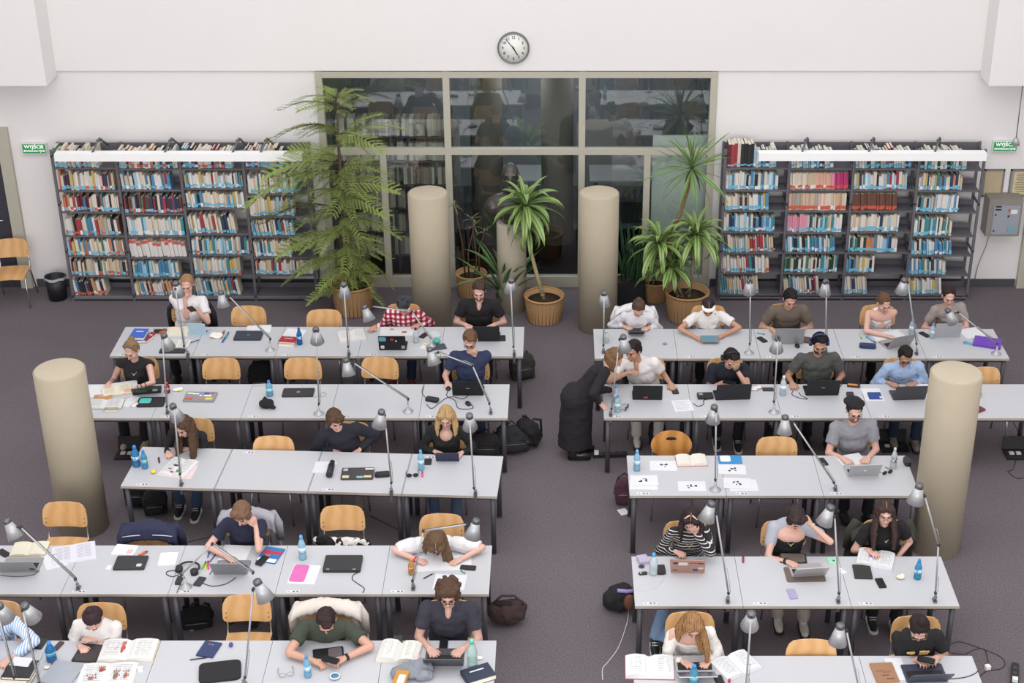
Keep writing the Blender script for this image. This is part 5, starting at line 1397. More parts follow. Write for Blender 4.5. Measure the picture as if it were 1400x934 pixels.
def slab(name, px, py, w_, d, h, c, label, cat, rz=0.0, r=.006, z=None, rough=.5, deco=(), group=None, top=None):
    p = at(px, py, TZ if z is None else z); zz = Z0 if z is None else z + .0006
    q = MB(); q.prism(rrect(w_, d, min(r, w_ * .45, d * .45)), 0, h)
    if not deco:
        o = q.build(name, M(c, rough), None, (p.x, p.y, zz), (0, 0, rz)); return nm_(o, label, cat, group)
    t = thing(name, label, cat, (p.x, p.y, zz), rz, group); q.build('body', M(c, rough), t)
    for i, (nm2, sx, sy, sw, sh, sc) in enumerate(deco):
        q = MB(); q.prism([(sx + x, sy + y) for x, y in rrect(sw, sh, min(sw, sh) * .2)], h, h + .0007); q.build(nm2, M(sc, .45), t)
    return t
def phone(px, py, label, rz=0.0, c='1d1d21', z=None, screen='16171b'):
    return slab('phone', px, py, .075, .152, .009, c, label, 'phone', rz, .012, z, .3, (('screen', 0, 0, .068, .144, screen),), 'phones')
def closed_laptop(px, py, label, w_=.33, d=.23, c='2b2b30', rz=0.0, deco=(('logo', 0, 0, .035, .02, '77777c'),)):
    return slab('closed_laptop', px, py, w_, d, .019, c, label, 'laptop', rz, .014, None, .42, deco)
def tablet(px, py, label, w_=.18, d=.25, rz=0.0, c='1b1b1f', screen='3a3436'):
    return slab('tablet', px, py, w_, d, .009, c, label, 'tablet', rz, .012, None, .3, (('screen', 0, 0, w_ * .9, d * .9, screen),))
def lines(w_, d, n, c='9ea0a6', f=.82, x0=0.0):
    out = []
    for k in range(n):
        L = w_ * f * random.uniform(.7, 1); out.append(('print', x0 + (L - w_ * f) / 2, d * .38 - k * d * .76 / max(1, n - 1), L, d * .012 + .001, c))
    return out
def paper(px, py, label, w_=.21, d=.297, rz=0.0, c='dcdde1', marks=(), name='paper_sheet', h=.0015, z=None, cat='paper'):
    return slab(name, px, py, w_, d, h, c, label, cat, rz, .003, z, .9, list(marks))
def notebook(px, py, label, w_=.21, d=.29, rz=0.0, c='dadade', h=.012, deco=()):
    return slab('notebook', px, py, w_, d, h, c, label, 'notebook', rz, .006, None, .7, list(deco))
def open_book(px, py, label, w_=.38, d=.26, rz=0.0, th=.025, cover='c9c4bc', pages='dcdad6', marks=True, name='open_book', pics=()):
    p = at(px, py); t = thing(name, label, 'book', (p.x, p.y, Z0), rz)
    q = MB(); q.prism(rrect(w_ * 1.03, d * 1.05, .004), 0, .004); q.build('cover', M(cover, .6), t)
    for s_ in (-1, 1):
        q = MB()
        def z_(u): return .004 + th * (.55 + .75 * math.sin(min(1, (1 - u) * 1.5 + .05) * math.pi * .62) * (.55 + .45 * u)) * (.35 + .65 * min(1, u * 5 + .0))
        n = 10
        tp = lambda u, v: Vector((s_ * u * w_ / 2, (v - .5) * d, z_(u)))
        vs = [tp(i / n, j) for j in (0, 1) for i in range(n + 1)] + [Vector((s_ * i / n * w_ / 2, (j - .5) * d, .004)) for j in (0, 1) for i in range(n + 1)]
        fs = [(i, i + 1, n + 2 + i, n + 1 + i) for i in range(n)]
        o2 = 2 * (n + 1)
        fs += [(i + 1, i, o2 + i, o2 + i + 1) for i in range(n)] + [(n + 1 + i, n + 2 + i, o2 + n + 2 + i, o2 + n + 1 + i) for i in range(n)] + [(n, 2 * n + 1, o2 + 2 * n + 1, o2 + n)]
        q.add(vs, fs, 0, False); pg = q.build('page_block', M(pages, .9, var=.03), t)
        if marks:
            q = MB()
            for k in range(9):
                y = d * .38 - k * d * .085
                for (ua, ub) in ((.16, .52), (.52, .86)):
                    L = random.uniform(.75, 1); zz = z_((ua + ub) / 2)
                    a0, a1 = ua, ua + (ub - ua) * L
                    q.add([Vector((s_ * a0 * w_ / 2, y, z_(a0) + .002)), Vector((s_ * a1 * w_ / 2, y, z_(a1) + .002)), Vector((s_ * a1 * w_ / 2, y - d * .018, z_(a1) + .002)), Vector((s_ * a0 * w_ / 2, y - d * .018, z_(a0) + .002))], [(0, 1, 2, 3)])
            q.build('print', M('a4a6ac', .9), pg)
    for (sx, sy, sw, sh, sc) in pics:
        u = abs(sx) / (w_ / 2)
        zz = .004 + th * 1.0
        q = MB(); q.ell((sx, sy - sh * .12, zz), (sw * .34, sh * .38, .004), None, 10, 6)
        for j in range(4): q.ell((sx + sw * (-.33 + .22 * j), sy + sh * (.30 + .06 * (j % 2)), zz), (sw * .09, sh * .2, .0035), None, 8, 5)
        q.ell((sx + sw * .42, sy - sh * .05, zz), (sw * .10, sh * .16, .0035), None, 8, 5)
        q.build('illustration', M(sc, .9, var=.35, scale=60), t)
    return t
def bottle(px, py, label, h=.22, r=.033, c='bfe0ee', cap='4aa3dc', fill='8fc8de', cat='bottle', lab='dfe6ea', rough=.12, name='water_bottle'):
    p = at(px, py); t = thing(name, label, cat, (p.x, p.y, Z0), 0, 'bottles on the desks')
    prof = [(r * .9, 0), (r, .01), (r, h * .18), (r * .93, h * .22), (r, h * .26), (r, h * .55), (r * .95, h * .62), (r * .55, h * .80), (r * .38, h * .86), (r * .38, h * .9), (.0001, h * .9)]
    q = MB(); q.lathe(prof, 20); q.build('bottle_body', M(c, rough, var=.15, scale=30, trans=.55), t)
    q = MB(); q.lathe([(r * .88, .004), (r * .9, h * .30), (.0001, h * .30)], 16); q.build('water', M(fill, .1, trans=.4), t)
    q = MB(); q.lathe([(r * .44, h * .86), (r * .44, h * .95), (r * .3, h), (.0001, h)], 16); q.build('cap', M(cap, .4), t)
    if lab:
        q = MB(); q.lathe([(r * 1.015, h * .34), (r * 1.015, h * .52)], 20); q.build('label_band', M_blotch(c, lab, 45, .5, .4), t)
    return t
def pen(p0, p1, label, c='26305a', r=.006, name='pen'):
    a, e = at(*p0), at(*p1); m = (a + e) / 2; zz = Z0 + r
    t = thing(name, label, 'pen', (m.x, m.y, zz))
    d = (e - a) / 2; q = MB(); q.cone(-d, d * .55, r, r, 8); q.build('barrel', M(c, .4), t)
    q = MB(); q.cone(d * .55, d, r * .95, r * .4, 8); q.build('tip', M('2a2a2e' if c not in ('26262a',) else '9a9aa0', .4), t)
    return t
def cable(pts, label, c='232326', r=.004, z=None, name='cable', cat='cable'):
    zz = (Z0 if z is None else z) + r
    P = [at(px, py, TZ if z is None else z) for px, py in pts]; out = []
    n = len(P)
    for i in range(n - 1):
        p0, p1, p2, p3 = P[max(0, i - 1)], P[i], P[i + 1], P[min(n - 1, i + 2)]
        for k in range(6):
            t_ = k / 6; out.append(.5 * ((2 * p1) + (p2 - p0) * t_ + (2 * p0 - 5 * p1 + 4 * p2 - p3) * t_ ** 2 + (3 * p1 - p0 - 3 * p2 + p3) * t_ ** 3))
    out.append(P[-1]); m = out[0].copy()
    q = MB(); q.tube([Vector((v.x - m.x, v.y - m.y, 0)) for v in out], r, 5)
    return nm_(q.build(name, M(c, .5), None, (m.x, m.y, zz)), label, cat)
def blob(name, px, py, parts, c, label, cat, vox=.01, z=None, mat=None, sm=3, rz=0.0, disp=0.0, kids=()):
    p = at(px, py, TZ if z is None else z); zz = Z0 if z is None else z + .0005
    q = MB()
    for e in parts: q.ell(e[0], e[1], Euler(e[2]).to_matrix() if len(e) > 2 else None, 12, 8)
    t = thing(name, label, cat, (p.x, p.y, zz), rz) if kids else None
    o = q.build('body' if kids else name, mat or cloth(c), t, None if kids else (p.x, p.y, zz), None if kids else (0, 0, rz)); remesh(o, vox, sm)
    if cat in ('scarf', 'bag', 'hat', 'notes', 'tissue', 'wrappers', 'lanyard'): wrinkle(o, {'scarf': .06, 'bag': .05, 'hat': .03}.get(cat, .012))
    if not kids: nm_(o, label, cat)
    for nm2, fn, m2 in kids:
        q = MB(); fn(q); q.build(nm2, m2, t)
    return t or o
def spectacles(px, py, label, rz=0.0, c='1d1c1f', lens=None):
    p = at(px, py); t = thing('spectacles', label, 'glasses', (p.x, p.y, Z0), rz)
    q = MB()
    for s_ in (-1, 1):
        q.tube([(s_ * .034 + .027 * math.cos(R(a_)), 0, .027 + .022 * math.sin(R(a_))) for a_ in range(0, 361, 24)], .003, 5)
        q.tube([(s_ * .064, 0, .034), (s_ * .068, .06, .02), (s_ * .060, .13, .006)], .003, 5)
    q.tube([(-.01, 0, .032), (.01, 0, .032)], .003, 5); q.build('frame', M(c, .3), t)
    if lens:
        for s_ in (-1, 1):
            q = MB(); q.ell((s_ * .034, 0, .027), (.026, .002, .021), None, 12, 6); q.build('lens', M(lens, .1), t)
    return t
def earbuds(px, py, label, c='e8e8ea'):
    return blob('earbud_case', px, py, [((0, 0, .012), (.030, .024, .012))], c, label, 'case', .004, None, M(c, .3), 1)
def mouse(px, py, label, c='1c1c20', rz=0.0):
    return blob('mouse', px, py, [((0, 0, .010), (.032, .055, .022))], c, label, 'mouse', .005, None, M(c, .4), 1, rz)

# ---------------- first row, spruce side
def stack(px, py, items, cat_lab):
    z = TZ
    for (w_, d, h, c, rz, lb, dx, dy) in items:
        p = at(px, py); t = thing('book', lb, 'book', (p.x + dx, p.y + dy, z + .0006), rz)
        q = MB(); q.box((0, 0, h / 2), (w_ * .97, d * .96, h * .86)); q.build('page_block', CREAM, t)
        q = MB(); q.box((0, 0, h - .0015), (w_, d, .003)); q.box((0, 0, .0015), (w_, d, .003)); q.box((-w_ / 2 + .0015, 0, h / 2), (.003, d, h)); q.build('cover', M(c, .5), t)
        q = MB(); q.box((0, d * .18, h + .0004), (w_ * .5, d * .07, .0006)); q.build('title', M('e4e6ee', .6), t)
        z += h + .0007
stack(191, 463, [(.19, .26, .04, '2f55b0', .05, 'thick blue book at the bottom of the pile by the tattooed woman', 0, 0), (.185, .25, .035, '3a62c0', -.04, 'blue book topmost of the pile by the tattooed woman', 0, .0)], '')
stack(204, 463, [(.09, .24, .03, '8c2f38', -.35, 'red-spined paperback leaning beside the blue book pile', 0, 0)], '')
blob('pencil_case', 219, 455, [((0, 0, .025), (.085, .04, .028)), ((.05, .01, .03), (.04, .03, .024))], '2a2728', 'black and orange pencil case beside the open cream notebook', 'pencil case', .008, None, M_blotch('2a2728', 'd6592e', 14, .55), kids=(('zip', lambda q: q.tube([(-.08, 0, .05), (.0, -.005, .056), (.08, 0, .05)], .004), M('b8b8bc', .3, .7)),))
open_book(243, 454, 'cream open notebook in front of the blond person', .27, .23, .05, .012, 'e7e2d2', 'ded9c6', False)
laptop(271, 458, 'pale blue tablet in a folding cover standing before the blond person', .22, 'b9d3e2', -.06, 14, .17)
open_book(245, 471, 'open white paperback below the cream notebook', .26, .20, -.05, .016, 'b9b4b0')
slab('folder', 236, 481, .31, .10, .02, '2c2a2e', 'black ring folder at the desk edge under the upright lamp', 'folder', 0)
pen((259, 470), (273, 465), 'grey pen beside the open paperback', '55555c')
blob('tissue_bag', 296, 461, [((0, 0, .02), (.09, .07, .022)), ((.03, .02, .025), (.05, .04, .02))], 'e6e0da', 'crumpled white paper bag beside three markers', 'bag', .009, None, M('e8e3dd', .8, bump=.5, bscale=20))
for i, (p0, p1, c, n) in enumerate((((302, 463), (307, 453), 'c8372c', 'red'), ((308, 464), (313, 455), '2f9a94', 'teal'), ((304, 469), (309, 461), '3a5aa8', 'blue'))):
    pen(p0, p1, n + ' marker pen beside the crumpled bag', c, .011, 'marker')
closed_laptop(340, 460, 'closed dark navy laptop on the first-row desk', .34, .24, '2c3244')
paper(354, 450, 'white paper sheet behind the closed navy laptop', .30, .21, .1)
stack(394, 470, [(.20, .17, .028, 'c8c4c0', -.15, 'pale book lying under the red book', 0, 0), (.21, .15, .02, 'a8272c', -.15, 'red book beside the blue bottle', .0, .02)], '')
bottle(410, 471, 'blue plastic bottle beside the red book', .23, .034, '2f7fc0', '1f3f7a', '2468b0', lab='b8c8e8')
paper(403, 455, 'white sheet behind the red book', .25, .2, -.2)
open_book(481, 460, 'open white book beside the upright lamp before the spruce basket', .32, .24, .25, .028, 'd9d6d2')
paper(543, 453, 'papers with small colour pictures under the plaid-shirted student', .42, .25, .03, marks=[('picture', -.07, .05, .05, .04, 'c48a60'), ('picture', .09, -.03, .06, .05, 'a86a44')])
laptop(537, 479, 'black laptop with colourful stickers before the plaid-shirted student', .33, '1e1d20', 0, 16, .22, [(-.115, .06, .09, .07, '5aa6b8'), (.0, .055, .04, .035, 'b03a3a'), (-.12, -.07, .045, .05, 'd8d8d8'), (.13, -.07, .045, .05, '9a9aa0'), (.05, .03, .02, .02, 'e8e8e8')])
bottle(569, 468, 'clear glass bottle with black cap beside the sticker laptop', .2, .035, 'dfe6e8', '1b1b1e', 'd0dade', lab=None)
phone(580, 459, 'black phone among the clutter beside the clear bottle', -.5)
slab('pouch', 594, 460, .12, .16, .03, 'c9ced0', 'grey and white pencil pouch behind the teal tin', 'pouch', .5, .03)
blob('tin', 597, 469, [((0, 0, .03), (.05, .05, .03))], '3fae98', 'teal round tin on the cluttered desk', 'tin', .006, None, M('3fae98', .4), 1)
paper(585, 474, 'small white leaflet with yellow and red print beside the teal tin', .16, .15, -.3, marks=[('print', -.02, .03, .10, .03, 'e8b23a'), ('print', .02, -.03, .08, .03, 'c8553a')])
slab('magazine', 600, 475, .17, .14, .01, '3d4350', 'dark magazine under the teal tin', 'magazine', .3)
laptop(665, 467, 'plain black laptop before the man in the black V-neck', .33, '202024', 0, 14, .23)
phone(687, 463, 'dark phone lying alone at the aisle end of the first row', 0.05, '2a2d36')
# ---------------- second row, spruce side
paper(129, 535, 'white sheets at the end of the second row by the column', .25, .3, .1)
paper(170, 528, 'white sheets under the tattooed woman', .3, .22, .3)
open_book(160, 535, 'open old book under the hand of the tattooed woman', .34, .22, .3, .02, 'b79a72', 'e6ddc8')
stack(141, 545, [(.2, .12, .02, 'b98a58', .1, 'kraft-covered booklet in front of the old book', 0, 0)], '')
open_book(144, 554, 'large open magazine at the front of the cluttered desk', .40, .20, .04, .02, '8a867e', 'd9d7d7')
stack(150, 562, [(.15, .06, .03, '9a927a', .02, 'small thick book under the open magazine', .02, 0)], '')
paper(178, 549, 'single sheet beside the white mouse', .12, .25, -.4)
laptop(201, 539, 'dark tablet with a photo screen standing beside the tattooed woman', .32, '26302a', .18, 40, .16, [(-.05, .0, .12, .08, '3f5a48'), (.1, .0, .06, .07, 'b9bcc0')])
slab('laptop_sleeve', 207, 551, .31, .21, .02, '242228', 'black laptop sleeve with a turquoise note on it', 'sleeve', .04, .03, None, .8, (('sticky_note', -.07, .02, .13, .12, '5cc4b8'),))
mouse(185, 555, 'white computer mouse beside the laptop sleeve', 'dfdcd6', -.5)
bottle(229, 537, 'red drink can bottle with an orange top behind the lamp stem', .14, .033, 'b3202c', 'd8703a', '8c1a24', lab='e6e0e0')
blob('paper_scraps', 243, 534, [((0, 0, .012), (.07, .04, .012)), ((.03, .02, .015), (.03, .03, .013))], 'e8e6d2', 'crumpled white and yellow wrappers beside the red bottle', 'wrappers', .008, None, M_blotch('eeeeea', 'd8d45a', 22, .58))
closed_laptop(274, 544, 'closed grey laptop covered in bright stickers', .36, .22, '8d8d92', -.03, [('sticker', -.13, .07, .07, .035, 'e8dfa0'), ('sticker', -.06, .06, .07, .03, 'e6e6ea'), ('sticker', .06, .07, .06, .045, '30508a'), ('sticker', .13, .08, .05, .03, 'c03a4a'), ('sticker', -.12, -.06, .09, .05, 'c8523e'), ('sticker', .11, -.05, .08, .045, 'e8d23a'), ('sticker', .02, -.07, .06, .035, 'd86a50'), ('sticker', .08, .02, .09, .03, 'eeeeee'), ('sticker', .0, .02, .03, .03, 'e0e0e0')])
slab('ruler', 354, 527, .16, .05, .006, 'b4b4b8', 'grey pencil tin behind the blue water bottle of the second row', 'tin', .12)
bottle(369, 541, 'blue water bottle beside the closed black laptop', .2, .04, '8cc8e0', '2f78d0', '7cc0dc')
blob('knitted_hat', 365, 557, [((0, 0, .05), (.085, .06, .055)), ((.05, -.03, .03), (.07, .035, .03), (0, 0, -.6)), ((-.02, .02, .10), (.03, .02, .03))], '1b1a1d', 'crumpled black hat in front of the blue water bottle', 'hat', .009)
closed_laptop(408, 538, 'closed black laptop with a round logo in the second row', .36, .19, '29262a', .02, [('logo', 0, .0, .035, .035, '8a8a8e')])
cable([(430, 544), (436, 541), (441, 543), (446, 539), (441, 537), (438, 541)], 'thin white earphone cable beside the lamp foot', 'a8a8ac', .0035)
laptop(640, 541, 'black laptop before the student in the navy T-shirt', .36, '1d1c1f', 0, 14, .20, 'mark')
mouse(613, 532, 'black mouse under the hand of the student in navy')
slab('power_adapter', 591, 548, .15, .08, .032, '1f1f22', 'black power adapter on the second-row desk', 'adapter', -.35, .015)
cable([(580, 527), (577, 537), (583, 545), (591, 548)], 'black mains lead running to the power adapter over the desk seam')
cable([(583, 553), (590, 559), (600, 552), (610, 545), (620, 543), (632, 546), (641, 541)], 'black laptop lead snaking from the adapter')
cable([(613, 534), (611, 542), (622, 548), (626, 558), (637, 560), (647, 558), (642, 551)], 'thin black mouse lead beside the laptop of the student in navy')
mouse(640, 553, 'small black dongle in front of the laptop of the student in navy', rz=.4)
# ---------------- third row, spruce side
bottle(187, 637, 'large blue water bottle at the end of the third row', .25, .045, '4f9ed0', '2f86d8', '3f8cc4')
bottle(198.5, 640, 'smaller blue water bottle beside the large one', .22, .035, '6ab0d8', '2f86d8', '4f9ccc', lab='a8d0a0')
blob('correction_tape', 210, 647, [((0, 0, .02), (.028, .028, .02))], 'e8d23a', 'yellow round sharpener in front of the two blue bottles', 'sharpener', .005, None, M('ecd63a', .4), 1)
pen((217, 627), (218, 634), 'dark red lip balm standing beside the magazine', '5a1f2c', .010, 'lip_balm')
open_book(244, 641, 'illustrated magazine open in front of the long-haired woman', .30, .34, -.28, .022, 'e6d0cc', 'dedcde', True, pics=[(-.04, .02, .09, .04, '3a3a3e'), (-.07, -.06, .06, .04, '5a6a4a'), (.04, -.08, .06, .06, '4f8a3a'), (-.02, -.11, .05, .03, 'c83a5a')])
paper(256, 646, 'pinkish sheet under the illustrated magazine', .16, .26, -.1, 'e0cfd0')
notebook(444, 640, 'white notepad under the black flask', .23, .22, -.06)
pen((443, 643), (445, 634), 'orange pencil on the white notepad', 'd8742e')
def flask(px, py, lb):
    p = at(px, py); t = thing('flask', lb, 'flask', (p.x, p.y, Z0 + .036), 0)
    q = MB(); q.cone((0, -.13, 0), (0, .07, 0), .035, .035, 16); q.cone((0, .07, 0), (0, .10, 0), .035, .026, 16); q.build('body', M('23232c', .5), t)
    q = MB(); q.cone((0, .10, 0), (0, .14, 0), .028, .026, 14); q.build('lid', M('17171a', .5), t)
flask(452.5, 645, 'black drinking flask lying on the white notepad')
closed_laptop(489, 649, 'closed dark laptop with stickers along its edge', .34, .22, '3c3b3c', .03, [('sticker', -.13, .07, .05, .05, 'a8b0b8'), ('sticker', .12, .08, .09, .03, 'd8d8d8'), ('sticker', -.12, -.07, .07, .05, 'd8c8a0'), ('sticker', .03, -.08, .07, .04, '8ab0c0'), ('sticker', .11, -.07, .08, .04, 'e0c890')])
slab('glasses_case', 523, 651, .165, .07, .04, '1f1d20', 'black glasses case beside the sticker-edged laptop', 'case', .15, .034)
bottle(576, 642, 'pale blue water bottle beside the navy tablet', .24, .035, 'a8d8ec', '5aa8e0', '8cc8e4')
slab('phone', 585, 632, .08, .12, .01, '2a2a2e', 'dark phone behind the pale blue bottle', 'phone', 0, .01)
laptop(612, 631, 'navy tablet in a stand cover before the blonde woman', .25, '343a52', 0, 25, .14)
spectacles(564, 653, 'black sunglasses on the desk of the blonde woman', .1, '1b1a1d', '202024')
pen((577.5, 653), (577.5, 645), 'pink lip balm beside the sunglasses', 'd84a7a', .009, 'lip_balm')
# ---------------- fourth row, spruce side
phone(5, 757, 'black phone behind the grey laptop at the row end', .9)
open_book(41, 752, 'open cream sketchbook behind the grey laptop', .34, .22, .05, .02, 'b89a6c', 'dcd6c3', False)
laptop(26, 783, 'grey laptop with a green sticker corner at the row end', .36, '9c9da0', .03, 32, .23, [(.14, -.06, .05, .05, '3a4a3a')])
cable([(-8, 786), (20, 789), (44, 787), (54, 781)], 'grey lead in front of the grey laptop', '55555a')
open_book(101, 757, 'spiral notebook with handwriting open behind the empty chair', .40, .30, .30, .008, 'd8d8dc', 'd8d6e0')
pen((72, 761), (92, 752), 'purple pen lying on the spiral notebook', '6a3f7a')
paper(74, 766, 'loose sheet under the spiral notebook', .2, .28, .5)
notebook(171, 753, 'small white notebook with a pink corner', .22, .17, -.12, 'ece9ee', .012, [('corner', .06, -.03, .06, .08, 'e6b8c0')])
pen((190, 761), (202, 755), 'orange highlighter beside the black closed laptop', 'e0662e', .012, 'highlighter')
closed_laptop(179, 771, 'thin black closed laptop with a white bird logo', .30, .22, '2b2c30', .02, [('logo', .09, -.05, .05, .045, 'c8c8cc')])
paper(149, 776, 'small white label at the corner of the black laptop', .05, .07, 0)
notebook(230, 765, 'square white notepad beside the headphones', .17, .20, .06, 'f0eff4', .012)
def headphones_(px, py, lb):
    p = at(px, py); t = thing('headphones', lb, 'headphones', (p.x, p.y, Z0), -.3)
    q = MB(); q.tube([(.10 * math.cos(R(a_)), .085 * math.sin(R(a_)), .03) for a_ in range(-30, 211, 16)], .010, 7); q.build('headband', M('1c1b1e', .5), t)
    for s_ in (-1, 1):
        q = MB(); q.cone((s_ * .085, -.05, .001), (s_ * .075, -.05, .05), .038, .034, 14); q.build('ear_cup', M('232226', .5), t)
headphones_(259, 779, 'black headphones lying at the foot of the folded lamp')
slab('power_bank', 245, 795, .055, .12, .02, '2a2a2e', 'black charger brick beside the cone foot of the folded lamp', 'charger', -.05, .01)
cable([(245, 786), (236, 789), (228, 786), (229, 782), (240, 781), (247, 786)], 'black looped lead beside the headphones')
cable([(247, 800), (244, 806), (242, 811)], 'black lead running off the desk edge by the charger brick')
slab('phone', 273, 796, .075, .14, .012, '303034', 'dark phone on charge beside the cone-footed lamp', 'phone', -.25, .01)
cable([(277, 798), (290, 802), (306, 800), (316, 795), (323, 790)], 'black charging lead from the phone to the grey laptop')
pen((276, 779), (282, 768), 'green highlighter in front of the student in the navy polo', '6ab83a', .008, 'highlighter')
pen((280, 780), (284, 769), 'yellow highlighter between the green and pink ones', 'e0cf3a', .008, 'highlighter')
pen((285, 779), (285, 767), 'pink highlighter next to the yellow one', 'd84a80', .008, 'highlighter')
pen((284, 763), (287, 752), 'blue pen behind the highlighters', '4a4aa8'); pen((287, 769), (296, 757), 'long blue pen beside the highlighters', '3a4a90'); pen((287, 786), (293, 776), 'grey stylus beside the grey laptop', '77777c')
paper(321, 757, 'white sheet under the arm of the student in the navy polo', .27, .28, -.08)
laptop(315, 786, 'grey laptop before the student in the navy polo', .32, '8b8c90', .0, 30, .22, 'mark')
slab('book', 370, 760, .20, .25, .012, '2f6fb0', 'blue and red paperback under the phone', 'book', -.25, .003, None, .5, (('band', .0, .04, .19, .05, 'b83040'), ('panel', .0, -.09, .19, .06, 'eeeeee'), ('dot', -.02, -.02, .04, .04, 'e0622e')))
phone(358.5, 767, 'black phone lying on the blue and red paperback', -.4, z=TZ + .013)
bottle(414, 764, 'tall pale water bottle beside the pink folder', .27, .037, 'b4dcf0', '5aaee8', '8cc8ec')
slab('plastic_folder', 416, 786, .26, .30, .006, 'f0eef2', 'pink and white plastic folder at the desk front', 'folder', -.08, .006, None, .4, (('pink_half', -.05, .01, .15, .28, 'd86ab0'),))
slab('closed_laptop', 469, 773, .36, .25, .032, '2a292b', 'thick old black closed laptop with cable', 'laptop', .0, .015, None, .5, (('badge', -.13, -.11, .03, .01, 'b8b8bc'), ('badge', .12, -.11, .03, .01, 'b8b8bc')))
cable([(489, 784), (483, 787), (482, 793), (490, 799), (498, 805), (496, 811)], 'thin black lead from the thick laptop to the desk edge')
paper(578, 771, 'white sheet under the pen of the woman with her head down', .22, .26, .12)
paper(616, 770, 'white pages spread under the woman with her head down', .40, .25, .05, h=.004)
bottle(563, 785, 'small juice bottle with orange cap beside the bent lamp', .18, .033, 'd8b070', 'e88a3a', '8c4a40', lab='c85a3a')
pen((579, 792), (594, 784), 'black pen in front of the woman with her head down', '26262a')
phone(640, 777, 'black phone at the aisle end of the fourth row', 1.45)
paper(615, 796, 'white notepad behind the wavy-haired man', .30, .24, -.08)
pen((630, 781), (636, 785), 'green eraser pen beside the phone', '3aa88a')
# ---------------- last row, spruce side
phone(56, 881, 'black phone beside the striped shirt', -.15, '26262a', screen='26302e')
bottle(71, 903, 'round blue water bottle in the last row', .2, .045, '3f8cc8', '2a86e0', '2f78b0', lab='8cc0a8')
slab('phone', 80, 884, .05, .12, .012, '4a3a3c', 'brown phone behind the round blue bottle', 'phone', -.3, .01)
tablet(121, 894, 'black tablet being drawn on by the dark-haired woman', .22, .25, -.12)
open_book(176, 891, 'open anatomy atlas with arm drawings', .48, .28, .02, .03, 'd8c8a0', 'dedcda', True, pics=[(-.12, .02, .05, .16, 'c07060'), (-.05, .02, .045, .17, 'b8574c')])
open_book(147, 924, 'second open anatomy atlas with hand drawings', .48, .30, .05, .02, 'd8d4cc', 'dcdbdc', True, pics=[(-.06, .06, .07, .08, '9c4f40'), (-.13, -.05, .1, .1, 'a8584a'), (.08, -.02, .07, .14, '8c6a58'), (.16, -.02, .06, .14, 'a06a55')])
slab('closed_laptop', 86, 922, .28, .30, .018, 'a0a5ae', 'closed silver-blue laptop beside the second atlas', 'laptop', -.2, .012)
stack(26, 930, [(.24, .22, .045, '6a2438', -.12, 'thick maroon textbook at the bottom of the stack', 0, 0), (.235, .22, .03, 'e6e2de', -.1, 'white textbook in the stack by the striped shirt', 0, 0), (.25, .24, .03, '26262c', -.06, 'black textbook topmost of the stack', .02, .02)], '')
paper(29, 905, 'white card on top of the black textbook', .17, .12, -.15, z=TZ + .108)
slab('eraser', 74, 907, .05, .02, .012, 'c83a34', 'red eraser beside the silver-blue laptop', 'eraser', .8); earbuds(64, 914, 'small grey-white eraser block beside the red eraser', 'd8dad2'); slab('charger_plug', 192, 917, .05, .05, .03, 'e8e8ec', 'white charger plug beside the atlas', 'charger', .3, .015)
slab('notebook', 286, 889, .16, .21, .014, '2a3a62', 'navy notebook with a small red and blue logo', 'notebook', -.22, .006, None, .5, (('logo', -.02, .06, .02, .015, 'c84a5a'), ('logo', .01, .06, .02, .015, '4a8ac8')))
pen((260, 903), (284, 900), 'dark stylus in front of the navy notebook', '44444c')
blob('sharpener', 316, 884, [((0, 0, .02), (.02, .025, .02))], '3a3a80', 'small blue sharpener behind the lamp stem', 'sharpener', .005, None, M('4444a0', .4), 1)
slab('laptop_sleeve', 301, 920, .36, .26, .025, '201f24', 'black zip laptop sleeve at the desk front', 'sleeve', .18, .05, None, .85)
spectacles(392, 926, 'thin-rimmed spectacles lying on the last-row desk', .25, '9a9c9e')
bottle(421, 925, 'pale blue water bottle at the elbow of the man in olive', .23, .033, '9ad0ec', '3a9ae0', '6ab8e4')
slab('tablet', 449, 895, .27, .16, .012, '19191c', 'black folding tablet under the man in olive', 'tablet', .18, .015, None, .4, (('page', .06, .0, .12, .14, '6a5f62'),))
phone(452, 903, 'phone in the hands of the man in olive', 1.2, z=.82)
blob('tape_roll', 458, 927, [((0, 0, .015), (.04, .04, .016))], '4a8aa8', 'round blue and white tin before the man in olive', 'tin', .005, None, M('3f7f9c', .3), 1, kids=(('rim', lambda q: q.tube([(.041 * math.cos(R(a_)), .041 * math.sin(R(a_)), .02) for a_ in range(0, 361, 20)], .006), M('e8eaec', .4)),))
open_book(546, 895, 'very thick open book beside the wavy-haired man', .36, .26, -.12, .055, 'cfc6b4', 'dddbd5')
blob('scarf', 563, 924, [((0, 0, .05), (.16, .09, .05)), ((.08, .05, .06), (.11, .07, .05)), ((-.1, -.02, .04), (.09, .08, .04)), ((.02, .06, .08), (.12, .04, .03), (0, 0, .4)), ((.1, -.05, .05), (.1, .06, .05))], '878b94', 'crumpled grey scarf in front of the thick open book', 'scarf', .012, None, M('878b94', .95, bump=.8, bscale=14))
slab('card_box', 548, 929, .11, .2, .02, 'c08a3c', 'golden brown card box lying on the grey scarf', 'box', -.15, .01, TZ + .095, .5, (('picture', .01, -.02, .06, .12, 'e6dcd6'),))
blob('pencil_case', 569, 903, [((0, 0, .02), (.04, .09, .02))], 'e0b8c4', 'pink patterned pencil case between the thick book and the laptop', 'pencil case', .008, None, M_blotch('e8c8d0', 'd090a8', 30, .5))
laptop(607, 911, 'dark grey laptop before the wavy-haired man', .34, '55555a', 0, 40, .23, 'mark')
phone(606.6, 882, 'black phone behind the dark grey laptop', 0)
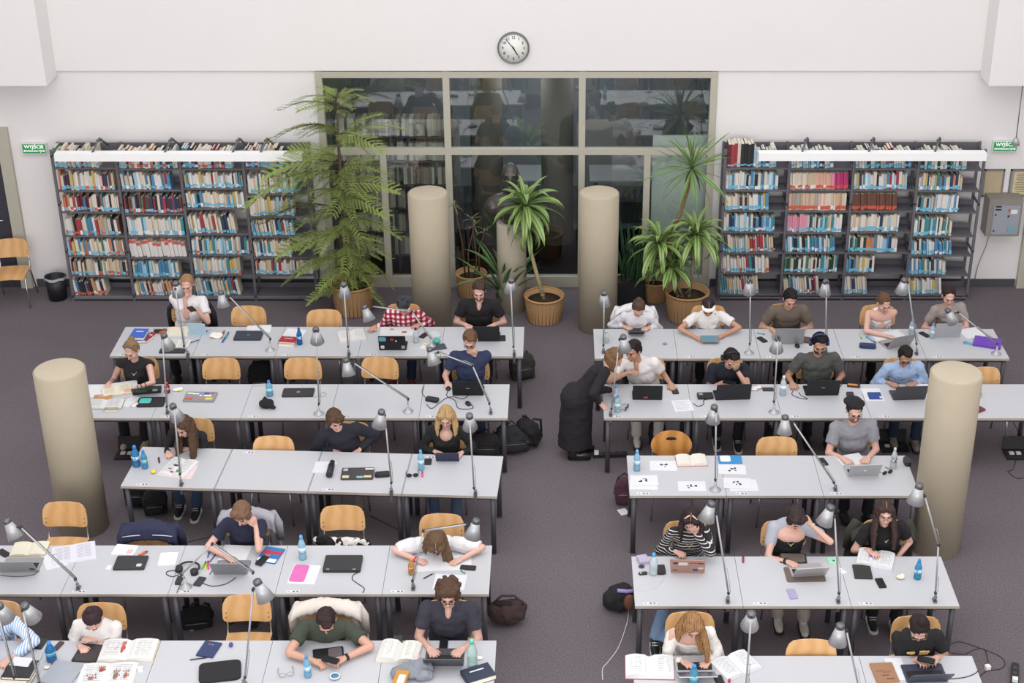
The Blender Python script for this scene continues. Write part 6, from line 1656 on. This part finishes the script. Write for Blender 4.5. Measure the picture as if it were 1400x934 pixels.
bottle(646, 912, 'large clear bottle with a mint cap beside the wavy-haired man', .30, .045, 'cfe6e2', '6ad0c4', 'b0d8d4', lab=None)
slab('power_adapter', 544, 878, .08, .09, .04, '2b2b2e', 'black adapter behind the very thick open book', 'adapter', 0, .01)
earbuds(656, 901, 'white earbud case beside the large clear bottle')
stack(654, 926, [(.26, .19, .05, '2c3448', .45, 'thick navy hardback at the aisle corner of the last row', 0, 0)], '')
# ---------------- first row, yucca side
bottle(828, 468, 'clear glass tumbler beside the upright lamp by the column', .16, .04, 'e0e6e8', 'c8d0d4', 'd8e0e4', lab=None)
laptop(870, 457, 'grey tablet propped before the woman in white', .20, '4a484c', 0, 55, .15)
earbuds(909, 471, 'grey earbud case alone on the first-row desk', '8a8c90')
slab('tablet', 970, 464, .22, .17, .012, '8a8484', 'tablet showing a blue picture in the hands of the headband student', 'tablet', .0, .012, TZ + .03, .3, (('screen', 0, -.0, .2, .14, '5a8a9c'),))
phone(1042, 465, 'black phone beside the grey laptop of the man in brown', .5); pen((1035, 456), (1046, 458), 'teal marker behind the phone of the man in brown', '3fa8a0', .007, 'marker')
laptop(1078, 471, 'grey laptop before the man in the brown T-shirt', .36, '9a999c', 0, 14, .24)
mouse(1090, 474, 'black mouse in front of the grey laptop of the man in brown')
slab('wallet', 1103, 466, .09, .14, .02, '5a4640', 'brown wallet beside the grey laptop', 'wallet', -.3)
pen((1184, 461), (1198, 470), 'light blue pen behind the navy pencil case', '4aa8dc', .009); pen((1175, 458), (1178, 464), 'pale green highlighter near the navy pencil case', 'b8dc9a', .008, 'highlighter')
slab('pencil_case', 1186, 475, .20, .09, .04, '22345c', 'navy pencil case in front of the woman in the white camisole', 'pencil case', -.15, .03)
paper(1215, 460, 'white sheets under the woman in the white camisole', .40, .25, .35, h=.003)
laptop(1229, 475, 'silver laptop turned aside beside the woman in the camisole', .33, 'a5a2a4', .38, 28, .22)
bottle(1246, 457, 'clear water bottle with blue cap between the two women', .22, .035, 'c8dce6', '4a90dc', 'b0d0dc')
phone(1264, 458, 'black phone beside the silver laptop of the woman in taupe', .55)
laptop(1294, 462, 'silver laptop before the woman in taupe', .33, 'b3b4b8', .02, 18, .23)
bottle(1274, 462, 'small clear bottle with blue cap beside the silver laptop', .2, .033, 'cfe0e8', '5aa8e8', 'b8d4e0')
paper(1330, 455, 'white sheet behind the purple folder', .30, .26, .3)
blob('lanyard', 1323, 470, [((0, 0, .008), (.06, .02, .008)), ((.05, -.03, .008), (.05, .016, .008), (0, 0, -.4)), ((-.02, .03, .008), (.03, .03, .008))], '3fa8c4', 'crumpled turquoise lanyard beside the purple folder', 'lanyard', .006, None, M('3fa8c4', .6))
slab('ring_binder', 1350, 470, .33, .25, .03, '6a3fb0', 'bright purple ring binder at the far end of the first row', 'binder', -.35, .01)
# ---------------- second row, yucca side
bottle(844, 563, 'clear water bottle with blue cap at the aisle end, nearer the lamp', .22, .037, 'c4dce8', '3f9ae4', 'a8cce0')
bottle(842, 549, 'clear water bottle standing behind the other at the aisle end', .21, .034, 'cfe0e8', '3f9ae4', 'b0d0e0')
spectacles(857, 560, 'dark sunglasses beside the clear water bottles', 1.2, '1d1c1e', '222226')
laptop(885, 547, 'black laptop with a red mark before the young man in white', .34, '1f1e20', -.02, 12, .2, 'redmark')
phone(922.7, 535, 'dark phone under the hand of the young man in white', .1, '2a1c20')
paper(933, 555, 'stack of printed sheets beside the black laptop', .22, .25, .12, marks=lines(.2, .24, 8), h=.006)
slab('drive_case', 964, 543, .18, .12, .03, '1e1e22', 'black hard-drive case with a small headset', 'case', .05, .01, None, .5, (('knob', -.05, .02, .05, .05, '8a8a90'),))
laptop(1002, 547, 'dark laptop before the man with black headphones', .40, '26262c', .06, 12, .22)
cable([(948, 552), (954, 556), (962, 553), (962, 548), (972, 546)], 'thin black lead before the dark laptop')
blob('crumpled_notes', 1033, 532, [((0, 0, .012), (.08, .05, .012), (0, 0, .4)), ((.04, .02, .016), (.04, .03, .014))], 'e2e0e6', 'crumpled colourful notes behind the dark laptop', 'notes', .008, None, M_blotch('e6e4ea', 'c89a6a', 24, .6))
slab('phone', 1050, 533, .13, .08, .01, '2c302e', 'black phone beside the white-labelled bottle', 'phone', .0, .012)
bottle(1070, 540, 'clear bottle with a white label and blue water', .25, .036, 'd8e2e8', 'dfe4e8', '5ac0dc', lab='eef0f2')
mouse(1085, 530, 'black mouse under the hand of the man with blue headphones')
cable([(1085, 533), (1083, 540), (1094, 545), (1104, 546), (1095, 541), (1092, 537)], 'tangled black mouse lead')
laptop(1124, 541, 'black laptop before the man with blue headphones', .38, '222227', .02, 14, .22, 'mark')
cable([(1143, 540), (1148, 530), (1153, 524)], 'black lead beside the black laptop of the man with blue headphones')
slab('phone', 1167, 528, .15, .08, .012, '26242a', 'phone in a black case under an orange strap', 'phone', -.2, .015, None, .5, (('strap', -.01, .01, .11, .04, 'd88a3a'),))
slab('adapter_box', 1162, 541, .08, .08, .03, '2a2a2e', 'small black box behind the beret', 'box', 0, .01)
paper(1193, 540, 'white sheets under the blue notebook', .22, .30, .05, h=.004)
slab('notebook', 1196, 542, .15, .15, .014, '22408c', 'bright blue notebook on the white sheets', 'notebook', .0, .006, TZ + .004, .5, (('patch', .06, -.05, .03, .05, 'c8d0e0'),))
laptop(1243, 547, 'dark grey laptop before the man in the light blue shirt', .37, '4a4a4e', .05, 20, .22)
paper(1262, 533, 'white sheets beside the column', .2, .28, 0)
slab('wallet', 1338, 561, .12, .10, .02, '6a2c38', 'maroon wallet beside the column', 'wallet', .6)
blob('pouch', 1337, 541, [((0, 0, .03), (.04, .05, .03))], '4a2a34', 'dark red pouch behind the maroon wallet', 'pouch', .008)
# ---------------- third row, yucca side
bottle(870.5, 643, 'pale blue water bottle at the aisle end among drawings', .25, .036, 'a8d4ec', '6ab8ec', '86c0e0')
sk = lambda: [('sketch', random.uniform(-.05, .05), random.uniform(-.03, .03), random.uniform(.01, .03), random.uniform(.01, .03), random.choice(['3a3a3e', '77777c', '26262a'])) for _ in range(7)]
paper(907, 637, 'drawing sheet with black sketches behind the water bottle', .29, .20, -.03, marks=sk())
paper(880, 663, 'lower drawing sheet at the aisle corner', .29, .19, -.03); paper(881, 657, 'drawing sheet on top at the aisle corner', .29, .20, .02, marks=sk(), z=TZ + .004)
paper(946, 665, 'drawing sheet lying alone at the desk front', .29, .19, -.01, marks=sk())
paper(1001, 642, 'drawing sheet below the blue folder', .29, .19, -.05, marks=sk()); paper(1008, 661, 'drawing sheet topmost of the fanned pile', .29, .21, -.06, marks=sk(), z=TZ + .005); paper(1016, 664, 'bottom sheet of the fanned drawing pile', .30, .22, .04, h=.003)
open_book(945, 631, 'open book with red tabs behind the drawings', .32, .20, .05, .03, 'c04050', 'dfdad0', False)
slab('plastic_folder', 998, 629, .25, .16, .01, '2a86c4', 'bright blue folder holding a white card', 'folder', .0, .005, None, .4, (('card', -.05, .01, .11, .12, 'eef2f6'),))
phone(1125, 632, 'black phone beside the man in the grey T-shirt', .25)
paper(1166, 631, 'white sheets under the hands of the man in grey', .28, .28, .3, h=.003)
laptop(1180, 652, 'silver laptop with a glowing logo before the man in grey', .33, 'b4b5b8', .06, 28, .22, 'logo')
spectacles(1213, 649, 'black sunglasses beside the silver laptop', .4, '1b1a1c', '232327')
bottle(1221, 640, 'tall clear glass bottle with black lettering', .25, .033, 'dde2e2', 'd0d4d4', 'd4dada', lab='3a3a3e')
slab('case', 1240, 634, .07, .13, .05, '2b2b30', 'black case at the end of the desk beside the glass bottle', 'case', .05, .025)
# ---------------- fourth row, yucca side
slab('box', 879, 768, .10, .12, .04, 'b3a8c4', 'lilac box at the aisle corner', 'box', .25, .012); earbuds(877, 776, 'black earbud case in front of the lilac box', '2a2a2e')
slab('key_fob', 879, 785, .085, .04, .014, '1e1e22', 'black key fob beside the clear bottle', 'key fob', .15, .018, None, .4, (('button', -.02, 0, .018, .018, 'd8d8dc'),))
bottle(893, 785, 'clear bottle with a round blue cap beside a black phone', .24, .04, 'dfe8ec', '4aa8dc', 'd0dce2', lab=None)
slab('phone', 904, 781, .075, .13, .03, '212024', 'black phone case leaning by the clear bottle', 'phone', .05, .012)
cable([(909, 785), (903, 797), (891, 806), (868, 807)], 'white charging lead running to the desk edge', 'dadadc', .0035)
laptop(940, 784, 'rose laptop with stickers before the woman in the striped top', .32, 'b08c80', -.03, 22, .21, [(-.12, .05, .05, .03, '2a2426'), (-.05, .04, .09, .05, 'd8d0c8'), (.05, .055, .09, .015, 'a03a44'), (.12, .05, .05, .02, '3a3034'), (.07, -.06, .05, .035, '3a3f7a'), (-.12, -.07, .04, .02, '3a4a50'), (.12, -.03, .05, .03, 'd8c0a8')])
pen((1016, 770), (1016, 760), 'crimson lipstick standing at the desk seam', '8c2a4c', .010, 'lipstick')
slab('laptop_sleeve', 1100, 786, .37, .24, .008, '6a5f55', 'brown sleeve under the silver laptop', 'sleeve', .03, .02)
laptop(1106, 789, 'silver laptop on a brown sleeve before the woman with the cardigan', .32, 'b8b6b8', .10, 34, .2)
tablet(1084, 764, 'tablet lying behind the silver laptop on the brown sleeve', .26, .16, -.05, '1c1b1e', '6a6058')
phone(1083, 813, 'lilac phone on charge at the desk edge', .12, '9a94b8', screen='a49ec0')
slab('sticky_notes', 1138, 767, .10, .10, .008, 'a8dcc0', 'mint sticky note pad beside the lamp stem', 'notes', .1, .004, None, .7, (('mark', .01, -.01, .025, .025, '2a7a5a'),))
paper(1151, 781, 'white paper scrap at the desk seam by the lamp', .06, .09, .6)
open_book(1197, 766, 'open book with purple highlighting before the woman with round glasses', .34, .27, -.3, .03, 'b8c8cc', 'dcdcde', True, pics=[(-.06, .0, .08, .05, 'b07ab8')])
pen((1192, 752, ), (1203, 760), 'blue pen in the hand of the woman with round glasses', '2a3a8c')
notebook(1179, 783, 'dark green notebook in front of the open book', .17, .22, -.05, '2c2f2b', .014)
phone(1204, 798, 'black phone beside the dark green notebook', .12)
blob('tissue', 1231, 791, [((0, 0, .02), (.045, .035, .02)), ((.02, .01, .03), (.025, .02, .02)), ((-.02, -.01, .03), (.02, .02, .015))], 'e8dcc8', 'crumpled cream tissue beside the small blue bottle', 'tissue', .006, None, M('eadfcd', .9, bump=.6, bscale=40))
bottle(1254, 791, 'blue water bottle on the desk beside the tissue', .22, .035, '5aaad4', '2f80c8', '3f9ac8')
# ---------------- last row, yucca side
open_book(888, 915, 'thick open textbook with a red cover at the aisle corner', .42, .28, -.03, .045, 'a03040', 'dededf')
laptop(951, 921, 'silver laptop before the woman in the off-shoulder top', .34, 'b5b6ba', .02, 62, .23)
bottle(948, 937, 'blue water bottle in front of the silver laptop of the typing woman', .22, .042, '6ab4d8', '2f8cdc', '4fa4cc', lab='8cbc7a')
open_book(1006, 911, 'open book turned beside the silver laptop', .36, .27, .5, .03, 'cfcac8', 'dbdbde')
phone(983.7, 932, 'black phone in front of the turned open book', .2, z=None); pen((997, 934), (997, 924), 'red lipstick standing before the turned open book', 'b02030', .011, 'lipstick')
slab('notebook', 1209, 921, .20, .26, .014, '9c7458', 'kraft notebook with a pencil sketch on its cover', 'notebook', .08, .006, None, .8, (('sketch', -.03, .02, .08, .006, '5a4434'), ('sketch', .02, .0, .07, .006, '5a4434'), ('sketch', .0, -.04, .06, .01, '4a382c'), ('lettering', .03, -.09, .07, .012, '4a382c')))
paper(1226, 915, 'white sheet under the kraft notebook', .15, .3, .05)
laptop(1268, 933, 'dark grey laptop before the woman in the printed T-shirt', .36, '44485a', .05, 38, .23)
phone(1266, 903, 'phone in the hands of the woman in the printed T-shirt', 1.2, z=.83)
cable([(1297, 929), (1318, 927), (1332, 922), (1338, 917)], 'black laptop lead crossing to the far desk edge')
phone(262, 423, 'phone in the hand of the blond person in white', .6, z=.99); phone(997, 523, 'phone in the hand of the man with black headphones', 1.3, z=.815)

# ================================================================== CLOTHES ON CHAIRS
def drape(ch, label, c, name='jacket', wd=.50, front=.22, back=.45, mat=None, zt=.872, folds=5):
    L = ch.location; rz = ch.rotation_euler.z
    t_ = thing(name, label, 'jacket', (L.x, L.y, 0), rz)
    q = MB(); rr = random.Random(len(label))
    ph = rr.uniform(0, 6)
    def fn(u, v):
        x = (u - .5) * wd; tot = front + back + .06
        s = v * tot
        bulge = .018 * math.sin(u * folds * 6.28 + ph) + .01 * math.sin(u * 17 + v * 5)
        arch = -.05 * (2 * (u - .5)) ** 4 - .02 * (2 * (u - .5)) ** 2
        if s < front: y = .195 - .02 - abs(bulge) - .03; z = zt - (front - s) + arch; y += (z - .6) * .16 * .6
        elif s < front + .06: a_ = (s - front) / .06 * math.pi; y = .235 - .05 * math.cos(a_); z = zt + .018 * math.sin(a_) + arch + .006
        else: d_ = s - front - .06; y = .285 + abs(bulge) * 1.4 + .04 * d_; z = zt - d_ + arch
        side = abs(u - .5) * 2
        return Vector((x * (1 + .15 * (1 - (z - .4) / .5)), y, z - .05 * side * abs(math.sin(v * 7 + ph))))
    q.grid(fn, 26, 26)
    o = q.build('cloth', mat or cloth(c, .5), t_)
    m = o.modifiers.new('thick', 'SOLIDIFY'); m.thickness = .014; m.offset = 0
    # sleeves hanging at the sides
    for s_ in (-1, 1):
        q = MB(); q.tube([(s_ * wd * .42, .30, .80), (s_ * wd * .52, .31, .66), (s_ * wd * .54, .33, .48)], [.05, .052, .04], 10); q.build('sleeve', mat or cloth(c, .5), t_)
    return t_
drape(CH_NAVY, 'navy zip jacket with white piping hung over a chair back', '2a2c48', wd=.56, front=.14)
q = MB(); 
for s_ in (-1, 1): q.tube([(s_ * .06, .125, .80), (s_ * .16, .13, .79), (s_ * .25, .14, .77)], .004, 5)
pp = [o for o in bpy.data.objects if o.name.startswith('jacket') and o.parent is None][-1]; q.build('piping', M('d8d8dc', .6), pp)
def chair_of(word):
    return [o for o in bpy.data.objects if o.parent is None and o.get('category') == 'chair' and word in o['label']][0]
drape(chair_of('navy polo'), 'light grey hooded jacket hung on the chair of the student in the navy polo', 'a5a3ad', wd=.55, front=.1)
drape(chair_of('olive'), 'cream corduroy jacket hung on the chair of the man in olive', 'ddd3ca', wd=.62, front=.05, back=.5, zt=.88)
drape(chair_of('white by the column'), 'white jacket hung on the chair of the woman by the column', 'e3e2e6', wd=.5, front=.05)
drape(chair_of('round glasses'), 'olive green jacket hung on the chair of the woman with round glasses', '3a3a33', wd=.6, front=.02, zt=.80)
drape(chair_of('blond person'), 'black jacket hung on the chair of the blond person', '26252b', wd=.52, front=.02)
p = CH_COW.location
blob('scarf', 468, 742, [((-.20, .10, .53), (.10, .06, .07)), ((-.08, .13, .50), (.13, .05, .045)), ((.10, .13, .50), (.15, .05, .04)), ((.22, .10, .50), (.07, .05, .05)), ((0, .12, .485), (.24, .05, .025))], 'eeeeee', 'black and white cow-patterned scarf on the empty chair seat', 'scarf', .012, 0.0, M_blotch('1c1b1d', 'ece8e4', 9, .5, .9, .01))
sc_ = [o for o in bpy.data.objects if o.name.startswith('scarf')][-1]; sc_.location = (p.x, p.y, 0.0)

# ================================================================== BAGS AND FLOOR THINGS
def backpack(px, py, label, c, w_=.30, d=.20, h=.42, rz=0.0, tilt=0.0, mat=None, pocket=True):
    p = oz(px, py, 0); t = thing('backpack', label, 'bag', (p.x, p.y, 0), rz)
    rm = rotm('X', tilt)
    q = MB()
    zc = h * .5 * math.cos(tilt) + d * .5 * abs(math.sin(tilt))
    P_ = lambda x, y, z: rm @ Vector((x, y, z)) + Vector((0, 0, zc))
    q.ell(P_(0, 0, 0), (w_ * .52, d * .52, h * .48), rm); q.box(P_(0, 0, -h * .1), (w_ * .86, d * .8, h * .72), rm); q.ell(P_(0, 0, h * .22), (w_ * .45, d * .45, h * .26), rm)
    o = q.build('body', mat or cloth(c, .5), t); remesh(o, .014, 4); wrinkle(o, .03)
    if pocket:
        q = MB(); q.ell(P_(0, -d * .45, -h * .16), (w_ * .38, d * .22, h * .24), rm); o = q.build('pocket', mat or cloth(c, .6), t); remesh(o, .014, 2)
        q = MB(); q.tube([P_(-w_ * .3, -d * .62, -h * .02), P_(0, -d * .66, .0), P_(w_ * .3, -d * .62, -h * .02)], .005, 5); q.build('zip', M('77777c', .4, .4), t)
    for s_ in (-1, 1):
        q = MB(); q.tube([P_(s_ * w_ * .25, d * .4, h * .38), P_(s_ * w_ * .36, d * .75, h * .1), P_(s_ * w_ * .3, d * .5, -h * .4)], .014, 6); q.build('strap', M('1d1c1f', .8), t)
    q = MB(); q.tube([P_(-.04, d * .25, h * .46), P_(0, d * .3, h * .56), P_(.04, d * .25, h * .46)], .010, 6); q.build('grab_loop', M('1d1c1f', .8), t)
    return t
backpack(714, 516, 'dark olive backpack on the carpet at the aisle end of the first row', '35322f', .34, .22, .36, .3)
backpack(722, 612, 'black backpack lying in the aisle beside the third row', '1c1b1e', .28, .22, .40, -.5, .5)
backpack(701, 616, 'large black bag against the black backpack in the aisle', '29282c', .42, .24, .34, .2)
backpack(664, 622, 'grey-black bag on the floor behind the blonde woman', '2c2a2b', .38, .2, .3, 0)
backpack(190, 690, 'black backpack on the floor beneath the end desk of the third row', '1e1d20', .30, .2, .36, 0)
backpack(214, 700, 'black backpack with a pink tag beneath the third-row desk', '201f22', .28, .22, .30, .2)
backpack(360, 540, 'tall black backpack on the floor beneath the first-row desks', '1b1a1d', .34, .22, .5, .1)
backpack(1062, 625, 'black backpack on the floor beneath the second-row desks, yucca side', '17161a', .34, .22, .42, 0)
backpack(898, 606, 'small black bag beside the feet of the young man in white', '1d1c1e', .22, .16, .3, 0)
backpack(270, 855, 'black bag with a grey printed square beneath the fourth row', '1a191c', .34, .2, .22, .2)
backpack(853, 688, 'burgundy bag hanging low at the aisle end of the third row', '4a2836', .22, .16, .34, 0)
# slouchy bags
def slouch(px, py, parts, c, lb, kids, rough=.9, mat=None): return blob('shoulder_bag', px, py, parts, c, lb, 'bag', .013, 0.0, mat or cloth(c, .6), 4, 0, kids=kids)
slouch(693, 852, [((0, 0, .13), (.19, .12, .13)), ((.08, .03, .17), (.12, .09, .10)), ((-.10, .0, .15), (.09, .09, .10))], '3b2a2a', 'slouchy dark brown shoulder bag on the aisle carpet',
       (('strap', lambda q: q.tube([(-.15, .0, .22), (-.05, .05, .29), (.08, .04, .30), (.17, .0, .22)], .012), M('33252a', .7)), ('opening', lambda q: q.ell((-.03, -.01, .245), (.10, .04, .02)), M('1a1416', .9))))
slouch(846, 833, [((0, 0, .13), (.17, .12, .13)), ((.03, .03, .17), (.14, .1, .11)), ((-.08, 0, .12), (.09, .1, .11))], '1f1e22', 'black bag with a lilac strap and tan lining on the aisle carpet',
       (('lilac_strap', lambda q: q.tube([(-.02, -.06, .27), (.08, -.05, .25), (.17, -.03, .25)], .02), M('a08cc8', .6)), ('lining', lambda q: q.ell((.10, -.09, .15), (.06, .05, .09)), M('6a4634', .8))))
# floor boxes and power strips
def floorbox(px, py, lb, rz=0.0):
    p = oz(px, py, 0); t = thing('floor_socket', lb, 'floor socket', (p.x, p.y, 0), rz)
    q = MB(); q.box((0, 0, .01), (.32, .24, .02)); q.build('frame', M('1c1b1d', .6), t)
    for x in (-.08, .0, .08):
        q = MB(); q.box((x, 0, .026), (.055, .055, .012)); q.build('socket', M('d8d6d2' if x < .05 else '2a2a2e', .5), t)
    q = MB(); q.box((0, .13, .09), (.32, .015, .16), rotm('X', -.25)); q.build('lid', M('2a292c', .7), t)
floorbox(178, 622, 'open black floor socket box beside the end desk of the third row')
floorbox(1222, 612, 'open black floor socket box beside the glass bottle desk')
floorbox(1392, 622, 'open black floor socket box at the far wall side of the second row')
def strip(px, py, lb, rz, n=4):
    p = oz(px, py, 0); t = thing('power_strip', lb, 'power strip', (p.x, p.y, 0), rz)
    q = MB(); q.prism(rrect(.08 * n + .08, .07, .02), 0, .04); q.build('body', M('1e1d20', .5), t)
    for k in range(n):
        q = MB(); q.cone((-.04 * (n - 1) + .08 * k, 0, .04), (-.04 * (n - 1) + .08 * k, 0, .043), .02, .02, 12); q.build('socket', M('44444a', .6), t)
    q = MB(); q.box((-.04 * n - .0, 0, .055), (.05, .05, .04)); q.build('plug', M('e8e6e2', .5), t)
strip(834, 624, 'black power strip with a white plug at the feet of the standing woman', .05)
strip(842, 950, 'black power strip with white plugs beside the last row', .3)
strip(1387, 925, 'black power strip beyond the far end of the last row', 1.3, 3)
slab('plug_adapter', 1350, 915, .05, .05, .04, 'ecebe8', 'white plug lying loose on the carpet past the last row', 'plug', .3, .01, 0.0)
cable([(1296, 884), (1310, 878), (1335, 885), (1365, 897), (1374, 907), (1368, 915), (1350, 918), (1340, 925)], 'black lead looping over the carpet past the last row', z=0.0)
cable([(1300, 893), (1318, 895), (1335, 888), (1347, 890), (1352, 912)], 'thinner black lead to the loose white plug', z=0.0)
cable([(868, 810), (860, 830), (858, 850), (846, 885), (832, 905), (824, 915), (824, 930)], 'white charging lead trailing down to the power strip', 'd8d8da', .005, 0.0)
cable([(310, 745), (315, 700), (330, 722), (255, 742)], 'thin black lead on the carpet behind the fourth row', z=0.0)
cable([(505, 705), (525, 715), (545, 725)], 'black lead with a plug on the carpet beneath the third row', z=0.0)
cable([(1384, 575), (1394, 600), (1386, 640), (1378, 645), (1392, 655), (1408, 650)], 'black looped lead by the far floor socket', z=0.0)
paper(852, 700, 'white paper scrap on the aisle carpet beside the third row', .10, .12, .4, z=0.0)
paper(261, 861, 'small white scrap on the carpet beneath the fourth row', .03, .07, .9, z=0.0)
